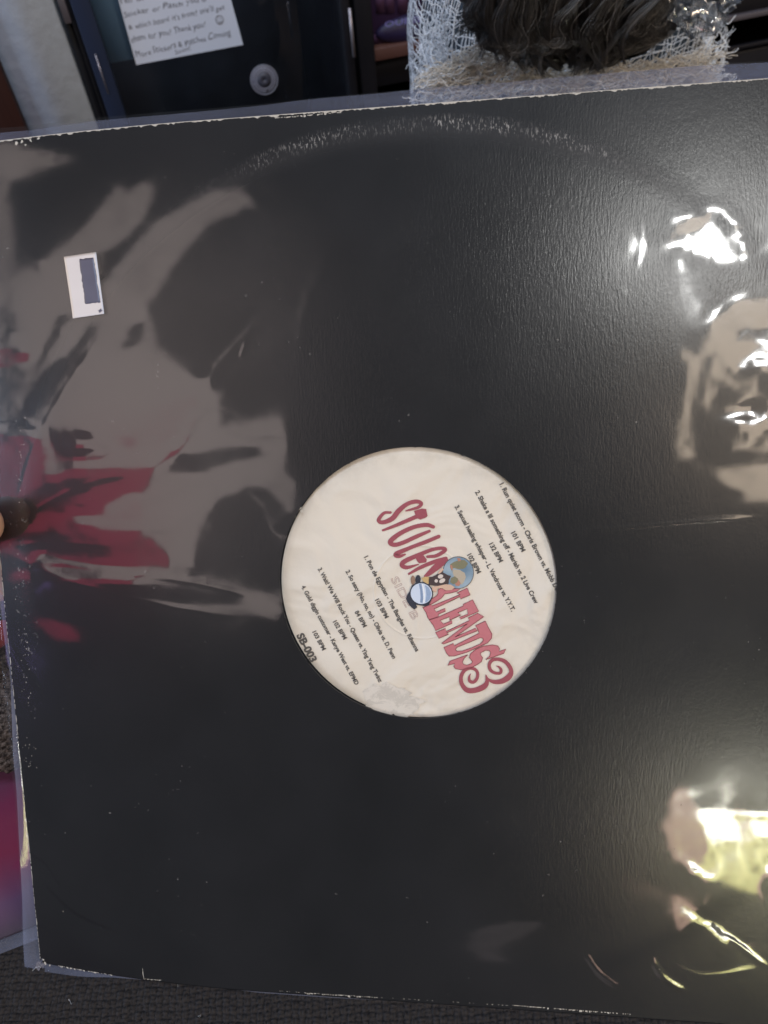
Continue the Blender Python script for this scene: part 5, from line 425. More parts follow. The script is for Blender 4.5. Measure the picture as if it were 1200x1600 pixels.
[-56,0,0,0,1,-1,-2,1,1,2,-3,-3,3,6,5,3,1,1,2,2,1,1,2,3,6,5,4,4,2,2,1,1,1,1,2,1,2,2,1,1,1,0,1,0,-1,-1,2,2,-3,-4,-4,-3,-4,-2,-3,-1,-4,-2,-3,-3,-2,0,0,1,2,3,2,3,2,1,2,2,1,1,1,0,1,1,0,0,0,1,0,1,0,0,0,0,1,0,-1,1,0,0,0,0,0,0,1,0,0,-1,0,1,0,0,0,0,0,1,0,0,0,2,0,1,2,1,2,2,3,4,3,3,3,0,-1,1,2,-2,-6,-8,-10,-2,6,-1,8,16,8,4,4,-4,-6,-2,-1,-5,-5,-1,-1,-1,-2,0,0,0,-1,1,0,-1],
[-54,-1,1,0,0,0,-1,0,2,-1,0,4,0,-5,-2,2,2,3,5,5,4,3,3,4,4,4,4,2,3,1,2,0,2,1,0,2,1,2,1,2,1,1,1,1,2,-1,-5,-9,-6,1,1,-3,-3,-3,0,-2,-1,-2,-1,-2,-1,-1,0,1,2,2,2,2,2,2,1,1,1,1,1,1,1,0,1,1,1,0,0,0,0,0,1,0,0,0,1,-1,0,1,-1,1,0,0,0,0,0,0,1,-1,0,0,1,0,0,0,0,1,1,0,1,1,1,2,3,3,3,3,3,3,5,1,-1,-1,1,2,-5,-9,-2,-1,-1,2,7,4,-10,-6,1,5,4,-3,-4,1,2,0,-1,0,0,0,-1,0,0,-1,0,0],
[-53,1,0,1,0,0,-2,0,2,-1,2,6,-4,-9,-4,2,4,6,6,4,3,3,4,5,4,3,3,3,1,2,0,1,1,0,2,1,1,1,2,1,1,1,0,2,1,1,-3,-9,-10,-5,0,-2,-1,0,-1,0,1,-1,-1,-1,-1,0,0,1,1,1,2,2,2,1,2,2,1,1,1,1,1,0,1,0,0,1,0,1,0,1,-1,1,0,0,0,1,0,0,0,0,-1,1,-1,1,0,0,0,0,0,0,0,0,1,0,0,1,0,0,2,1,1,2,3,2,3,4,2,2,2,0,-2,-1,0,-3,-6,1,5,6,7,3,-9,-18,-15,-12,-6,11,18,6,-4,1,4,1,1,-1,0,-1,0,0,0,0,0,0],
[-51,1,1,0,-1,0,-1,0,1,1,2,2,-1,-6,-3,0,5,7,6,1,1,4,5,4,4,3,3,0,2,0,1,1,0,1,0,0,2,1,0,1,1,-1,0,0,0,1,1,-4,-11,-10,-5,1,1,1,2,1,-1,1,0,0,0,-1,0,1,1,2,1,2,1,2,1,1,2,1,1,1,0,2,0,1,0,0,1,0,0,0,1,0,0,1,0,-1,1,0,0,0,1,-1,1,-1,0,1,-1,1,-1,1,0,0,0,0,1,-1,1,1,1,1,2,2,1,3,3,2,2,-1,-3,0,-3,-1,2,-8,1,3,-10,3,16,7,-16,-22,-7,-7,-8,2,19,22,6,-2,-1,0,-1,0,-1,0,0,0,0,0,-1,1],
[-58,7,4,0,0,-2,0,2,-1,0,2,1,0,0,-2,-2,1,7,6,4,4,0,4,5,3,2,0,2,0,1,0,0,1,0,0,0,-1,0,1,1,-1,-1,-3,-5,-5,-3,-1,1,-2,-6,-3,1,3,1,1,2,2,0,1,0,0,0,1,1,0,1,2,1,2,1,2,1,1,1,1,1,1,0,1,1,1,0,1,0,1,0,0,0,0,0,0,1,0,0,0,0,0,0,0,0,0,0,0,0,1,-1,0,0,0,0,0,1,0,1,0,1,1,2,2,2,2,3,1,-3,-5,0,-2,-2,2,4,-1,-13,-18,-6,1,0,-2,-5,-1,1,0,-2,4,19,19,4,-2,-2,0,0,0,1,-1,0,0,0,1,-1],
[-51,5,0,-1,1,-1,0,1,1,1,0,1,2,1,-1,-3,0,1,5,11,7,4,1,2,1,-1,0,0,0,0,1,1,-1,0,-1,-1,-1,0,0,0,-1,-3,-6,-8,-8,-9,-5,4,9,3,-1,2,2,2,2,1,1,2,0,1,0,2,0,0,2,1,1,1,2,1,1,2,1,1,1,1,1,1,0,0,1,1,0,0,0,1,0,1,0,0,0,0,0,0,1,0,0,0,0,0,0,0,0,0,-1,1,-1,1,0,0,0,0,0,1,0,1,1,0,2,2,2,2,4,-1,-7,-2,4,-2,-2,4,-4,-12,-6,-12,-22,-7,8,7,1,0,2,0,-2,8,15,11,3,2,0,1,1,-1,1,0,0,0,0,0],
[-53,8,4,-2,-1,1,-1,1,4,3,3,3,4,3,0,-1,-7,-6,-2,7,11,9,4,-1,-3,-2,-1,0,0,1,0,0,0,0,-2,-2,-2,-1,0,-1,-2,-5,-5,-7,-7,-9,-5,5,11,7,2,0,1,2,1,2,1,0,2,0,1,0,1,2,0,2,1,1,1,2,1,1,1,2,1,0,1,1,1,0,1,0,1,0,1,0,0,0,1,0,0,1,-1,0,0,0,0,1,-1,1,0,-1,1,-1,1,-1,1,-1,0,0,0,0,0,0,1,0,0,1,1,0,1,1,1,1,0,3,9,1,-8,-3,-6,-2,7,-11,-18,-3,3,-3,-1,0,-3,0,0,0,6,7,6,4,3,0,1,1,0,1,0,0,0,0],
[-16,6,1,0,-1,-1,2,1,1,2,2,1,-2,-2,1,1,-4,-10,-9,-6,3,6,3,0,0,2,1,1,0,0,0,1,0,0,-2,-3,-4,-2,-1,0,-2,-6,-5,-4,-5,-4,-3,2,9,9,4,-1,-1,1,1,1,1,2,0,1,1,1,1,0,2,0,2,1,1,2,1,1,1,1,1,1,1,0,1,1,0,1,0,1,0,0,1,0,0,0,1,0,0,1,-1,1,0,-1,1,-1,0,1,-1,0,0,0,-1,1,-1,0,0,0,0,0,-1,0,1,0,-1,1,-1,-1,0,2,7,9,5,2,-1,-7,-10,-2,2,-3,-7,-9,-11,-3,0,0,2,-2,-2,2,4,4,7,4,3,3,1,1,0,0,0,0,1,0],
[49,-12,-4,2,0,3,0,-4,-4,-2,-3,-3,-4,-8,-6,-2,3,-2,-11,-13,-10,-4,-4,-1,7,7,4,1,1,0,1,0,2,0,-2,-5,-5,-3,2,-1,-4,-4,-5,-3,-4,-3,-3,-1,5,11,9,3,-1,-1,0,0,2,0,1,1,1,1,0,2,1,1,1,1,2,0,2,1,1,1,1,1,1,1,0,1,0,1,0,1,0,1,0,0,0,1,0,-1,1,0,0,0,0,0,0,0,0,-1,0,1,-1,0,0,0,-1,0,0,0,0,-1,0,0,-1,0,-1,-1,0,0,-1,4,10,9,2,3,4,-7,-11,-11,-8,0,-1,-16,-15,0,0,-5,3,5,2,3,7,7,3,5,3,3,2,0,2,0,0,1,-1,1],
[36,-1,3,3,2,0,0,-5,-5,0,2,3,3,-6,-19,-14,-2,3,-2,-10,-15,-12,-5,1,4,7,5,1,1,0,0,0,2,0,-1,-4,-4,-2,1,-2,-6,-5,-3,-3,-3,-3,-2,-2,1,8,10,9,3,-2,0,0,-1,1,1,1,1,1,1,0,1,2,1,2,0,2,0,1,2,0,1,1,1,1,1,0,1,1,0,1,0,0,0,1,0,0,0,1,0,-1,1,0,0,0,0,0,0,0,0,-1,0,0,0,-1,0,0,-1,-1,0,-1,0,-1,0,-2,0,-1,0,-1,1,4,7,5,6,6,1,-8,-8,-8,-9,-3,1,-5,-6,-1,-2,-7,-6,2,3,2,5,5,5,3,4,2,2,2,1,1,1,0,0,0],
[25,1,1,0,-1,0,4,6,1,0,1,3,2,-5,-17,-21,-12,1,5,0,-9,-14,-8,1,6,5,3,0,-1,0,-2,-3,-3,2,3,-1,-2,0,-2,-5,-6,-4,-2,-1,-2,-2,-2,-1,1,2,6,8,8,4,-2,-1,1,0,1,1,0,0,2,1,1,1,1,1,1,1,2,1,1,1,1,1,0,1,1,1,0,0,1,0,1,0,1,0,0,0,0,0,0,1,0,-1,0,1,-1,1,-1,0,0,0,0,-1,0,0,0,-1,-1,0,-1,0,-1,-1,-2,0,-1,-1,-2,-1,1,0,2,3,5,8,3,-4,-5,-1,-2,-1,3,3,0,0,0,-2,-9,-8,-5,-5,-1,5,3,3,3,2,3,2,1,1,1,0,1,0],
[18,-1,0,1,1,2,6,7,4,0,-4,-9,-9,-5,-4,-10,-12,-5,4,6,2,-6,-11,-5,2,4,1,0,0,0,-1,-4,-5,-3,2,4,2,1,-5,-7,-5,-1,-1,-2,-1,-1,-2,1,0,1,0,5,9,7,3,-1,-1,0,0,0,1,2,0,1,1,1,1,1,2,1,1,1,0,2,1,0,2,0,0,1,1,1,0,0,0,1,0,0,1,0,1,0,0,-1,1,0,0,-1,1,-1,1,0,-1,0,-1,0,0,-1,-1,0,0,-1,-1,-2,-1,0,-1,-1,-2,-1,-1,-1,-1,0,-2,-3,0,7,12,7,-1,-1,3,4,1,2,2,-2,-2,2,-3,-7,-10,-8,-5,-1,3,3,2,2,1,2,2,1,1,1,0,0],
[7,1,1,-1,2,2,0,0,1,1,1,-7,-11,-5,3,2,-5,-8,-3,5,11,2,-8,-10,-7,-2,2,3,2,0,0,-1,-4,-7,-3,4,5,1,-5,-7,-4,0,-1,-2,-1,-1,0,-1,1,0,1,0,4,7,7,2,0,-1,0,1,0,0,1,1,1,1,1,2,0,1,2,1,1,1,0,2,0,1,1,0,1,0,1,0,1,0,0,1,0,0,0,0,0,1,-1,0,0,1,-1,0,0,0,0,-1,1,-1,-1,0,0,-2,0,-1,-1,-1,-1,-2,-1,-2,0,-2,-1,-1,-2,-1,-1,-2,-3,1,8,14,9,4,7,1,-4,-2,2,-3,-3,1,3,-6,-7,-10,-5,-1,0,2,2,2,2,2,1,1,2,1,1,0],
[0,0,-1,0,-1,-2,-2,-1,-2,-3,1,1,-4,0,6,6,1,-6,-6,0,5,6,1,-7,-11,-9,0,5,4,0,0,0,-4,-7,-4,3,7,-1,-6,-5,-1,-2,-2,-1,-1,-1,0,0,1,1,0,0,-1,4,6,6,2,0,-1,0,1,0,1,1,1,1,1,0,2,1,1,1,1,1,1,1,0,1,1,1,0,0,1,0,0,1,0,0,0,1,0,0,0,0,0,1,0,-1,0,0,0,-1,0,1,-2,1,-1,-1,0,-1,-1,-1,-1,-1,-1,-2,-1,-1,-2,-2,-1,-1,-1,-1,-2,-1,-4,-9,-3,14,21,16,9,-1,-6,-2,-1,-2,-2,1,0,-1,-6,-7,-5,-2,0,1,1,2,2,1,1,2,1,1,1,1],
[-11,2,0,-1,-1,-1,-2,-1,-1,-5,-4,1,2,4,7,7,2,-2,-5,-6,-2,5,7,0,-8,-8,-3,3,2,2,-1,-1,-1,-2,-5,-1,5,0,-8,-4,0,-1,-1,-1,-1,-1,-1,1,0,0,1,1,0,-1,3,5,4,2,1,-1,0,1,0,1,1,1,1,2,1,1,0,1,2,0,1,0,2,0,1,0,1,1,-1,2,0,0,0,1,0,0,0,0,0,0,1,-1,0,0,1,-1,0,0,0,-1,0,-1,0,-1,-1,0,-1,-1,-2,0,-2,-1,-2,-2,-2,0,-2,-1,-1,-2,-2,-4,-5,-9,-8,5,17,19,11,3,-1,0,-1,-2,1,-1,0,2,-2,-4,-5,-2,-1,0,2,1,1,2,2,1,1,1,1,1],
[-12,-1,0,0,-1,-1,-1,-2,-2,0,-2,0,4,4,5,5,1,-3,-6,-6,-4,2,7,4,0,-3,-3,-1,1,1,1,0,0,2,-1,-2,-3,-7,-6,-2,0,-1,-1,-1,-1,0,0,-1,0,1,1,0,0,0,-1,3,4,4,0,1,0,0,1,1,0,1,1,1,1,2,1,1,0,1,1,2,0,1,0,1,0,0,1,0,1,-1,2,-1,1,-1,0,1,1,-1,0,0,0,0,0,0,-1,1,-1,0,0,-1,0,0,-1,-1,-2,-1,0,-3,-1,-2,-1,-2,-1,-2,-1,-1,-2,-1,-3,-5,-5,-4,-5,-3,5,9,8,5,5,5,1,0,1,0,-1,0,2,0,0,-2,0,0,1,2,1,2,1,2,1,1,2,0],
[-21,4,2,0,1,1,0,-3,-3,-1,1,-1,4,6,4,3,1,-1,-4,-6,-6,0,2,6,4,2,-1,-2,-1,0,0,0,3,1,2,-2,-10,-10,-4,0,0,-1,-1,-1,-1,0,-1,1,0,0,0,1,0,1,0,-1,2,3,3,1,0,1,0,0,2,0,2,0,2,0,1,1,1,1,1,0,1,0,1,0,1,1,0,0,0,1,0,0,0,1,0,0,0,1,-1,0,0,0,0,0,0,-1,1,-1,0,0,-1,-1,-1,0,-1,-1,-2,-1,-2,-1,-3,-1,-2,-1,-1,-2,0,-2,-2,-5,-5,-5,-5,-5,-1,5,5,6,6,3,4,2,0,1,0,-1,1,4,2,1,1,1,1,1,3,1,2,1,2,1,1,2],
[-17,1,2,1,0,0,1,-2,-3,0,0,1,4,4,5,3,3,0,0,-2,-5,-4,1,2,3,2,-1,-2,-1,0,0,0,-1,1,1,-3,-9,-8,-4,0,0,0,-1,-1,0,-2,1,-1,1,0,0,0,1,0,0,0,1,2,2,1,1,0,1,0,1,1,0,2,0,2,1,1,1,1,0,1,0,1,0,1,0,0,1,1,0,0,0,1,0,0,0,0,0,0,0,1,0,0,-1,0,0,0,-1,0,0,-1,0,0,-1,-1,-1,-1,-1,-2,-2,-2,-1,-2,-2,-2,-1,0,-1,-1,-4,-4,-4,-6,-8,-5,0,5,7,5,3,1,2,3,1,1,1,0,3,3,2,2,2,2,1,2,1,2,2,2,1,2,2,1],
[-14,1,1,0,0,1,-1,-1,-1,0,1,4,2,4,3,3,3,3,2,0,-2,-3,-1,0,-1,-2,0,-2,0,0,-1,-1,-1,-1,-2,-4,-3,-5,-3,-4,-1,0,0,0,-1,0,-1,0,0,0,1,0,0,0,0,1,0,0,2,2,1,1,0,1,0,1,1,1,1,0,1,1,1,0,2,0,1,0,1,0,1,0,1,-1,1,1,-1,0,0,1,0,0,0,0,0,0,0,0,0,0,0,0,0,0,-1,0,-1,-1,0,-1,0,-1,-2,-1,-2,-2,-2,-2,-2,-1,-1,-1,0,-1,-4,-4,-2,-5,-8,-5,1,4,8,3,-3,0,2,3,2,2,1,2,1,3,4,2,2,2,2,2,1,2,1,2,2,2,2,2],
[-11,0,0,1,0,0,0,3,1,0,0,2,2,2,3,4,3,3,2,0,0,-1,-2,-2,-2,-2,-3,0,-1,1,-1,-3,-3,-1,-2,-2,-2,0,-4,-5,-3,0,0,0,-1,-1,0,0,-1,1,-1,1,0,0,1,0,0,0,2,1,2,0,0,1,0,1,1,1,1,1,1,0,1,1,0,0,1,1,0,1,0,0,0,1,0,0,1,0,0,0,0,0,0,0,1,-1,0,0,0,0,0,0,-1,0,0,0,0,0,-1,0,-1,-1,-1,-1,-2,-2,-3,-2,-1,-2,-1,0,2,0,-8,-9,1,2,-5,3,3,-2,-1,-4,-5,3,4,2,3,2,1,2,2,3,2,3,2,1,2,2,3,1,2,2,1,3,2,3],
[-9,1,0,1,0,0,1,2,4,1,0,0,1,2,2,3,3,3,3,2,-2,-1,-1,-3,-3,-3,-3,-3,1,1,-1,-4,-2,-2,-1,-3,-1,1,0,-4,-5,-2,1,-1,-1,0,-1,0,0,-1,1,0,0,1,0,0,0,1,-1,3,0,1,2,-1,1,1,0,1,1,0,1,1,0,1,0,1,0,1,0,1,0,1,0,0,0,0,0,1,0,0,0,0,0,1,-1,1,-1,0,0,1,-1,-1,1,0,-1,0,0,-1,1,-1,-1,0,-1,-1,-1,-2,-2,-3,-2,0,-1,2,3,-3,-14,-13,7,12,6,6,1,-3,-2,-9,-9,0,2,1,1,1,3,1,2,2,2,2,2,3,1,2,1,2,2,1,3,1,3,3],
[-7,0,2,0,0,1,1,2,3,2,1,0,1,0,3,2,4,3,3,0,0,-2,-2,-3,-3,-3,-4,-4,-3,1,0,-1,-2,-1,0,-1,-1,0,1,-2,-4,-4,-2,-1,0,0,-1,0,0,0,0,0,1,-1,1,1,0,0,0,0,2,1,0,2,0,0,1,0,0,2,0,1,1,0,1,0,0,0,1,0,0,1,0,0,0,1,0,0,0,0,1,0,0,-1,0,0,1,0,0,-1,0,1,-1,0,0,0,-1,1,-1,0,0,-1,1,0,0,-1,-3,-5,-3,0,1,-2,-5,-3,1,3,4,5,7,4,2,8,3,-11,-13,-8,-4,-1,0,0,1,1,1,1,2,2,2,1,3,1,1,2,2,1,2,2,2,2],
[-4,1,-1,1,1,0,1,2,2,2,1,1,0,2,1,3,2,4,3,1,-1,-2,-3,-2,-3,-3,-3,-4,-5,-5,2,2,1,0,-2,0,0,0,1,1,-4,-5,-5,-1,0,-1,0,0,0,0,0,0,0,1,0,0,1,0,1,0,0,1,1,0,1,0,1,1,1,-1,1,1,0,0,0,1,1,0,0,0,1,0,0,1,0,0,0,0,0,0,0,0,0,1,0,0,-1,0,0,0,1,-1,0,0,0,0,0,-1,1,-1,1,0,0,1,1,3,-3,-7,-2,4,3,-6,-13,-1,21,13,-9,-9,3,4,4,2,-5,-4,0,-6,-6,-3,-2,0,-1,1,1,1,1,2,1,2,1,1,2,1,1,2,1,2,1,1],
[-2,-1,2,1,0,1,1,1,1,1,0,0,3,2,2,2,3,4,3,0,-2,-2,-3,-2,-2,-3,-2,-2,-6,-8,-1,6,4,-1,-2,-1,-1,1,1,1,-1,-5,-5,-3,-1,-1,1,-1,0,1,-1,0,1,0,0,1,-1,1,0,0,1,1,1,0,0,1,1,0,0,1,0,0,1,0,1,0,0,1,0,0,0,0,1,-1,1,0,0,0,1,0,0,0,0,-1,1,-1,1,0,0,0,-1,0,1,-1,1,-1,0,1,-1,1,0,1,0,0,2,1,2,0,2,5,6,1,-9,-4,3,-4,-8,2,4,-2,4,-8,-22,-1,14,4,-1,-2,-2,-1,-1,-1,0,1,1,1,1,1,1,2,1,2,1,1,1,0,2,0],
[-6,4,2,2,2,-1,1,0,1,0,0,0,0,3,4,4,4,4,0,-2,-3,-2,-1,-3,-2,-1,-2,-3,-5,-6,-4,4,4,3,-1,-1,0,0,2,1,0,-2,-5,-6,-3,0,-1,0,0,0,1,0,-1,1,0,0,1,0,0,1,0,0,1,1,1,0,0,0,1,0,1,0,-1,2,-1,1,0,0,0,0,0,0,0,1,0,0,1,-1,0,0,0,0,1,0,-1,1,0,0,0,0,0,0,-1,1,-1,1,0,0,0,0,0,1,1,1,0,1,3,9,6,3,7,10,3,-10,-18,-14,-7,6,8,6,8,-6,-21,-9,5,3,-1,-1,-2,-2,-1,-1,1,0,0,0,1,2,1,1,1,0,1,2,0,2,0,0],
[-3,2,3,2,1,1,-1,1,0,0,0,0,0,0,3,4,3,1,-1,-3,0,0,-1,0,-1,-2,-2,-2,-4,-4,-5,-2,4,5,4,0,-1,0,0,1,1,-1,-2,-5,-5,-3,-1,1,0,-1,0,0,1,0,1,0,0,1,0,0,0,1,0,1,0,0,0,1,0,1,-1,0,1,-1,1,0,0,0,1,0,0,0,0,0,0,0,0,1,0,0,0,0,-1,1,0,0,0,0,0,0,0,0,0,0,0,0,0,0,0,1,0,0,1,1,1,1,5,7,7,2,3,8,10,0,0,-3,-20,-20,6,16,2,-7,-7,-6,-6,-3,-1,-1,-2,-2,-1,0,-2,0,1,0,1,0,1,1,1,1,1,0,1,0,1,1],
[2,1,2,2,0,0,1,-1,0,0,0,0,0,0,1,-2,-3,-1,-1,4,3,2,1,0,0,-2,-1,-3,-2,-3,-4,-2,0,3,4,4,0,0,0,-1,1,0,-1,-2,-4,-5,-2,-1,0,0,-1,0,0,1,0,1,1,-1,1,-1,1,0,0,1,0,1,1,-1,0,0,1,0,0,0,0,0,0,0,0,0,1,0,0,0,0,0,0,0,0,0,0,0,0,0,0,0,0,0,0,0,0,0,0,0,0,0,0,0,1,0,1,0,0,1,1,2,3,6,2,-1,-1,0,5,13,14,6,-10,-15,-5,-3,-19,-15,5,8,2,-1,-1,-1,-1,-1,-2,-1,0,-1,0,1,0,0,1,0,1,1,1,0,1,1,-1,0],
[5,1,2,0,1,0,0,1,0,0,0,-1,-1,0,-3,-5,-3,-2,2,4,4,2,3,1,-1,0,-1,-2,0,-1,0,-2,-4,-3,2,4,4,0,0,0,0,1,0,-1,-3,-4,-5,-2,-1,-1,0,1,0,-1,1,1,0,1,0,0,0,0,1,0,1,0,-1,1,0,0,-1,0,0,0,0,0,0,0,0,1,-1,0,1,0,0,0,0,0,0,0,0,0,1,-1,1,-1,0,0,0,0,0,0,0,0,0,0,1,-1,0,1,0,1,1,0,2,0,2,1,0,-1,-7,-7,-2,3,3,9,15,10,-6,-20,-21,-9,6,11,4,2,1,-1,0,-2,0,-2,0,0,0,-1,1,0,0,1,1,0,0,1,1,-1,1,1],
[9,0,0,2,0,0,0,0,1,0,0,-1,-1,-3,-3,-2,-2,-2,0,1,2,3,3,2,2,1,-1,0,-1,2,1,-2,-3,-4,-3,-1,4,4,2,1,0,0,-1,0,-1,-2,-4,-5,-3,-2,-1,0,1,1,1,0,0,0,1,1,-1,1,0,0,0,0,1,-1,0,-1,1,0,-1,0,0,0,0,0,0,0,0,0,0,0,0,0,0,0,0,0,0,1,-1,0,0,1,-1,0,0,0,0,0,1,-1,1,-1,0,1,0,0,0,0,1,1,0,1,1,0,-2,-4,-6,-7,-4,-6,-6,4,15,10,-3,-8,-3,2,4,3,3,1,1,0,-1,0,-2,0,-1,0,-1,1,-1,1,1,0,0,0,1,1,-1,1,0,0],
[11,1,0,0,1,0,1,0,0,0,0,0,-3,-3,-4,-2,0,-2,-2,0,1,3,2,2,4,3,0,-1,1,2,0,-2,0,0,-4,-5,-2,3,5,5,0,-1,0,-2,0,-1,-1,-5,-6,-2,-1,-1,-1,0,2,1,1,0,0,0,1,-1,0,0,1,0,-1,1,-1,0,-1,0,0,0,0,-1,1,0,-1,0,0,1,-1,0,0,0,0,0,0,1,0,-1,0,1,-1,0,1,0,0,0,0,0,-1,1,-1,1,0,0,0,-1,1,0,0,0,1,0,-1,-1,-2,-3,-5,-4,-2,-2,-4,2,5,0,-2,-2,4,7,1,2,2,1,0,1,-1,0,0,-1,-1,0,0,0,0,0,0,0,0,1,0,0,1,0,0,-1],
[13,-1,2,0,1,0,0,1,0,0,0,-1,-2,-3,-4,-1,-2,-2,-1,0,1,0,1,3,1,3,3,3,1,0,-1,0,-1,0,0,-3,-5,-1,3,4,3,0,-1,0,-1,0,0,-3,-3,-3,-2,-3,-2,1,0,0,0,2,0,0,0,1,0,0,0,0,-1,-1,0,0,-1,0,0,0,-1,1,-1,0,0,0,0,-1,1,0,0,0,0,0,0,-1,1,0,0,0,0,0,-1,0,0,0,0,0,1,-1,1,0,-1,0,1,0,0,0,0,0,-1,0,0,-1,-3,-3,-3,-3,-1,0,1,2,3,1,-3,-2,1,2,3,2,0,2,1,-1,1,-1,-1,0,0,-1,0,0,0,0,0,1,0,0,0,1,0,0,0,0],
[13,1,0,2,1,1,0,0,0,1,-1,-1,-2,-5,-3,-2,-1,-2,0,0,0,0,1,0,1,1,4,5,3,1,0,-1,-1,-1,1,2,-3,-6,-3,1,3,2,1,2,0,0,-1,0,-1,0,-2,-2,-2,-2,-3,-1,1,0,0,0,0,0,0,0,-1,0,0,-1,0,-1,0,-1,0,0,0,-1,0,0,0,0,0,0,0,0,0,0,0,0,0,0,-1,1,0,-1,1,-1,1,0,0,0,0,0,-1,1,-1,0,1,0,-1,1,0,0,0,0,-1,0,-2,-2,-1,-2,-3,-1,-1,0,0,2,3,2,-1,-1,0,1,1,1,2,0,0,1,-1,0,1,-1,0,0,-1,0,0,0,0,0,0,1,0,-1,0,1,0,0],
[12,2,2,2,1,1,0,0,0,0,0,-1,-3,-3,-4,-2,-2,-1,-1,-1,1,0,0,1,0,1,2,3,5,4,2,-1,-2,-1,1,0,0,-3,-6,-4,0,2,3,2,2,1,0,1,0,-1,1,-1,1,-3,-3,-1,-1,-4,-2,0,1,0,1,0,-1,-1,0,-1,-1,0,0,-1,0,-1,0,0,0,-1,1,-1,0,1,-1,0,0,0,0,0,0,0,0,0,0,0,0,0,0,0,0,0,0,0,0,0,0,0,0,0,0,-1,0,0,0,-1,1,-2,0,-1,-2,-2,-1,-2,0,0,1,2,1,1,0,-1,0,1,2,0,1,1,0,0,0,0,-1,0,0,-1,1,-1,0,0,0,0,1,-1,1,0,0,0,0,0],
[14,2,1,2,2,1,0,0,1,0,0,-2,-3,-5,-2,-3,-1,-1,-1,0,-2,1,0,0,2,0,1,2,4,4,4,0,-1,-1,1,1,0,-2,-6,-5,-2,0,0,1,4,3,2,1,1,0,-1,1,0,0,0,-3,-6,-4,-2,1,1,0,-1,-1,1,-1,-1,0,-1,0,-1,0,-1,0,0,-1,0,0,0,0,0,-1,0,0,0,0,0,0,0,0,1,-1,0,0,0,0,0,0,0,0,0,0,0,-1,1,0,-1,0,1,0,-1,0,-1,1,-2,0,-1,-1,-1,-2,-1,0,0,0,1,1,2,0,0,0,1,0,0,1,0,0,1,0,0,0,0,0,-1,0,0,0,0,0,0,0,0,0,0,0,1,-1,0,1],
[18,0,2,1,2,1,0,0,0,0,0,-1,-4,-3,-4,-1,-3,-1,-1,-1,1,-1,1,0,0,2,1,0,1,4,3,4,1,0,1,1,-1,-2,-3,-5,-5,-2,0,1,0,2,2,2,4,1,1,0,-1,0,-1,-3,-4,-3,1,-1,-1,-1,0,0,-1,-1,0,-1,0,-1,-1,0,0,-1,0,0,-1,1,-1,0,0,0,0,0,0,0,0,0,0,0,-1,0,0,1,-1,1,-1,0,0,0,0,0,0,0,0,-1,1,0,-1,0,1,-1,0,-1,0,-1,-1,-1,-1,0,-1,-1,0,1,0,1,1,0,1,0,0,0,0,1,0,1,0,0,0,0,0,0,0,0,-1,0,0,0,0,0,0,0,0,1,-1,1,0,-1],
[21,1,1,1,1,0,1,1,0,0,-1,-2,-3,-5,-2,-3,0,-1,-1,-1,-1,0,0,1,0,1,0,2,1,0,4,4,2,2,-1,0,0,0,-2,-5,-5,-4,-1,1,0,0,0,3,2,3,0,0,0,1,-1,-2,-1,0,-2,-1,-2,0,-1,-1,-1,0,-1,0,-1,-1,0,-1,0,0,-1,0,0,-1,0,0,0,0,0,0,-1,0,0,0,0,0,0,1,0,-1,1,-1,1,-1,0,0,0,0,0,0,0,0,0,0,0,0,-1,0,0,-1,0,-1,-1,-1,0,-1,0,0,0,-1,1,1,0,1,1,0,0,0,1,-1,1,0,0,0,1,-1,0,0,0,0,0,0,0,0,0,0,-1,1,0,-1,1,-1,1,0],
[24,1,1,1,0,1,0,0,1,0,0,-3,-5,-3,-2,-2,-2,0,-1,-1,0,0,-1,0,1,-1,2,0,1,1,0,3,6,2,-3,-2,3,2,-1,-5,-6,-3,-1,-1,0,-1,1,1,1,1,0,1,1,-1,0,1,0,0,-1,-2,-1,-1,-1,-1,-1,0,-1,-1,0,-1,0,0,-1,0,0,-1,0,0,0,0,-1,0,0,0,0,0,0,0,0,0,0,-1,0,1,-1,1,-1,1,0,-1,0,0,0,1,-1,0,0,-1,0,0,0,0,-1,0,-1,0,0,-1,-1,0,-1,0,0,1,1,0,0,1,0,0,0,1,0,0,0,0,1,0,-1,1,0,-1,0,0,0,0,0,0,0,0,0,0,0,0,0,0,0,0],
[27,0,0,1,1,1,1,0,-1,1,-2,-1,-4,-4,-3,-1,-1,-1,0,0,-2,-1,1,-1,0,1,0,1,1,0,0,1,4,1,-3,-2,1,3,0,-2,-4,-2,-2,-1,-1,0,0,0,0,0,1,0,0,0,0,0,2,1,-1,-1,0,-2,-1,0,-1,-1,-1,0,-1,0,-1,0,-1,0,-1,1,0,-1,0,-1,1,0,-1,0,1,-1,0,0,0,0,0,0,0,0,0,-1,1,-1,0,1,0,0,0,-1,0,0,0,0,0,-1,0,0,0,-1,0,0,-1,0,-1,-1,1,0,0,0,0,0,1,0,0,1,0,0,0,1,0,0,-1,1,0,0,-1,1,0,0,0,-1,0,0,0,0,1,-1,0,1,-1,1,-1,0],
[29,0,1,1,1,0,0,1,1,-2,0,-3,-2,-5,-3,0,1,-1,-1,-1,-1,0,-1,0,-1,-1,1,0,0,0,1,0,-1,0,0,-2,-2,0,2,0,0,-1,-1,-2,-1,0,0,-1,0,0,0,1,-1,-1,0,1,1,2,0,0,-2,0,-1,-1,0,-1,0,-1,-1,0,0,-1,0,-1,0,0,-1,0,0,0,0,-1,1,-1,0,1,-1,0,0,0,0,0,0,-1,1,0,0,0,0,0,-1,0,0,0,0,1,-1,0,0,0,0,-1,0,0,-1,-1,0,0,0,0,-1,0,0,0,0,1,1,0,0,0,0,0,0,1,0,0,0,0,0,0,0,0,0,0,-1,1,0,0,0,-1,0,1,0,-1,1,-1,0,1],
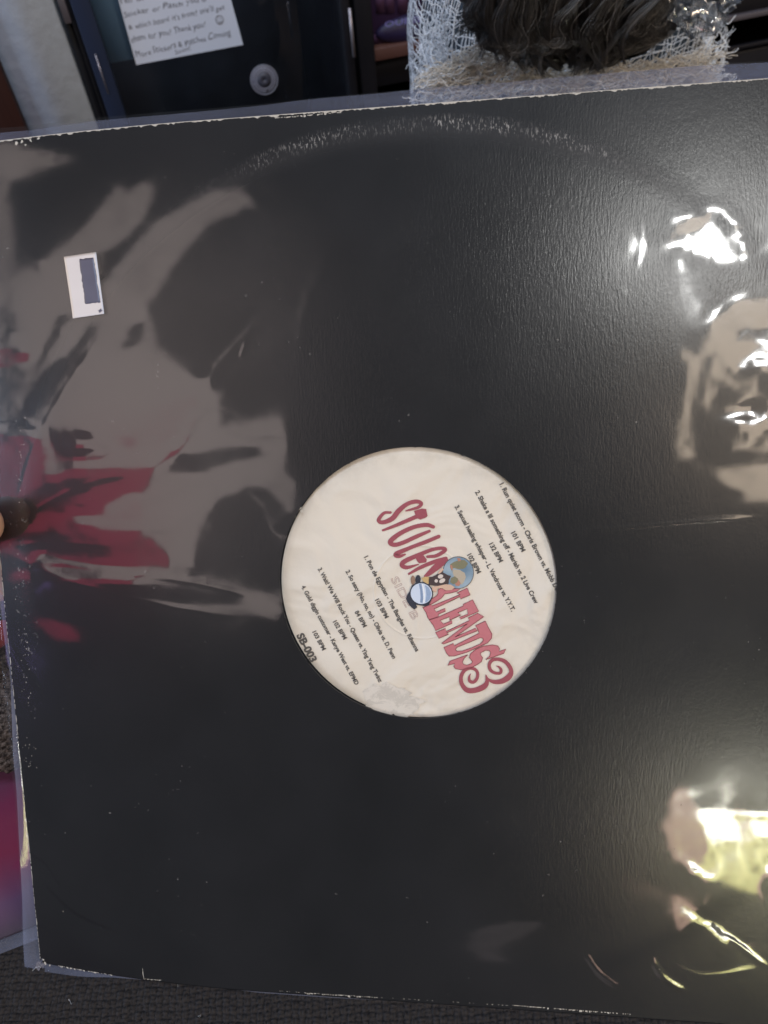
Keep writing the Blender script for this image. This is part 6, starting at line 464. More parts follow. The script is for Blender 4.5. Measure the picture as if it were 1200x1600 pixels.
[31,0,1,0,1,2,0,0,0,0,-2,-2,-2,0,-1,1,-1,-1,-2,-2,-1,-1,-1,-1,-2,0,-1,0,-1,0,-1,-2,-3,-2,1,0,-1,-2,1,2,3,0,-2,-1,-1,-1,0,0,-1,0,0,0,0,0,0,1,1,0,1,-1,0,0,-1,-1,-1,0,-1,0,0,-1,-1,0,0,-1,0,0,0,0,-1,0,0,0,-1,1,0,-1,1,0,-1,0,0,0,0,1,-1,0,0,0,0,-1,1,0,0,0,0,-1,0,0,-1,1,-1,0,0,0,0,0,-1,-1,0,0,0,0,0,0,1,0,-1,1,0,1,0,0,0,0,0,0,1,-1,0,0,1,-1,0,0,0,0,0,0,-1,1,0,0,-1,1,0,0,0,0],
[32,1,-1,1,1,1,2,0,0,0,-2,-2,2,3,2,-1,-1,-3,-2,-1,-1,-3,-2,-1,-1,-2,-2,-1,-2,-3,-2,-3,-2,-2,0,0,-1,-1,0,3,1,1,0,-1,0,-1,-1,0,0,-1,1,-1,0,0,0,0,1,1,0,1,0,-2,0,0,0,-1,-1,0,-1,0,0,-1,-1,1,0,-2,0,0,0,1,-1,0,0,0,-1,1,-1,0,1,0,0,0,0,-1,0,0,0,0,0,0,0,0,0,-1,0,0,0,0,1,-1,0,0,-1,0,0,-1,0,1,-1,0,0,-1,0,1,0,0,1,-1,1,-1,1,0,1,-1,0,1,-1,0,1,-1,0,1,-1,0,1,-1,0,0,1,-1,0,0,1,-1,0,0,1,-1],
[34,-1,1,0,2,2,0,1,0,-1,-1,0,3,5,2,-2,-3,-1,-1,-1,0,-1,-2,-2,-2,-2,-4,-5,-3,-3,-4,-2,-3,-1,-2,0,-1,0,0,2,1,1,1,-1,-1,0,0,-1,0,0,-1,0,1,0,0,0,1,0,1,-1,0,1,-1,0,-1,-1,0,-1,0,0,-1,0,0,-1,0,0,0,0,0,-1,0,0,0,0,0,0,0,0,-1,0,0,0,0,0,0,1,-1,0,0,0,0,0,-1,1,0,0,0,0,-1,0,0,0,-1,0,0,0,0,-1,1,-1,0,0,1,-1,0,0,0,1,0,1,-1,1,-1,0,1,-1,1,0,0,0,0,-1,1,0,-1,1,0,0,-1,1,0,-1,0,1,-1,1,-1,0],
[34,0,0,3,1,1,1,0,1,-1,-1,1,3,3,1,-1,-1,-2,-1,0,-1,0,-3,-1,-1,-4,-4,-5,-6,-3,-3,-3,-2,-2,-1,-1,0,-1,1,0,2,1,0,0,0,0,-1,0,0,-1,0,0,0,0,0,1,0,0,0,1,0,-1,0,-1,0,0,0,-1,0,-1,1,-1,0,0,-1,1,-1,0,-1,0,0,0,0,0,0,-1,1,-1,1,0,0,0,0,0,0,-1,0,1,-1,1,-1,0,0,0,0,0,0,-1,0,0,0,0,0,0,-1,0,0,0,-1,1,-1,1,-1,1,0,0,0,0,0,0,1,-1,1,0,0,0,0,0,0,0,0,0,0,0,0,0,0,-1,1,0,0,0,0,0,0,0,0,0],
[35,-1,1,1,4,1,1,0,0,0,-1,1,1,2,1,-1,-1,0,-1,-2,-2,-2,-2,-4,-2,-2,-4,-4,-3,-3,-3,-2,-3,-2,0,-1,-1,0,0,1,1,0,0,1,0,0,0,0,-1,0,0,0,-1,1,0,0,0,1,0,0,0,0,0,0,-1,0,0,0,-1,0,-1,0,0,0,0,-1,0,0,0,0,0,0,0,-1,0,0,0,0,0,0,-1,0,0,0,0,1,0,-1,1,-1,1,-1,1,-1,0,0,0,0,0,0,-1,0,0,0,0,0,0,-1,1,-1,1,-1,0,0,0,1,0,0,0,0,0,0,0,0,0,0,0,0,0,1,-1,1,-1,0,1,-1,0,1,-1,0,0,0,0,0,0,0,0,0],
[31,0,1,3,3,5,2,1,-1,-2,0,-1,2,0,0,-1,-2,-2,-1,-2,-3,-4,-3,-2,-4,-2,-1,-2,-2,-2,-2,-3,-2,-1,-1,-1,0,0,0,1,0,1,0,1,0,-1,0,0,0,0,0,0,0,-1,1,0,0,0,0,0,0,0,0,0,0,0,-1,0,0,-1,0,0,-1,0,0,0,0,-1,1,-1,0,0,0,0,0,1,-1,0,0,0,0,0,0,0,0,-1,0,1,-1,1,-1,1,-1,1,-1,0,0,0,0,-1,1,-1,1,-1,0,0,0,0,0,0,-1,1,0,0,0,-1,1,0,0,0,0,1,-1,1,-1,1,0,0,0,-1,1,-1,1,-1,0,1,-1,0,1,-1,0,1,0,-1,1,-1,0,1],
[27,0,1,2,3,5,4,2,-2,-1,-1,0,0,1,-1,-1,-3,-2,-3,-3,-3,-2,-2,-2,-2,-3,-2,0,-1,-3,-1,-2,-1,-1,-1,0,-1,0,0,0,1,0,1,-1,0,1,0,-1,0,0,0,0,0,0,0,0,1,0,0,0,0,0,0,-1,0,0,0,-1,0,0,0,0,0,-1,0,0,0,0,0,0,0,0,-1,0,1,-1,0,1,-1,0,0,0,0,0,0,0,0,0,0,-1,1,-1,1,-1,1,-1,0,0,0,1,-1,0,0,0,0,-1,0,0,0,0,0,0,0,0,0,1,-1,0,1,0,-1,0,1,0,0,0,-1,1,-1,1,-1,1,0,0,0,-1,1,0,-1,1,0,0,-1,1,-1,1,0,0],
[20,1,1,1,1,3,4,1,0,0,-1,1,0,1,-1,-1,-1,-3,-2,-2,-3,-2,-1,-2,-2,-1,-1,-2,-1,-1,-2,0,-1,-1,-2,0,0,-1,1,0,0,0,0,1,0,0,0,0,0,0,-1,0,0,1,0,0,0,0,0,0,0,0,0,0,0,-1,0,1,-1,0,0,-1,1,0,-1,0,0,0,-1,1,-1,0,1,0,-1,0,0,0,0,0,0,0,0,0,0,0,0,-1,1,0,0,0,-1,1,-1,1,-1,1,-1,0,0,0,0,0,-1,1,0,0,-1,0,1,-1,1,0,0,-1,1,0,-1,0,1,0,0,0,0,0,0,0,0,0,1,-1,0,0,0,1,-1,0,0,0,0,0,0,0,1,-1,0,0],
[15,1,1,0,1,-1,1,2,1,1,1,1,1,0,0,-1,-1,-1,-2,-3,-1,-1,-2,-2,-1,-1,-1,-1,-1,0,-1,-1,-1,-1,0,-1,0,0,-1,1,0,0,1,-1,1,-1,0,0,0,0,1,0,0,-1,0,1,-1,0,1,0,0,0,0,0,-1,1,-1,0,0,0,-1,1,-1,0,0,0,0,0,0,-1,1,0,-1,0,0,0,1,-1,0,0,1,-1,0,0,0,0,0,1,-1,0,-1,1,0,0,0,0,0,0,0,-1,1,0,-1,0,1,-1,0,0,0,0,0,0,0,0,0,0,0,0,0,0,0,0,0,0,1,-1,1,-1,1,-1,0,0,0,1,-1,0,0,0,1,-1,0,0,1,-1,0,0,1,-1],
[9,2,1,1,0,0,1,0,2,0,1,1,1,0,1,-1,-1,-1,-2,-1,-1,-2,-1,-1,-1,-1,-1,0,-1,-1,0,-1,-1,0,-1,0,-1,1,0,-1,1,0,0,1,-1,0,0,1,-1,0,0,0,0,0,0,0,0,1,-1,0,0,0,0,0,1,-1,0,-1,1,0,0,-1,0,0,0,0,0,0,0,0,0,-1,1,0,0,0,-1,0,1,-1,0,1,0,-1,0,0,1,-1,0,0,1,-1,0,0,0,0,0,-1,1,0,-1,0,0,0,0,1,-1,1,0,0,-1,1,-1,0,0,1,-1,1,0,0,0,0,0,-1,0,1,-1,1,-1,1,-1,1,0,-1,1,-1,1,0,-1,1,0,-1,0,1,-1,1,0,0],
[6,2,2,0,1,1,-1,2,0,0,1,1,0,0,0,0,-1,-1,-1,-1,-2,0,-1,-1,0,-1,-1,-1,0,0,-1,-1,0,-1,0,0,0,-1,0,1,-1,1,-1,0,0,1,0,-1,1,0,0,-1,1,0,0,-1,1,-1,1,0,0,0,0,0,-1,0,1,0,-1,0,0,0,0,0,0,0,0,-1,1,0,-1,1,-1,0,0,0,1,0,-1,1,-1,0,0,1,0,0,-1,0,0,0,0,0,1,-1,0,0,0,0,0,0,0,0,0,0,0,0,0,-1,0,0,1,-1,1,0,0,-1,1,-1,1,0,0,0,-1,1,0,-1,1,0,0,0,0,0,-1,1,-1,1,0,-1,1,0,-1,1,0,0,0,0,0,0],
[5,1,2,3,0,1,2,0,1,0,0,-1,0,-1,-1,0,-1,-1,-1,-1,0,-2,0,0,-1,-1,0,0,-1,-1,0,0,-1,0,0,-1,0,1,0,-1,1,-1,1,0,0,-1,0,1,-1,0,0,1,-1,0,0,1,0,0,-1,1,-1,0,0,0,1,0,-1,0,0,0,0,0,0,0,0,0,-1,1,-1,0,1,-1,1,0,0,0,-1,0,1,-1,1,-1,0,0,0,0,0,0,0,1,-1,0,0,0,0,0,0,1,-1,0,0,0,0,0,0,0,0,0,0,0,0,0,-1,1,-1,1,0,0,-1,1,0,-1,1,0,0,0,0,0,0,0,0,0,0,0,0,0,-1,1,0,0,0,0,0,0,0,0,0,0],
[3,1,3,1,3,1,1,1,-1,1,-2,0,-1,-1,-1,-2,0,-1,0,-1,0,0,-1,0,-1,0,0,-1,0,0,-1,0,0,0,0,0,0,-1,0,0,0,0,0,0,0,1,-1,0,0,0,0,0,0,0,0,0,0,0,0,0,0,0,0,0,-1,0,1,0,0,0,0,0,0,0,0,-1,1,0,0,0,-1,1,-1,0,0,0,0,1,-1,1,-1,1,0,-1,0,0,0,1,0,-1,0,1,-1,0,1,-1,1,-1,0,0,1,0,0,0,-1,0,0,0,1,-1,0,0,1,-1,1,-1,0,0,1,-1,0,1,0,-1,0,1,-1,0,0,0,0,0,0,0,0,0,1,-1,0,0,0,0,0,0,1,-1,0,1]
]
# ------------------------------------------------------------------ record sleeve, disc, label
HS = .157
HOLE = (*loc(648.5, 915.5), .04765)                       # centre and radius of the die-cut hole
DISC = loc(658, 927)                                      # the spindle hole
LAB = (*loc(651.5, 915.5), .0480)

def panel(name, z, th, mat_, parent, hole, ragged=False):
    n, m = 512, 60
    an = np.arange(n) * 2 * math.pi / n
    hx, hy, hr = hole
    c, s = np.cos(an), np.sin(an); k = HS / np.maximum(abs(c), abs(s))
    rr = hr * (1 + (.0012 * np.sin(an * 3 + 1) + (.0022 * rng.standard_normal(n) * (rng.random(n) > .9) if ragged else 0)))
    inn = np.stack([hx + rr * c, hy + rr * s], -1); out = np.stack([k * c, k * s], -1)
    for q in (1, 3, 5, 7):                                 # true square corners, slightly rounded
        out[q * n // 8] = A(math.copysign(HS - .0012, out[q * n // 8][0]), math.copysign(HS - .0012, out[q * n // 8][1]))
    t = (np.linspace(0, 1, m) ** .9)[:, None, None]
    xy = inn[None] * (1 - t) + out[None] * t
    zt = z + bend(xy[..., 0])
    rd = np.hypot(xy[..., 0] - DISC[0], xy[..., 1] - DISC[1])
    if ragged: zt = zt + .00022 / (1 + np.exp((rd - .1505) / .0018))          # the disc pushes the card up
    top = np.concatenate([xy, zt[..., None]], -1).reshape(-1, 3)
    bot = top - A(0, 0, th)
    F1 = gridfaces(m, n, True); F2 = F1[:, ::-1] + len(top)
    j = np.arange(n); jn = (j + 1) % n; b = len(top)
    rim_in = np.stack([j, jn, jn + b, j + b], -1); o = (m - 1) * n
    rim_out = np.stack([o + jn, o + j, o + j + b, o + jn + b], -1)
    return mesh(name, np.concatenate([top, bot]), np.concatenate([F1, F2, rim_in, rim_out]), mat_, parent, True)

sleeve = thing('record_sleeve', 'black cardboard record sleeve with round centre hole and worn white edges', 'record sleeve', MAT)
fp = panel('front_panel', 0, .00045, MT['card'], sleeve, HOLE, True)
md = fp.modifiers.new('edges', 'EDGE_SPLIT'); md.split_angle = math.radians(40)
bp = panel('back_panel', -.0036, .00045, MT['card'], sleeve, (HOLE[0], HOLE[1], .0470))
bp.modifiers.new('edges', 'EDGE_SPLIT')
for nm, x0, x1, y0, y1 in (('bottom_fold', -HS, HS, -HS - .0004, -HS), ('side_fold', -HS - .0004, -HS, -HS, HS)):
    n = 60; s = np.linspace(0, 1, n)[:, None]
    if nm == 'bottom_fold': P0 = np.hstack([x0 + (x1 - x0) * s, 0 * s - HS - .0003]) 
    else: P0 = np.hstack([0 * s - HS - .0003, y0 + (y1 - y0) * s])
    zz = np.linspace(-.0041, -.0000, 6)
    V = np.array([[(p[0], p[1], bend(p[0]) + z) for z in zz] for p in P0]).reshape(-1, 3)
    bulge = .0004 * np.sin((np.tile(zz, n) + .0041) / .0041 * math.pi)
    V[:, 1 if nm == 'bottom_fold' else 0] -= bulge
    mesh(nm, V, gridfaces(n, 6), MT['card'], sleeve, True)

def worn_edge():
    """paint rubbed off along the top edge, at the corners, along the bottom and left edges and by the hole"""
    parts = []
    def strip(pa, pb, n, w0, w1, gap=.0, z=.00006, amp=1.):
        pa, pb = A(*pa), A(*pb); d = (pb - pa); L = np.linalg.norm(d); d /= L; nrm = A(-d[1], d[0])
        s = np.linspace(0, 1, n); w = w0 + (w1 - w0) * np.abs(np.convolve(rng.standard_normal(n + 8), np.ones(5) / 3, 'same')[4:-4]) * amp
        a = pa[None] + s[:, None] * L * d; b = a - nrm[None] * w[:, None]
        V = np.empty((n, 2, 3)); V[:, 0, :2] = a; V[:, 1, :2] = b; V[..., 2] = z + bend(V[..., 0]); V = V.reshape(-1, 3)
        F_ = gridfaces(n, 2)
        if gap: F_ = F_[rng.random(len(F_)) > gap]
        parts.append((V, F_))
    strip((-HS, HS), (HS, HS), 900, .00012, .00045)
    strip((-HS - .0002, HS), (-HS - .0002, -HS), 500, -.0001, -.00025, .35)
    strip(loc(475, 1551), loc(590, 1558), 90, .0001, .00045, .5); strip(loc(800, 1570), loc(985, 1584), 160, .0001, .0005, .55)
    strip(loc(420, 1547), loc(800, 1571), 200, .00004, .0002, .7)
    strip(loc(90, 1508), loc(175, 1523), 70, .0001, .0005, .35); strip(loc(225, 1529), loc(252, 1531), 30, .0001, .0004, .2)
    strip(loc(223, 1513), loc(225, 1529), 12, .0001, .00025)
    strip(loc(430, 184), loc(535, 175), 60, .0001, .00035, .3); strip(loc(865, 147), loc(925, 143), 40, .0001, .0003, .3)
    def flake(u, v, r, n=9, el=1.):
        c = loc(u, v); an = np.sort(rng.random(n)) * 2 * math.pi; rr = r * (.4 + .8 * rng.random(n))
        V = [(c[0], c[1], .00009 + float(bend(c[0])))] + [(c[0] + q * math.cos(a), c[1] + el * q * math.sin(a), .00009 + float(bend(c[0]))) for a, q in zip(an, rr)]
        F_ = [[0, k + 1, (k + 1) % n + 1, 0] for k in range(n)]
        parts.append((np.array(V), np.array(F_)))
    for u, v, r in [(68, 1500, .0006), (70, 1505, .0009), (78, 1509, .0006), (25, 224, .0009), (35, 221, .0007), (48, 220, .0008), (60, 217, .0006), (40, 226, .0005)]: flake(u, v, r)
    for u, v, r, e in [(467, 794, .0011, .9), (471, 799, .0006, 1), (461, 806, .0009, .7), (453, 775, .0005, 2), (452, 783, .0004, 2.5), (449, 771, .0004, 1), (454, 790, .0004, 2)]: flake(u, v, r, 9, e)
    for u, v in [(272, 427), (275, 421), (380, 560), (384, 545), (994, 632), (955, 452), (966, 456), (934, 530), (942, 537), (938, 545), (1022, 1395), (470, 1238), (902, 1268), (895, 1135), (285, 570), (236, 445), (980, 326), (990, 332)]: flake(u, v, .0003 + .0002 * rng.random())
    for _ in range(120):
        u, v = 25 + rng.random() * 1150, 230 + rng.random() * 1290
        if math.hypot(u - 650, v - 915) > 225: flake(u, v, .00008 + .00014 * rng.random() ** 3, 6, .5 + 1.5 * rng.random())
    for _ in range(90):                                   # scuffs in a line just inside the left edge
        v = 650 + rng.random() * 560; u0 = 36 + (v - 650) * .02 + 7 * rng.standard_normal(); flake(u0, v, .00010 + .00014 * rng.random(), 6, 1.6)
    V, F_ = merge(parts); o = mesh('worn_edge', V, [list(dict.fromkeys(f)) for f in F_.tolist()], MT['cardcore'], sleeve); o['kind'] = 'stuff'
worn_edge()

def polar(cx, cy, radii, zs, n=192):
    an = np.arange(n) * 2 * math.pi / n; V = []
    for r, z in zip(radii, zs): V.append(np.stack([cx + r * np.cos(an), cy + r * np.sin(an), np.full(n, z) + bend(cx + r * np.cos(an))], -1))
    return np.concatenate(V), gridfaces(len(radii), n, True)
record = thing('vinyl_record', 'black vinyl record with a cream paper label showing through the sleeve hole', 'record', MAT)
V, F_ = polar(*DISC, [.0036, .05, .0505, .148, .150, .150, .148, .05, .0036, .0036], [-.0014, -.0014, -.0015, -.0016, -.0018, -.0020, -.0026, -.0028, -.0028, -.0014], 256)
mesh('vinyl_disc', V, F_, MT['vinyl'], record, True)
LZ = -.0012
def ringz(r): return .00016 * math.exp(-((r - .0164) / .00032) ** 2)
rad = np.concatenate([[.0037, .0040], np.linspace(.005, .0148, 8), np.linspace(.0152, .0176, 18), np.linspace(.019, .046, 16), [.0487, .049]])
n = 256; an = np.arange(n) * 2 * math.pi / n; V = []
for r in rad:                                             # the label's outline is not quite concentric with the spindle hole
    k = np.clip((r - .02) / .029, 0, 1); cx = DISC[0] * (1 - k) + LAB[0] * k; cy = DISC[1] * (1 - k) + LAB[1] * k
    rr = r * (LAB[2] / .049 if r > .03 else 1)
    x, y = cx + rr * np.cos(an), cy + rr * np.sin(an)
    V.append(np.stack([x, y, np.full(n, LZ + ringz(r) + (-.0003 if r >= .049 else 0))], -1))
paper = mesh('paper_label', np.concatenate(V), gridfaces(len(rad), n, True), MT['label'], record, True)

def flat(name, polys, z, m, parent, holes=()):
    """filled print shape(s) from outlines in the record frame"""
    V, Fs = [], []
    for poly in polys:
        loops = [[Vector((p[0], p[1], 0)) for p in poly]] + [[Vector((p[0], p[1], 0)) for p in h] for h in holes]
        tri = tessellate_polygon(loops); b = len(V); V += [(p[0], p[1], z) for l in loops for p in l]; Fs += [[b + i for i in t] for t in tri]
    o = mesh(name, V, Fs, m, parent)
    for p in o.data.polygons:
        pass
    return o
def ribbon(P, w, z, closed=False):
    P = np.asarray(P, float)
    if closed: P = np.vstack([P, P[0], P[1]]); w = np.broadcast_to(w, (len(P),))
    w = np.broadcast_to(w, (len(P),)); t = np.gradient(P, axis=0); t /= np.linalg.norm(t, axis=1, keepdims=True) + 1e-12; nn = np.stack([-t[:, 1], t[:, 0]], -1)
    V = np.empty((len(P), 2, 3)); V[:, 0, :2] = P + nn * w[:, None] / 2; V[:, 1, :2] = P - nn * w[:, None] / 2; V[..., 2] = z
    return V.reshape(-1, 3), gridfaces(len(P), 2)
def cap(c, r, z, n=12):
    an = np.arange(n) * 2 * math.pi / n
    V = np.vstack([[c[0], c[1], z], np.stack([c[0] + r * np.cos(an), c[1] + r * np.sin(an), np.full(n, z)], -1)])
    return V, np.array([[0, 1 + k, 1 + (k + 1) % n, 1 + (k + 1) % n] for k in range(n)])
cropA = lambda x, y: loc(580 + x / 5, 760 + y / 5, LZ)
cropP = lambda x, y: loc(590 + x / 7.5, 860 + y / 7.5, LZ)
cropQ = lambda x, y: loc(650 + x / 10, 900 + y / 10, LZ)
cropR = lambda x, y: loc(690 + x / 10, 990 + y / 10, LZ)
PXM = .0002357                                            # metres per picture pixel on the label
def brush(name, strokes, crop, sc, z, m, extra=0., blobs=()):
    parts = []
    for k, st in enumerate(strokes):
        a = np.array(st, float); s = crom(a, 8); P = np.array([crop(x, y) for x, y, _ in s]); w = np.maximum(s[:, 2], 4) * PXM / sc + extra
        zz = z + k * 4e-6
        parts.append(ribbon(P, w, zz)); parts.append(cap(P[0], w[0] / 2, zz + 1e-6)); parts.append(cap(P[-1], w[-1] / 2, zz + 2e-6))
    for k, b in enumerate(blobs):
        Pb = [crop(*p) for p in b]; c = np.mean(Pb, 0); V = [(c[0], c[1], z + 3e-5)] + [(p[0], p[1], z + 3e-5) for p in Pb]
        parts.append((np.array(V), np.array([[0, 1 + i, 1 + (i + 1) % len(Pb), 1 + (i + 1) % len(Pb)] for i in range(len(Pb))])))
    V, F_ = merge(parts); F_ = [list(dict.fromkeys(f)) for f in F_.tolist()]
    return mesh(name, V, F_, m, paper)
Z1, Z2, Z3, Z4 = LZ + .00022, LZ + .00030, LZ + .00036, LZ + .00042
S = [(152, 203, 18), (100, 208, 22), (58, 262, 28), (92, 280, 30), (165, 250, 36), (215, 190, 36), (280, 138, 30), (350, 117, 30), (392, 132, 26), (372, 160, 22), (325, 176, 18), (272, 190, 10)]
Tt = [(385, 222, 30), (300, 258, 28), (190, 305, 24), (92, 342, 16)]
O = [(485, 315, 26), (430, 300, 30), (330, 318, 30), (220, 370, 32), (150, 430, 36), (180, 455, 32), (250, 438, 30), (360, 388, 28), (455, 348, 20)]
Ll = [(528, 390, 26), (420, 435, 28), (300, 480, 28), (195, 528, 36), (220, 545, 26), (265, 530, 12)]
Ee = [(440, 548, 20), (510, 540, 26), (575, 500, 28), (560, 482, 26), (480, 492, 26), (370, 535, 30), (270, 580, 34), (240, 612, 34), (280, 632, 28), (370, 608, 8)]
Nn = [(295, 682, 16), (390, 630, 26), (500, 585, 28), (585, 560, 24)]
Nd = [(585, 575, 34), (520, 620, 50), (450, 680, 34), (420, 700, 16)]
blT = [(335, 190), (398, 172), (430, 176), (441, 230), (425, 243), (385, 258), (365, 250), (350, 235)]
blE = [(345, 555), (375, 538), (410, 538), (435, 570), (430, 592), (375, 600), (358, 580)]
for nm, st, bl in (('letter_s', S, ()), ('letter_t', Tt, (blT,)), ('letter_o', O, ()), ('letter_l', Ll, ()), ('letter_e', Ee, (blE,))):
    brush(nm, [st], cropA, 5, Z1, MT['wine'], 0, bl)
brush('letter_n', [Nn, Nd], cropA, 5, Z1, MT['wine'])
def outlined(name, poly, crop, holes=()):
    P = [crop(*p) for p in poly]; Hh = [[crop(*p) for p in h] for h in holes]
    o = flat(name, [P], Z1, MT['rose'], paper, Hh)
    L = [ribbon(np.array(l), .00022, Z2, True) for l in [P] + Hh]
    V, F_ = merge(L); mesh('letter_outline', V, F_, MT['wine_dark'], o); return o
outlined('letter_b', [(140, 470), (225, 405), (235, 360), (320, 310), (345, 270), (345, 215), (385, 190), (440, 200), (455, 225), (520, 215), (600, 195), (700, 192), (640, 235), (530, 265), (450, 275), (400, 340), (330, 385), (250, 432)], cropQ)
outlined('letter_l', [(105, 490), (240, 435), (250, 465), (690, 288), (640, 262), (800, 185), (848, 292), (695, 355), (685, 318), (282, 512), (322, 558), (455, 502), (462, 545), (352, 592), (350, 630), (205, 678), (185, 645), (160, 570)], cropQ)
outlined('letter_e', [(207, 684), (350, 637), (745, 462), (735, 440), (885, 368), (980, 546), (695, 672), (682, 640), (812, 592), (800, 508), (652, 570), (700, 605), (525, 690), (522, 632), (377, 690), (430, 745), (565, 692), (565, 735), (305, 850), (275, 770), (240, 725)], cropQ)
outlined('letter_n', [(305, 880), (462, 815), (472, 862), (838, 690), (815, 652), (965, 577), (1060, 630), (612, 948), (930, 812), (960, 850), (430, 1060), (400, 1048), (805, 742), (478, 885), (508, 905), (360, 970)], cropQ)
outlined('letter_d', [(930, 770), (1085, 700), (1130, 800), (1186, 900), (1182, 965), (1120, 1040), (1000, 1095), (800, 1185), (600, 1245), (520, 1248), (480, 1205), (435, 1112), (585, 1048), (600, 1085), (985, 890), (968, 835)], cropQ,
         [[(615, 1145), (640, 1170), (720, 1168), (860, 1120), (1000, 1060), (1050, 1010), (1045, 965), (1000, 960), (860, 1020), (640, 1110)]])
outlined('letter_s', [(100, 492), (132, 425), (410, 326), (350, 385), (325, 440), (345, 478), (400, 490), (470, 462), (482, 432), (435, 372), (452, 310), (540, 240), (650, 192), (800, 172), (880, 190), (907, 232), (898, 276), (1008, 236), (970, 305), (690, 402), (750, 350), (766, 290), (740, 257), (680, 257), (607, 300), (612, 335), (642, 372), (625, 430), (560, 477), (460, 532), (300, 560), (220, 545), (190, 510), (207, 462)], cropR)
three = [[(455, 622, 8), (432, 670, 30), (440, 735, 50), (500, 752, 48), (555, 690, 46), (560, 600, 46), (505, 545, 46), (420, 540, 46), (345, 585, 52), (303, 680, 56), (320, 790, 62), (400, 878, 78), (520, 880, 80), (650, 830, 84), (708, 755, 60), (692, 640, 12)],
         [(692, 640, 10), (735, 712, 34), (830, 750, 62), (950, 735, 78), (1050, 670, 84), (1088, 590, 62), (1055, 500, 60), (980, 425, 58), (880, 395, 52), (790, 410, 52), (745, 480, 48), (762, 560, 50), (830, 608, 44), (910, 612, 44), (930, 565, 42), (900, 520, 30), (850, 498, 6)]]
brush('numeral_three', three, cropR, 10, Z2, MT['wine'])

def letters(name, text, p0, p1, cap_px, m, parent, z, bold=.030, hollow=False, frame=None, centre=True):
    """one line of type from p0 to p1 (points in the parent's plane)"""
    c = bpy.data.curves.new(name, 'FONT'); c.body = text; c.size = 1; c.offset = bold; c.resolution_u = 3
    if hollow: c.fill_mode = 'NONE'; c.offset = 0
    t = bpy.data.objects.new(name, c); COL.objects.link(t); dg = bpy.context.evaluated_depsgraph_get(); ev = t.evaluated_get(dg)
    me = bpy.data.meshes.new_from_object(ev); co = np.empty(len(me.vertices) * 3); me.vertices.foreach_get('co', co); co = co.reshape(-1, 3)
    bpy.data.objects.remove(t); bpy.data.curves.remove(c)
    p0, p1 = np.array(p0), np.array(p1); d = p1 - p0; L = np.linalg.norm(d); d /= L; n_ = A(-d[1], d[0])
    sx = L / (co[:, 0].max() - co[:, 0].min()); x = (co[:, 0] - co[:, 0].min()) * sx; y = (co[:, 1] - (.35 if centre else 0)) * cap_px / .70
    XY = p0[None] + x[:, None] * d + y[:, None] * n_
    if hollow:
        E_ = [tuple(e.vertices) for e in me.edges]; V, Fs = [], []
        w = .00005
        for a, b in E_:
            pa, pb = XY[a], XY[b]; q = pb - pa; l = np.linalg.norm(q)
            if l < 1e-7: continue
            nn = A(-q[1], q[0]) / l * w; k = len(V); V += [(*(pa + nn), z), (*(pb + nn), z), (*(pb - nn), z), (*(pa - nn), z)]; Fs.append([k, k + 1, k + 2, k + 3])
        bpy.data.meshes.remove(me); return mesh(name, V, Fs, m, parent)
    V = np.concatenate([XY, np.full((len(XY), 1), z)], 1); me.vertices.foreach_set('co', V.ravel()); me.materials.clear(); me.materials.append(m); me.name = name; me.update()
    o = bpy.data.objects.new(name, me); COL.objects.link(o); o.parent = parent; return o
tracks = [("1. Run quiet storm - Chris Brown vs. Mobb Deep", (783.5, 755), (876, 930)), ("2. Shake a lil something off - Mariah vs. 2 Live Crew", (745.5, 767), (839, 942)), ("3. Sexual healing whisper - L. Vandross vs. Y.Y.T.", (713.5, 790), (802.5, 954)),
          ("1. Pon de Egyptian - The Bangles vs. Rihanna", (572, 869), (653, 1017)), ("2. So sexy (No, no, no) - Olivia vs. D. Penn", (543, 891), (617, 1028)), ("3. Wait! We Will Rock You - Queen vs. Ying Yang Twinz", (499.5, 887.5), (595.5, 1065)), ("4. Gold diggin customer - Kanye West vs. EPMD", (473.5, 915), (558.5, 1069))]
bpms = [("101 BPM", (801.5, 831), (818.5, 861)), ("132 BPM", (767, 848.5), (783.5, 877.5)), ("102 BPM", (733, 865.5), (749, 895)), ("103 BPM", (589, 936), (605, 965)), ("84 BPM", (557, 954.5), (571, 979)), ("102 BPM", (523, 970), (540, 998)), ("103 BPM", (491, 986), (507, 1015))]
for s_, a, b in tracks: letters('track_text', s_, loc(*a, LZ), loc(*b, LZ), 6.6 * PXM, MT['ink'], paper, Z1)
for s_, a, b in bpms: letters('tempo_text', s_, loc(*a, LZ), loc(*b, LZ), 6.6 * PXM, MT['ink'], paper, Z1)
letters('catalogue_number', "SB-003", loc(468.5, 990, LZ), loc(491, 1033, LZ), 11.5 * PXM, MT['ink'], paper, Z1, .045)
letters('side_text', "SIDE B", loc(616, 902, LZ), loc(650, 966, LZ), 11.5 * PXM, MT['greyline'], paper, Z1, 0, True)
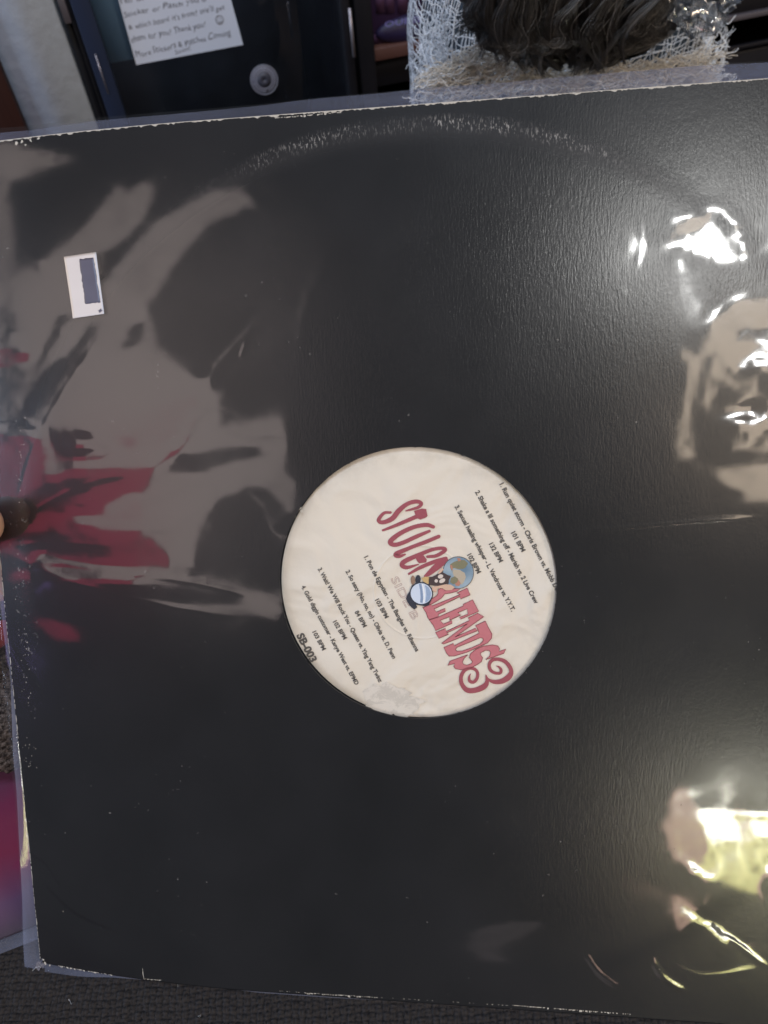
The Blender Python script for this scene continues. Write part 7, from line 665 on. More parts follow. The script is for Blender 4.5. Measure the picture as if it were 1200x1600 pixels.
# printed picture: a globe behind a small figure in a dark shirt
def ell(cx, cy, rx, ry, rot=0, n=36, crop=cropP):
    out = []
    for k in range(n):
        a = k * 2 * math.pi / n; x, y = rx * math.cos(a), ry * math.sin(a); out.append(crop(cx + x * math.cos(rot) - y * math.sin(rot), cy + x * math.sin(rot) + y * math.cos(rot)))
    return out
flat('globe_outline', [ell(945, 258, 184, 190)], Z3 - 2e-5, MT['ink'], paper)
gl = flat('globe_print', [ell(945, 258, 177, 183)], Z3, MT['globe'], paper)
flat('land_print', [[cropP(*p) for p in [(850, 160), (900, 130), (960, 110), (1020, 110), (1060, 150), (1030, 200), (1000, 215), (940, 215), (900, 205), (870, 210), (880, 260), (850, 200)]]], Z3 + 2e-5, MT['land'], gl)
flat('land_print', [[cropP(*p) for p in [(890, 220), (960, 225), (1020, 260), (1035, 310), (1010, 370), (985, 400), (950, 350), (900, 310), (880, 260)]]], Z3 + 3e-5, MT['land2'], gl)
flat('land_print', [[cropP(*p) for p in [(930, 85), (970, 90), (975, 120), (945, 125)]], [cropP(*p) for p in [(905, 370), (950, 340), (975, 385), (955, 415), (915, 410)]], [cropP(*p) for p in [(850, 165), (875, 175), (885, 235), (860, 215)]]], Z3 + 4e-5, MT['land3'], gl)
flat('land_print', [[cropP(*p) for p in [(860, 320), (905, 300), (945, 330), (935, 370), (890, 395), (850, 370)]]], Z3 + 5e-5, MT['land'], gl)
fig = flat('figure_print', [[cropP(*p) for p in [(598, 310), (640, 305), (690, 280), (745, 245), (775, 258), (820, 285), (860, 295), (850, 320), (835, 350), (835, 385), (720, 415), (600, 402)]]], Z4, MT['brown'], paper)
flat('shirt_spot', [ell(738, 302, 32, 24, -.3, 16), ell(688, 354, 20, 20, 0, 16), ell(758, 352, 38, 24, -.5, 16)], Z4 + 2e-5, MT['pale'], fig)
flat('shorts_print', [[cropP(*p) for p in [(515, 320), (560, 305), (606, 308), (598, 392), (545, 375)]]], Z4, MT['yellow'], fig)
flat('shoe_print', [ell(415, 345, 26, 54, 0, 20)], Z4, MT['shoe'], fig); flat('shoe_print', [ell(475, 338, 32, 54, .1, 20)], Z4 + 1e-5, MT['navy'], fig)
flat('arm_print', [[cropP(*p) for p in [(640, 425), (715, 412), (790, 395), (860, 398), (905, 430), (870, 460), (800, 465), (760, 440), (700, 440), (690, 485), (640, 470)]], [cropP(*p) for p in [(708, 262), (755, 200), (777, 222), (740, 258), (715, 275)]]], Z4 + 1e-5, MT['skinprint'], fig)
flat('dark_shape_print', [[cropP(*p) for p in [(390, 455), (350, 515), (335, 560), (350, 600), (385, 650), (430, 690), (468, 660), (450, 632), (500, 640), (560, 650), (600, 640), (640, 560), (640, 480), (610, 400), (540, 365), (460, 370), (400, 410)]]], Z4 + 4e-5, MT['navy'], paper)
# spindle hole: reflected light behind it painted as a pale disc with stripes
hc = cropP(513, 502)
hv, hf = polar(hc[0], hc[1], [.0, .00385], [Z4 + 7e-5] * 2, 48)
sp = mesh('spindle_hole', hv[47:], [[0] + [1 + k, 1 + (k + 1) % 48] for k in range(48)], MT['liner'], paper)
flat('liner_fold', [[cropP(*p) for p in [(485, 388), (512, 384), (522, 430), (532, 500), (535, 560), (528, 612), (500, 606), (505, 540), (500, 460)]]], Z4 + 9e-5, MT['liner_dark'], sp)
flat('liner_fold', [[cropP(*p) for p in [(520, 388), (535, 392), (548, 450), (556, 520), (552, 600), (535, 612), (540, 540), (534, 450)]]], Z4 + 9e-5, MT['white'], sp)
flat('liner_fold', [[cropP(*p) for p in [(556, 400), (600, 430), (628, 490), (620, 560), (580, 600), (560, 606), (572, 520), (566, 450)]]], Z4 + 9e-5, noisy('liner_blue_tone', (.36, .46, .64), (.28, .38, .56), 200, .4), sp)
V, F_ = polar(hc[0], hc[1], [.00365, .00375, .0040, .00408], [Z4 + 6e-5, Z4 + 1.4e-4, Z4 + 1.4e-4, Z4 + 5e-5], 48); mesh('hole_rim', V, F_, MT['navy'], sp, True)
an = np.linspace(0, 2 * math.pi, 34)[:-1]; pc = loc(612, 1094, LZ)
flat('peeled_patch', [[(pc[0] + (.0105 + .0011 * math.sin(5 * a) + .0012 * rng.standard_normal()) * math.cos(a), pc[1] + (.0058 + .0008 * rng.standard_normal()) * math.sin(a) - .12 * .0105 * math.cos(a)) for a in an]], Z1, MT['peel'], paper)

# ------------------------------------------------------------------ the outer plastic sleeve
FILM_RELIEF = (158, 166, -.162, -.162, .002)               # columns, rows, first x, first y, spacing of the sampled folds
Hh = np.cumsum(np.cumsum(np.array(FILM_DATA), 0), 1) * 4e-6
def relief(x, y):
    """smooth (cubic) reading of the folds of the loose film, metres above the card"""
    fx = np.clip((x + .162) / .002, 1, 155.999); fy = np.clip((y + .162) / .002, 1, 163.999); i = fx.astype(int); j = fy.astype(int); a = fx - i; b = fy - j
    def w(t): return (-.5 * t + t * t - .5 * t ** 3, 1 - 2.5 * t * t + 1.5 * t ** 3, .5 * t + 2 * t * t - 1.5 * t ** 3, -.5 * t * t + .5 * t ** 3)
    wa, wb = w(a), w(b); o = 0
    for m_ in range(4):
        for n_ in range(4): o = o + Hh[j + m_ - 1, i + n_ - 1] * wb[m_] * wa[n_]
    return o + creases(x, y)
# sharp creases pulled into the film: fan from the pinch at the left edge, folds at the lower right, a long one across
CREASES = [([(24, 1003), (60, 1060), (84, 1092)], .17, .7), ([(12, 1040), (26, 1075), (36, 1108)], .15, .6), ([(40, 1322), (75, 1345), (102, 1388)], .2, .9), ([(60, 1360), (120, 1420), (200, 1455)], .12, 1.4),
           ([(30, 868), (120, 905), (250, 938), (370, 960)], .05, .9), ([(60, 872), (160, 886), (300, 905), (420, 935)], .04, .8), ([(28, 850), (90, 846), (180, 850)], .03, .8), ([(24, 830), (70, 790), (150, 752), (230, 735)], .03, .9),
           ([(30, 800), (60, 700), (110, 600), (165, 520)], .03, .9), ([(840, 832), (960, 824), (1080, 813), (1190, 806)], .19, .7), ([(1015, 1488), (1035, 1522), (1078, 1550)], .22, 1.1), ([(905, 1472), (935, 1515), (972, 1542)], .15, 1.0),
           ([(1045, 1500), (1100, 1520), (1190, 1508)], .10, 1.3), ([(1130, 1455), (1165, 1482), (1200, 1510)], .2, .8), ([(990, 430), (1000, 380), (996, 330)], .03, .9), ([(945, 452), (965, 452), (978, 462)], .05, .5), ([(1160, 470), (1185, 480), (1200, 498)], .012, .6),
           ([(1148, 540), (1158, 525), (1168, 518)], .012, .5), ([(380, 560), (384, 545), (388, 535)], .05, .5), ([(700, 1130), (750, 1180), (790, 1210)], .02, 1.6), ([(550, 330), (480, 480), (470, 640)], .02, 2.2), ([(640, 1280), (700, 1330), (735, 1342)], .02, .5)]
def creases(x, y):
    x, y = np.asarray(x, float), np.asarray(y, float); out = np.zeros(np.broadcast(x, y).shape)
    for pts, amp, wid in CREASES:
        P = crom([loc(*p) for p in pts], 10); lo, hi = P.min(0) - .006, P.max(0) + .006
        m = (x > lo[0]) & (x < hi[0]) & (y > lo[1]) & (y < hi[1])
        if not m.any(): continue
        px, py = x[m], y[m]; best = np.full(px.shape, 1.); tb = np.zeros(px.shape)
        for k in range(len(P) - 1):
            a, b = P[k], P[k + 1]; d = b - a; t = np.clip(((px - a[0]) * d[0] + (py - a[1]) * d[1]) / (d @ d), 0, 1); q = np.hypot(px - a[0] - t * d[0], py - a[1] - t * d[1])
            c = q < best; best[c] = q[c]; tb[c] = (k + t[c]) / (len(P) - 1)
        out[m] += amp * .001 * np.exp(-(best / (wid * .001)) ** 2) * np.clip(np.minimum(tb, 1 - tb) * 5, 0, 1)
    return out
topc = np.array([loc(*p) for p in [(-120, 222), (0, 206), (50, 201), (142, 188), (240, 179), (320, 172), (410, 164), (480, 156), (540, 150), (650, 140), (760, 131), (870, 121), (1000, 111), (1090, 103), (1200, 98), (1400, 88)]])
botc = np.array([loc(*p) for p in [(-100, 1490), (37, 1516), (170, 1531), (300, 1545), (400, 1557), (700, 1577), (1067, 1599), (1400, 1618)]])
lefc = np.array([loc(*p) for p in [(40, 1530), (37, 1515), (30, 1330), (24, 1230), (19, 1180), (11, 1056), (4, 1000), (-14, 860), (-28, 700), (-60, 400), (-85, 200)]])[::1]
def sheet(front):
    nu, nv = (560, 590) if front else (90, 95)
    u, v = np.meshgrid(np.linspace(0, 1, nu), np.linspace(0, 1, nv))
    o = np.argsort(lefc[:, 1]); y0 = -.16 + .32 * v
    xl = np.interp(y0, lefc[o, 1], lefc[o, 0]); x = xl + (.163 - xl) * u
    yt = np.interp(x, topc[:, 0], topc[:, 1]); yb = np.interp(x, botc[:, 0], botc[:, 1]); y = yb + (yt - yb) * v
    ed = np.maximum(np.maximum(np.abs(x) - HS, np.abs(y) - HS), 0); f = np.clip(ed / .004, 0, 1); f = f * f * (3 - 2 * f)
    rip = .00025 * np.sin(x * 95 + 1.5 * np.sin(x * 37)) * f + .0002 * np.sin(y * 120 + 2 * np.sin(y * 41)) * f
    if front: z = (.0004 + relief(x, y)) * (1 - .25 * f) + rip * .5
    else: z = -.0048 * (1 - f) - .0002 * f + rip
    P = np.stack([x, y, bend(x) + z], -1).reshape(-1, 3); Fc = gridfaces(nv, nu)
    return P, (Fc if front else Fc[:, ::-1])
outer = thing('plastic_outer_sleeve', 'clear wrinkled plastic outer sleeve wrapped over the black record sleeve', 'plastic sleeve', MAT)
P, Fc = sheet(True); mesh('front_sheet', P, Fc, MT['film'], outer, True)
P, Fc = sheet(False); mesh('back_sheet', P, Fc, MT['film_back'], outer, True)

st = thing('price_sticker', 'small white price sticker with a blacked-out block near the left edge', 'sticker', MAT)
def drape(name, corners, m, parent, lift_, nu=14, nv=24, jag=0.):
    """a four-cornered piece (top left, bottom left, bottom right, top right) lying on the folds of the film"""
    a, b, c, d = [A(*q) for q in corners]; u, v = np.meshgrid(np.linspace(0, 1, nu), np.linspace(0, 1, nv))
    XY = a * (1 - u[..., None]) * (1 - v[..., None]) + b * (1 - u[..., None]) * v[..., None] + c * u[..., None] * v[..., None] + d * u[..., None] * (1 - v[..., None])
    if jag:
        for sl in ((0, slice(None)), (-1, slice(None)), (slice(None), 0), (slice(None), -1)): XY[sl] += rng.standard_normal(XY[sl].shape) * jag
    z = bend(XY[..., 0]) + .0004 + relief(XY[..., 0], XY[..., 1]) + lift_
    top = np.concatenate([XY, z[..., None]], -1).reshape(-1, 3); bot = top - A(0, 0, min(lift_ * .6, .00012)); F_ = gridfaces(nv, nu)
    n_ = len(top); r = [j for j in range(nu)] + [(i + 1) * nu - 1 for i in range(1, nv)] + [nu * (nv - 1) + j for j in range(nu - 2, -1, -1)] + [i * nu for i in range(nv - 2, 0, -1)]
    side = np.array([[r[k], r[k] + n_, r[(k + 1) % len(r)] + n_, r[(k + 1) % len(r)]] for k in range(len(r))])
    return mesh(name, np.concatenate([top, bot]), np.concatenate([F_, F_[:, ::-1] + n_, side[:, ::-1]]), m, parent, False)
drape('sticker_paper', [loc(*p) for p in [(103.5, 402.5), (116.5, 498), (166, 491), (153, 395)]], MT['sticker'], st, .00016)
drape('ink_block', [loc(*p) for p in [(127, 406), (136, 476), (160, 473), (149, 404)]], MT['marker'], st, .00024, 10, 22, .00008)
drape('ink_smudge', [loc(*p) for p in [(156, 486), (158, 490), (163, 486), (161, 483)]], MT['marker'], st, .00024, 6, 6, .00012)
# ------------------------------------------------------------------ the seat the sleeve stands on
from mathutils import noise as mnoise
I4 = Matrix.Identity(4)
def at(x, y, z, rot=None):
    m = rot.copy() if rot is not None else Matrix.Identity(4); m.translation = Vector((x, y, z)); return m
SEAT = .4405
def ray_w(u, v): return M @ ray_l(u, v)
def on_z(u, v, z): d = ray_w(u, v); return CAMW + d * (z - CAMW[2]) / d[2]
sofa = thing('sofa', 'dark woven fabric sofa seat under the record sleeve', 'sofa', at(0, 0, SEAT))
def weave(x0, x1, y0, y1, step, cell):
    x = np.arange(x0, x1, step); y = np.arange(y0, y1, step); X, Y = np.meshgrid(x, y)
    an = .12; U = (X * math.cos(an) + Y * math.sin(an)) / cell; V = (-X * math.sin(an) + Y * math.cos(an)) / cell
    U = U + .12 * np.sin(V * .7 + .5 * np.sin(U * .31)); V = V + .12 * np.sin(U * .6)
    i, j = np.floor(U), np.floor(V); fu, fv = U - i - .5, V - j - .5; over = (i + j) % 2
    hs = np.abs(np.sin(i * 12.9898 + j * 78.233) * 43758.5453) % 1
    al = np.where(over > 0, fu, fv); ac = np.where(over > 0, fv, fu)
    two = np.abs(np.abs(ac) - .24) / .24                      # each float is a pair of yarns
    h = np.sqrt(np.clip(1 - (al / .60) ** 2, 0, 1)) * (.55 + .45 * np.sqrt(np.clip(1 - two ** 2, 0, 1))) * (.8 + .4 * hs)
    h = np.where(np.abs(ac) > .46, h * .3, h)
    return X, Y, h
X, Y, h = weave(-.21, .17, -.165, -.045, .0004, .0027)
sag = .0035 * np.exp(-((X - .03) / .11) ** 2) - .0008 * np.sin(X * 34 + 1) - .002 * np.clip((-Y - .09) / .06, 0, 1) ** 2
Z = h * .0021 + sag - .0026
edge = np.minimum(np.minimum(X - X.min(), X.max() - X), np.minimum(Y - Y.min(), Y.max() - Y)); Z -= .003 * np.clip(1 - edge / .004, 0, 1)
o = mesh('woven_cover', np.stack([X, Y, Z], -1).reshape(-1, 3), gridfaces(*X.shape), MT['weave'], sofa, True)
v, f = box(-.75, .75, -.33, .66, -.17, -.0035); bevel(mesh('seat_cushion', v, f, MT['weave'], sofa), .03, 4)
v, f = box(-.78, .78, -.36, .69, -.37, -.175); bevel(mesh('sofa_base', v, f, MT['weave'], sofa), .02, 3)
for x in (-.7, .7):
    for y in (-.3, .62): v, f = tube([(x, y, -.446), (x, y, -.36)], .022, 10); mesh('leg', v, f, MT['blackwood'], sofa)

# knitted blanket, two folded rolls left of the sleeve
bl = thing('knitted_blanket', 'folded dark brown knitted blanket in two rolls beside the sleeve', 'blanket', at(-.24, .02, SEAT))
def roll(name, cy, cz, ry, rz, x0, x1, seed):
    nx, na = 220, 90; xs_ = np.linspace(x0, x1, nx); V = []
    for x in xs_:
        e = min(1, min(x - x0, x1 - x) / .03 + .15) ** .5; a = np.arange(na) * 2 * math.pi / na
        w = 1 + .05 * np.sin(a * 3 + x * 40 + seed) + .03 * np.sin(a * 5 - x * 90)
        k = 1 + .018 * np.sin(a * 44 + 3 * math.sin(x * 60)) * np.sin(x * 1100 + 2 * np.sin(a * 22))
        c, s = np.cos(a), np.sin(a); c = np.sign(c) * np.abs(c) ** .8; s = np.sign(s) * np.abs(s) ** .8
        V.append(np.stack([np.full(na, x), cy + ry * c * w * k * e + .004 * math.sin(x * 30 + seed), cz + rz * s * w * k * e], -1))
    return mesh(name, np.concatenate(V), gridfaces(nx, na, True), MT['knit'], bl, True)
roll('lower_fold', -.003, .031, .048, .030, -.28, .072, 0.); roll('upper_fold', .020, .076, .050, .021, -.28, .062, 2.)

parts = []
for _ in range(16):                                       # lint on the upholstery
    c = A(rng.uniform(-.19, .12), rng.uniform(-.135, -.098), .0006 + .0006 * rng.random()); a = rng.random() * 6.3; L_ = .001 + .004 * rng.random() ** 2; s_ = np.linspace(-.5, .5, 8)
    parts.append(tube(c + np.stack([L_ * s_ * math.cos(a) + .0006 * np.sin(s_ * 5 + a), L_ * s_ * math.sin(a) + .0005 * np.cos(s_ * 7), .0003 * np.cos(s_ * 3)], -1), .00004, 3))
V, F_ = merge(parts); o = mesh('lint', V, F_, MT['thread'], sofa, True); o['kind'] = 'stuff'

# second record sleeve, magenta print, lying on the seat with its own plastic
d = on_z(36, 1478, SEAT) - on_z(0, 1492, SEAT); ang = math.atan2(d[1], d[0]); rot = Matrix.Rotation(ang, 4, 'Z')
p = on_z(20, 1484, SEAT); e = A(math.cos(ang), math.sin(ang), 0); e2 = A(-e[1], e[0], 0)
c0 = p + e * .03 - e * .157 + e2 * .160
rs = thing('record_sleeve', 'magenta and purple printed record sleeve in clear plastic lying flat behind the blanket roll', 'record sleeve', at(c0[0], c0[1], SEAT + .0005, rot))
v, f = box(-.1565, .1565, -.1545, .1585, 0, .0028); 
mesh('printed_cover', v, f, MT['magenta'], rs)
n_ = 60; u, w_ = np.meshgrid(np.linspace(-.160, .160, n_), np.linspace(-.160, .161, n_)); z = .0036 + .0006 * np.sin(u * 80 + 2 * np.sin(w_ * 50)) + .0005 * np.sin(w_ * 130 + 3 * np.sin(u * 60)); z = np.where(w_ < -.156, .0012, z)
mesh('plastic_sleeve', np.stack([u, w_, z], -1).reshape(-1, 3), gridfaces(n_, n_), MT['film_dull'], rs, True)
mesh('plastic_back', np.stack([u, w_, 0 * z + .0003], -1).reshape(-1, 3), gridfaces(n_, n_), MT['film_back'], rs, True)

# ------------------------------------------------------------------ hand holding the left edge
hand = thing('person', 'hand in a crimson sleeve pinching the left edge of the plastic sleeve', 'person', MAT)
def skin_mesh(name, chains, m, parent, sub=2):
    bmv, bme, rad = [], [], []
    key = {}
    for ch in chains:
        prev = None
        for (x, y, z, r) in ch:
            k = (round(x, 4), round(y, 4), round(z, 4))
            if k not in key: key[k] = len(bmv); bmv.append((x / 100, y / 100, z / 100)); rad.append(r / 100)
            i = key[k]
            if prev is not None: bme.append((prev, i))
            prev = i
    me = bpy.data.meshes.new(name); me.from_pydata(bmv, bme, []); o = bpy.data.objects.new(name, me); COL.objects.link(o)
    sk = o.modifiers.new('skin', 'SKIN'); sk.use_smooth_shade = True; sk.branch_smoothing = .6
    for i, r in enumerate(rad): me.skin_vertices[0].data[i].radius = (r, r)
    me.skin_vertices[0].data[0].use_root = True
    ss = o.modifiers.new('sub', 'SUBSURF'); ss.levels = ss.render_levels = sub; me.materials.append(m); o.parent = parent; return o
Tx, Ty = loc(-24, 812); Tx = Tx * 100 + .72; Ty *= 100
b0 = float(bend(-.16)) * 100
wr = (-23.5, -5.5, -3.2, 2.4); pm = (-21.0, -1.2, -2.9, 1.9); p2 = (-19.6, 1.4, -2.6, 1.5)
chains = [[(-30, -13.5, -6, 3.0), (-26.5, -9.5, -4.4, 2.7), wr, pm, p2],
          [pm, (-20.6, .6, -1.3, 1.15), (-18.6, 1.9, .2, .95), (Tx - .2, Ty, b0 + 1.25, .88), (Tx + .75, Ty + .1, b0 + 1.1, .74)],
          [p2, (-18.4, 3.4, -2.5, .85), (-16.6, 4.8, -2.3, .75), (-14.6, 5.4, -1.9, .66), (-13.0, 5.5, -1.6, .56)],
          [p2, (-17.9, 2.1, -2.9, .85), (-15.7, 2.9, -2.7, .78), (-13.5, 3.3, -2.2, .68), (-11.8, 3.4, -1.8, .58)],
          [pm, (-18.6, -.1, -3.2, .85), (-16.3, .6, -3.0, .74), (-14.2, 1.0, -2.5, .66), (-12.6, 1.1, -2.1, .56)],
          [pm, (-19.6, -1.2, -3.5, .78), (-17.6, -.7, -3.5, .64), (-15.6, -.3, -3.0, .56), (-14.2, -.1, -2.6, .48)]]
hm = skin_mesh('hand', chains, MT['skin'], hand)
nv_ = [(Tx / 100 + .0035 + .0055 * math.cos(a) , Ty / 100 + .0015 + .0045 * math.sin(a), (b0 + 1.1) / 100 + .0068 - .9 * abs(math.sin(a)) ** 2 * .001 - (.0012 if math.cos(a) > .6 else 0)) for a in np.linspace(0, 2 * math.pi, 20)[:-1]]
mesh('thumbnail', nv_ + [(Tx / 100 + .003, Ty / 100 + .0015, (b0 + 1.1) / 100 + .0075)], [[i, (i + 1) % 19, 19] for i in range(19)], MT['nail'], hand, True)
def cuff():
    a0, a1 = A(-18.9, -.2, -3.4) / 100, A(-31, -12.5, -6.8) / 100; n, m = 70, 60; ax = (a1 - a0); L = np.linalg.norm(ax); ax /= L
    b = np.cross(ax, A(0, 0, 1)); b /= np.linalg.norm(b); c = np.cross(b, ax); V = []
    for i in range(n):
        t = i / (n - 1); r = (.0265 + .012 * t) * (1 - .06 * math.exp(-t * 30)); an = np.arange(m) * 2 * math.pi / m
        rr = r * (1 + .05 * np.sin(an * 4 + t * 22) + .04 * np.sin(an * 7 - t * 35)) ; P_ = a0 + ax * L * t
        V.append(P_ + rr[:, None] * (np.cos(an)[:, None] * b + np.sin(an)[:, None] * c))
    return mesh('shirt_sleeve', np.concatenate(V), gridfaces(n, m, True), MT['redcloth'], hand, True)
cuff()

# ------------------------------------------------------------------ background: frame facing the room
VP = ray_w(10320, -1769); BX = VP / np.linalg.norm(VP); BX[2] = 0; BX /= np.linalg.norm(BX); BY = np.cross(A(0, 0, 1), BX); FB = np.array([BX, BY, A(0, 0, 1)]).T   # columns: right, away, up
d = ray_w(300, 85); D0 = CAMW + d * .95
def bg(u, v, y=0.):
    """picture point -> right/up coordinates on the cabinet front (y behind it)"""
    d = FB.T @ ray_w(u, v); c = FB.T @ (CAMW - D0); k = (y - c[1]) / d[1]; p = c + k * d; return p[0], p[2]
ZF = -D0[2]                                               # floor level in this frame
BM = Matrix(FB.tolist()).to_4x4()
def bthing(name, label, cat, x, y=0., group=None, z=None):
    p = D0 + FB @ A(x, y, ZF if z is None else z); m = BM.copy(); m.translation = Vector(p.tolist()); o = thing(name, label, cat, m, group); o['_x'] = x; o['_y'] = y; o['_z'] = ZF if z is None else z; return o
def bbox(name, par, x0, x1, z0, z1, y0, y1, m, bv=0.):
    v, f = box(x0 - par['_x'], x1 - par['_x'], y0 - par['_y'], y1 - par['_y'], z0 - par['_z'], z1 - par['_z'])
    o = mesh(name, v, f, m, par); return bevel(o, bv, 2) if bv else o
def bpoly(name, par, pts, y, th, m):
    """a flat piece th thick with this outline (right, up)"""
    n_ = len(pts); V = [(x - par['_x'], y + dy - par['_y'], z - par['_z']) for dy in (0, th) for x, z in pts]
    tri = tessellate_polygon([[Vector((x, z, 0)) for x, z in pts]]); Fs = [list(t) for t in tri] + [[i + n_ for i in t[::-1]] for t in tri] + [[i, (i + 1) % n_, (i + 1) % n_ + n_, i + n_] for i in range(n_)]
    return mesh(name, V, Fs, m, par)
TOP = .42
xw, xb, xc, xg, xd, xe, xf = bg(45, 190)[0], bg(148, 186)[0], bg(171, 186)[0], bg(200, 186)[0], bg(541, 140)[0], bg(556, 140)[0], bg(584, 90)[0]
floor = mesh('floor', *box(-4, 4, -2, 3, -.02, 0), noisy('brown_floor', (.06, .04, .03), (.09, .06, .045), 8, .5)); floor['kind'] = 'structure'
def struct_box(name, x0, x1, z0, z1, y0, y1, m):
    v, f = box(x0, x1, y0, y1, z0, z1); v = D0 + v @ FB.T; o = mesh(name, v, f, m); o['kind'] = 'structure'; return o
struct_box('wall', xw, xb, ZF, 1.9, -.02, .12, MT['wallpaint'])
struct_box('back_wall', xb + .001, 2.2, ZF, 1.9, .55, .6, MT['wallpaint'])
door = bthing('wooden_door', 'dark brown wooden door at the far left edge beside the pale wall', 'door', xw - .4, .02)
bbox('door_panel', door, xw - .8, xw - .07, ZF + .005, 1.6, .03, .07, MT['wood'], .003); bbox('door_frame', door, xw - .068, xw - .001, ZF, 1.65, -.03, .08, MT['wood'], .004)
cab = bthing('display_cabinet', 'black display cabinet with a glass door behind the pale wall corner', 'cabinet', (xb + xe) / 2)
bbox('side_panel', cab, xb + .002, xb + .012, ZF, TOP, .0, .42, MT['blackwood']); bbox('side_panel', cab, xe - .003, xe + .004, ZF, TOP, .002, .42, MT['blackwood'])
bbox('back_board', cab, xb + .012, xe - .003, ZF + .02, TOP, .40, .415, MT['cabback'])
bbox('base', cab, xb + .0125, xe - .0035, ZF, ZF + .06, .01, .40, MT['blackwood'])
bbox('outer_stile', cab, xb + .012, xc, ZF + .06, TOP, -.004, .02, MT['blackwood'], .002)
def door_stile(name, x0, x1, m): return bbox(name, cab, x0, x1, ZF + .065, TOP - .02, -.018, .006, m, .002)
door_stile('door_stile', xc + .001, xg, MT['blueframe']); door_stile('door_stile', xd, xe - .001, MT['blackwood'])
bbox('door_rail', cab, xg, xd, ZF + .065, ZF + .12, -.016, .006, MT['blackwood'], .002); bbox('door_rail', cab, xg, xd, TOP - .06, TOP - .02, -.016, .006, MT['blackwood'], .002)
bbox('glass_pane', cab, xg, xd, ZF + .12, TOP - .06, -.003, .001, MT['glass'])
hx, hz = bg(101, 18, -.01); bbox('hinge', cab, hx - .004, hx + .004, hz - .012, hz + .014, -.012, -.004, MT['grey'], .001)
hx0, hz0 = bg(545, 12, -.03); hx1, hz1 = bg(553, 88, -.03)
v, f = merge([box(-.0016, .0016, -.034, -.030, hz1 - cab['_z'], hz0 - cab['_z'])]); v[:, 0] += (hx0 + hx1) / 2 - cab['_x']; mesh('door_handle', v, f, MT['metal'], cab)
lx0, lz0 = bg(150, 85, -.019); lx1, lz1 = bg(168, 147, -.019)
v, f = box(-.0006, .0006, -.0192, -.018, lz1 - cab['_z'], lz0 - cab['_z']); v[:, 0] += (lx0 + lx1) / 2 - cab['_x']; mesh('edge_scratch', v, f, MT['metal'], cab)  # thin pale line down the door stile
# panel added inside the cabinet to carry the blue reflection in its glass
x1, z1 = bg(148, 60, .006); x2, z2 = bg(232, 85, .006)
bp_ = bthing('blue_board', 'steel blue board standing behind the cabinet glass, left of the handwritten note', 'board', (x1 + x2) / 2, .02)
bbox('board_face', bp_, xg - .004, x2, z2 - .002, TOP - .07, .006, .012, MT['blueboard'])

# note
nt = bthing('handwritten_note', 'white paper note with handwriting taped to the cabinet glass', 'note', *([bg(300, 85)[0], -.005]), z=bg(300, 85)[1])
YN = -.0045
pc_ = [bg(*p, YN) for p in [(213, 101.5), (380, 70), (361, 0)]]; tr = (pc_[2][0] - pc_[1][0], pc_[2][1] - pc_[1][1]); k = .085 / math.hypot(*tr); tr = (pc_[1][0] + tr[0] * k, pc_[1][1] + tr[1] * k)
bl_, br_ = pc_[0], pc_[1]; lf = bg(185, 0, YN); q = (lf[0] - bl_[0], lf[1] - bl_[1]); k = .085 / math.hypot(*q); tl = (bl_[0] + q[0] * k, bl_[1] + q[1] * k)
bpoly('note_paper', nt, [bl_, br_, tr, tl], YN, .0004, MT['notepaper'])
def handwriting(text, p0, p1, capm, seed):
    r = random.Random(seed); c = bpy.data.curves.new('handwriting', 'FONT'); c.body = text; c.size = 1; c.offset = -.006; c.shear = .18; c.resolution_u = 3; c.space_character = 1.05
    t = bpy.data.objects.new('handwriting', c); COL.objects.link(t); ev = t.evaluated_get(bpy.context.evaluated_depsgraph_get()); me = bpy.data.meshes.new_from_object(ev)
    co = np.empty(len(me.vertices) * 3); me.vertices.foreach_get('co', co); co = co.reshape(-1, 3); bpy.data.objects.remove(t); bpy.data.curves.remove(c)
    p0, p1 = A(*p0), A(*p1); dd = p1 - p0; L = np.linalg.norm(dd); dd /= L; nn = A(-dd[1], dd[0]); w = co[:, 0].max() - co[:, 0].min(); x = co[:, 0] - co[:, 0].min(); y = co[:, 1].copy()
    y = y * (1 + .14 * np.sin(x * 2.3 + seed)) + .07 * np.sin(x * 2.1 + seed * 2); x = x + .05 * np.sin(x * 3.3 + seed) + .03 * np.sin(y * 5 + x)
    P_ = p0 + (x * L / w)[:, None] * dd + (y * capm / .7)[:, None] * nn
    V = np.stack([P_[:, 0] - nt['_x'], np.full(len(P_), YN - .0003 - nt['_y']), P_[:, 1] - nt['_z']], -1); me.vertices.foreach_set('co', V.ravel()); me.materials.clear(); me.materials.append(MT['pen']); me.update()
    o = bpy.data.objects.new('handwriting', me); COL.objects.link(o); o.parent = nt
for i, (s_, a, b, cp) in enumerate([("Tell us what", (187, 7), (258, -7), 6), ("Sticker or Patch you'd", (194, 27), (322, 1), 7), ("& which board it's from! We'll get", (202, 47), (351, 14), 7), ("them for you! Thank you!", (206, 66), (322, 42), 8), ("More Stickers & Patches Coming", (213, 90), (361, 54), 8), ("Soon!", (274, 85), (299, 78), 6)]):
    handwriting(s_, bg(*a, YN), bg(*b, YN), cp * .00079, i * 1.7 + .4)
def disc(par, name, c, r0, r1, y, th, m, n=40):
    an = np.arange(n) * 2 * math.pi / n; V = []
    for r, yy in ((r1, y + th), (r1, y), (r0, y), (r0, y + th)): V.append(np.stack([c[0] - par['_x'] + r * np.cos(an), np.full(n, yy - par['_y']), c[1] - par['_z'] + r * np.sin(an)], -1))
    F_ = gridfaces(4, n, True); return mesh(name, np.concatenate(V), F_, m, par)
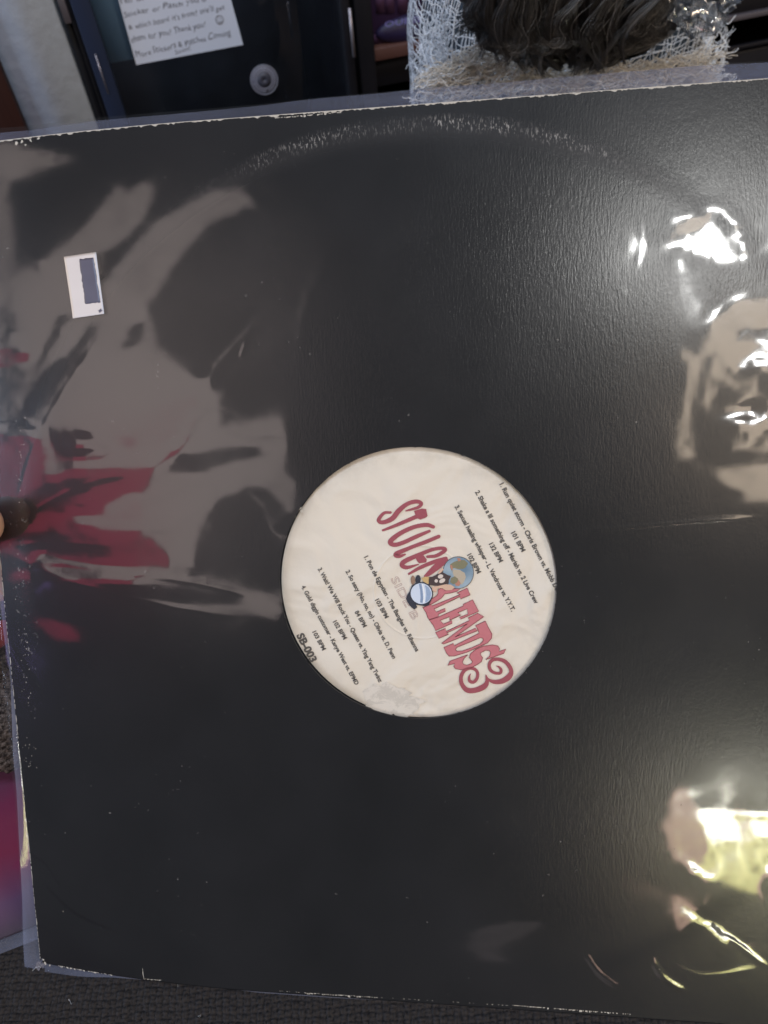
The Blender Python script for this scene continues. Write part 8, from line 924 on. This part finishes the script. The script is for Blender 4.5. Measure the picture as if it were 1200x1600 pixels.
sc_ = bg(343, 31, YN); disc(nt, 'smiley_face', sc_, .0042, .0048, YN - .0004, .0002, MT['pen'])
for dx in (-.0015, .0015): disc(nt, 'smiley_eye', (sc_[0] + dx, sc_[1] + .0013), .00005, .0005, YN - .0004, .0002, MT['pen'], 8)
V, F_ = tube([(sc_[0] - nt['_x'] + .0026 * math.cos(a), YN - .0003 - nt['_y'], sc_[1] - nt['_z'] + .0026 * math.sin(a)) for a in np.linspace(math.pi * 1.1, math.pi * 1.9, 12)], .00035, 4); mesh('smiley_mouth', V, F_, MT['pen'], nt)
c = bg(413, 125, YN); rd = abs(bg(435, 125, YN)[0] - c[0]) * 1.0
sl = bthing('round_sticker', 'round grey seal sticker on the cabinet glass under the note', 'sticker', c[0], -.004, z=c[1])
disc(sl, 'sticker_disc', c, .00001, rd, -.0045, .0006, MT['seal']); disc(sl, 'sticker_ring', c, rd * .93, rd * .99, -.0049, .0003, MT['seal_light']); disc(sl, 'sticker_ring', c, rd * .55, rd * .60, -.0049, .0003, MT['seal_light']); disc(sl, 'sticker_centre', c, .00001, rd * .5, -.0048, .0002, MT['seal_dark'])
for k in range(26):                                       # the ring of tiny lettering, too small to read
    a = k * 2 * math.pi / 26
    if k % 7 == 6: continue
    x, z = c[0] + rd * .76 * math.cos(a), c[1] + rd * .76 * math.sin(a); disc(sl, 'letter_mark', (x, z), .00001, rd * .065, -.0049, .0003, MT['seal_light'], 6)

# second cabinet with open shelves
x9 = 1.25
c2 = bthing('shelf_cabinet', 'black shelf cabinet with brown shelf edges behind the cheesecloth bundle', 'cabinet', (xe + x9) / 2)
bbox('side_panel', c2, xe + .006, xf, ZF, TOP, -.010, .40, MT['blackwood'], .002); bbox('side_panel', c2, x9, x9 + .03, ZF, TOP, -.01, .40, MT['blackwood'], .002)
bbox('back_board', c2, xf, x9, ZF, TOP, .38, .395, MT['blackwood'])
zt, zb = bg(600, 74)[1], bg(600, 94)[1]
bbox('shelf', c2, xf + .001, x9 - .001, zb, zt, .0, .36, MT['shelfwood'], .001)
bbox('shelf', c2, xf + .001, x9 - .001, zb - .036, zb - .004, .012, .36, MT['blackwood'], .001); bbox('shelf_rail', c2, xf + .001, x9 - .001, zb - .075, zb - .07, -.004, .004, MT['blackwood'], .001)
bbox('lower_door', c2, xf + .001, x9 - .001, ZF + .05, zb - .08, .0, .02, MT['blackwood'], .002)
zr0, zr1 = bg(1180, 24)[1], bg(1180, 16)[1]; bbox('shelf_rail', c2, xf + .35, x9 - .001, zr0, zr1, -.008, .002, MT['grey'], .001)
# boxes on the shelf
pb = bthing('game_box', 'purple box with blue lettering on the shelf left of the cheesecloth bundle', 'box', bg(640, 60)[0], .02, z=zt)
a0, a1 = bg(586, 40)[0], bg(720, 30)[0]
bbox('box_body', pb, a0, a1, zt + .0005, zt + .16, .015, .12, MT['purple'], .001)
bbox('box_stripe', pb, a0 + .001, a1 - .001, zt + .0005, zt + .012, .0142, .0155, MT['mauve'])
for u0, u1 in ((588, 600), (603, 615), (622, 636)):
    x0_, z0_ = bg(u0, 22, .014); x1_, z1_ = bg(u1, -6, .014); bbox('picture_block', pb, min(x0_, x1_), max(x0_, x1_), z0_, z0_ + .03, .0138, .0155, MT['mauve'])
v_ = []
pb2 = [bg(590, 38, .013), bg(700, 20, .013), bg(716, 46, .013), bg(610, 60, .013)]
cp_ = bthing('dark_cap', 'dark violet cap with pale blue lettering in front of the purple box', 'cap', bg(650, 45)[0], .0, z=zt)
def dome(par, cx, cz, rx, rz, y0, dep, m, name):
    n, k = 40, 14; V = []
    for i in range(k):
        t = i / (k - 1) * math.pi / 2; an = np.arange(n) * 2 * math.pi / n
        V.append(np.stack([cx - par['_x'] + rx * math.cos(t) * np.cos(an), np.full(n, y0 - dep * math.sin(t) - par['_y']), cz - par['_z'] + rz * math.cos(t) * np.sin(an)], -1))
    return mesh(name, np.concatenate(V), gridfaces(k, n, True), m, par, True)
cc = bg(655, 44, .008); dome(cp_, cc[0], cc[1], .058, .017, .014, .012, MT['blueink'], 'cap_body')
def bletters(par, text, p0, p1, capm, y, m, name):
    c = bpy.data.curves.new(name, 'FONT'); c.body = text; c.size = 1; c.offset = .02; c.resolution_u = 2
    t = bpy.data.objects.new(name, c); COL.objects.link(t); me = bpy.data.meshes.new_from_object(t.evaluated_get(bpy.context.evaluated_depsgraph_get())); co = np.empty(len(me.vertices) * 3); me.vertices.foreach_get('co', co); co = co.reshape(-1, 3); bpy.data.objects.remove(t)
    p0, p1 = A(*p0), A(*p1); dd = p1 - p0; L = np.linalg.norm(dd); dd /= L; nn = A(-dd[1], dd[0]); w = co[:, 0].max() - co[:, 0].min()
    P_ = p0 + ((co[:, 0] - co[:, 0].min()) * L / w)[:, None] * dd + (co[:, 1] * capm / .7)[:, None] * nn
    V = np.stack([P_[:, 0] - par['_x'], np.full(len(P_), y - par['_y']), P_[:, 1] - par['_z']], -1); me.vertices.foreach_set('co', V.ravel()); me.materials.clear(); me.materials.append(m); me.update()
    o = bpy.data.objects.new(name, me); COL.objects.link(o); o.parent = par
bletters(cp_, "OUBEL", bg(601, 43, .0), bg(662, 33, .0), .0065, .0005, MT['blueletter'], 'cap_letters'); bletters(cp_, "OPT", bg(638, 26, .0), bg(672, 20, .0), .0055, .0005, MT['blueink'], 'cap_letters')

# ------------------------------------------------------------------ cheesecloth bundle
BD = .60; dd_ = ray_w(905, 70); BC = CAMW + dd_ * BD; rel = FB.T @ (BC - D0)
def cx_(u, v=70): 
    return bg(u, v, rel[1])[0]
bx0, bx1 = cx_(698, 100), cx_(1138, 100); hw = (bx1 - bx0) / 2; bcx = (bx0 + bx1) / 2; seatz = SEAT - D0[2]
zt0 = bg(905, 0, rel[1])[1]; zb0 = bg(905, 165, rel[1])[1]
bun = bthing('cheesecloth_bundle', 'white cheesecloth draped over a dark stuffed form standing on the sofa behind the record', 'cheesecloth', bcx, rel[1] + .07, z=seatz + .0)
OX, OY, OZ = bun['_x'], bun['_y'], bun['_z']
DEP = .075
def surf(phi, z, off=0., k=1.):
    """point on the draped form: phi round from left (-pi/2) over the front to the right, z height above the seat"""
    zt_ = (zt0 - OZ) + .012; a = hw + off; t = np.clip((z - (zt_ - .045)) / .09, 0, 1); sh = 1 - .42 * t ** 2.2
    s, c = np.sin(phi), np.cos(phi)
    x = a * sh * np.sign(s) * np.abs(s) ** .62; y = -(DEP + off) * (1 - .35 * t * t) * np.sign(c) * np.abs(c) ** .62
    return np.stack([x, y, z + 0 * x], -1)
n_, m_ = 60, 64; ph = np.arange(m_) * 2 * math.pi / m_; V = []
ztop = (zt0 - OZ) + .11
for i in range(n_):
    z = ztop * i / (n_ - 1); P_ = surf(ph, np.full(m_, z), -.007); w = 1 + .03 * np.sin(ph * 5 + z * 60) + .02 * np.sin(ph * 9 - z * 90)
    if i == n_ - 1: w = w * .02
    P_[:, :2] *= w[:, None]; V.append(P_)
mesh('stuffed_form', np.concatenate(V), gridfaces(n_, m_, True), MT['inner'], bun, True)
def wob(s, sd, a, f): return a * (np.sin(s * f + sd) + .6 * np.sin(s * f * 2.3 + sd * 2.1) + .12 * np.sin(s * f * 4.7 + sd * 3.3))
zlo = max(.0, (zb0 - OZ) - .05)
parts = []; parts2 = []
for layer in range(2):
    nvt = (58, 34)[layer]
    for k in range(nvt):
        p0 = -math.pi * .62 + math.pi * 1.24 * (k + .5 * layer + rng.random() * .35) / nvt
        z = np.linspace(zlo, ztop - .012, 90); p_ = p0 + wob(z, rng.random() * 9, .013, 45) + wob(z, rng.random() * 9, .006, 160) + .10 * np.sin(z * 9 + layer)
        P_ = surf(p_, z, .0008 + layer * .0015 + .001 * rng.random()); P_[:, 1] += wob(z, k, .0006, 120); parts.append(tube(P_, .00036 if rng.random() > .3 else .00028, 4))
    nh = (42, 24)[layer]
    for k in range(nh):
        z0 = zlo + (ztop - .02 - zlo) * (k + rng.random() * .6) / nh; p_ = np.linspace(-math.pi * .62, math.pi * .62, 150)
        z = z0 + wob(p_, rng.random() * 9, .0016, 9) + .008 * np.sin(p_ * 2.2 + layer * 2) + wob(p_, rng.random() * 9, .0007, 34)
        parts.append(tube(surf(p_, z, .001 + layer * .0015), .0003, 4))
V, F_ = merge(parts); o = mesh('cheesecloth_threads', V, F_, MT['thread'], bun, True); o['kind'] = 'stuff'
def at_bun(u, v, off=0.):
    x, z = bg(u, v, rel[1] + off); return A(x - OX, rel[1] + off - OY, z - OZ)
def bunch(box_, n, L, seed, m, name, slope=0.):
    r = np.random.default_rng(seed); parts = []
    u0, u1, ya, yb, off0, off1 = box_
    for _ in range(n):
        t = r.random(); u = u0 + (u1 - u0) * t; v = ya(t) + (yb(t) - ya(t)) * r.random(); P0 = at_bun(u, v, off0 + (off1 - off0) * r.random())
        an = slope + r.normal() * .45; s = np.linspace(-.5, .5, 24) * L * (.5 + r.random()); q = np.stack([math.cos(an) * s, .3 * s * r.normal(), math.sin(an) * s], -1)
        q += np.stack([wob(s, r.random() * 9, .0016, 260), wob(s, r.random() * 9, .0012, 300), wob(s, r.random() * 9, .0016, 240)], -1)
        parts.append(tube(P0 + q, .00024 + .00012 * r.random(), 4))
    V, F_ = merge(parts); o = mesh(name, V, F_, m, bun, True); o['kind'] = 'stuff'; return o
hump = lambda t: 122 - 52 * math.exp(-((t - .38) / .28) ** 2)
bunch((672, 900, hump, lambda t: 138, -.078, -.05), 560, .018, 3, MT['thread_warm'], 'bunched_threads', .2)
bunch((900, 1120, lambda t: 108 - 22 * t, lambda t: 128, -.076, -.055), 320, .022, 4, MT['thread_warm'], 'bunched_threads', .12)
bunch((662, 1140, lambda t: 118, lambda t: 165, -.078, -.06), 420, .022, 5, MT['thread'], 'bunched_threads', .1)
bunch((1100, 1132, lambda t: 20, lambda t: 140, -.045, -.02), 90, .016, 6, MT['thread'], 'bunched_threads', 1.2)
bunch((655, 700, lambda t: 60 - 60 * t, lambda t: 160, -.045, -.01), 120, .022, 8, MT['thread'], 'bunched_threads', 1.35)

# dark wavy wig hanging over the bundle
wig = bthing('wig', 'dark wavy hair hanging over the front of the cheesecloth bundle', 'wig', bcx, rel[1] - .08, z=bg(905, 0, rel[1])[1])
def at_wig(u, v, off): x, z = bg(u, v, rel[1] + off); return A(x - wig['_x'], rel[1] + off - wig['_y'], z - wig['_z'])
r = np.random.default_rng(11); parts = []; wisps = []
for c_ in range(80):
    us = 735 + 330 * r.random(); pull = 860 + (us - 900) * .75 + 30 * r.normal(); bot = 112 - 55 * abs((pull - 880) / 170) ** 1.5 + 8 * r.normal(); 
    if bot < 15: bot = 15 + 12 * r.random()
    amp = 5 + 10 * r.random(); fr = .028 + .045 * r.random(); phs = r.random() * 6.3; off = -.087 - .022 * r.random(); curl = r.random() < .6; spread = .5 + 1.3 * r.random()
    for s_ in range(28):
        j = r.normal(size=2) * 4.2 * spread; n__ = 44; vv = np.linspace(-85, bot + j[1], n__); tt = (vv + 85) / (bot + 85)
        uu = us + (pull - us) * tt ** 1.3 + amp * np.sin(vv * fr + phs) * (.4 + tt) + j[0] * (1 + .6 * np.sin(vv * .05))
        if curl:                                          # the end turns up in a hook
            k0 = int(n__ * .74); R_ = 9 + 14 * r.random() if s_ == 0 else R_; th = np.linspace(0, 2.6, n__ - k0); sg = 1 if phs > 3 else -1
            uu[k0:] = uu[k0] + sg * R_ * (1 - np.cos(th)); vv[k0:] = vv[k0] + R_ * np.sin(th)
        P_ = np.array([at_wig(a, b, off + .0009 * r.normal() * 0 + .006 * math.sin(q * 3 + phs)) for a, b, q in zip(uu, vv, tt)]) + A(0, 1, 0) * .0012 * r.normal()
        (parts if s_ < 26 else wisps).append(tube(P_, np.linspace(.00020, .00010, n__), 3))
V, F_ = merge(parts); o = mesh('hair_strands', V, F_, MT['hair'], wig, True); o['kind'] = 'stuff'
lighth = noisy('ashy_hair', (.10, .085, .08), (.22, .20, .19), 80, .4, spec=.6)
V, F_ = merge(wisps); o = mesh('stray_hairs', V, F_, lighth, wig, True); o['kind'] = 'stuff'
# hair mass behind the strands
n_, m_ = 30, 40; V = []
for i in range(n_):
    v_ = -80 + i / (n_ - 1) * 180; half = 165 * math.sqrt(max(0, 1 - max(0, (v_ - 5) / 97) ** 2)) ; uu = 892 + np.linspace(-1, 1, m_) * half + 6 * np.sin(np.arange(m_) * 1.3 + i)
    for j, u_ in enumerate(uu): V.append(at_wig(u_, v_, -.074 - .014 * math.sqrt(max(0, 1 - (j / (m_ - 1) * 2 - 1) ** 2)) * (1 if v_ < 80 else .3) + .002 * math.sin(j * 1.9 + i * .7)))
o = mesh('hair_mass', V, gridfaces(n_, m_), MT['hair'], wig, True); sm = o.modifiers.new('thick', 'SOLIDIFY'); sm.thickness = .004

# crumpled clear wrapper at the top right of the bundle
cw = bthing('clear_wrapper', 'crumpled clear plastic wrapper shining blue on top of the cheesecloth', 'wrapper', at_wig(1090, 0, 0)[0] + wig['_x'], rel[1] - .08, z=bg(1090, 20, rel[1])[1])
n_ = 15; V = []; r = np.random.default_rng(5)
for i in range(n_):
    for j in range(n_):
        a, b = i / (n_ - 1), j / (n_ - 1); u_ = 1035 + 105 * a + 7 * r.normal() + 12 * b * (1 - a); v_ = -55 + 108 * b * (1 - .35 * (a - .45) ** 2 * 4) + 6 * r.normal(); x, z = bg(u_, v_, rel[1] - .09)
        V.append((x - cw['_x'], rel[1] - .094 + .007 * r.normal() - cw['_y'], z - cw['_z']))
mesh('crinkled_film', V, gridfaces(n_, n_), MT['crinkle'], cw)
for o in list(bpy.data.objects):
    for k in ('_x', '_y', '_z'):
        if k in o: del o[k]
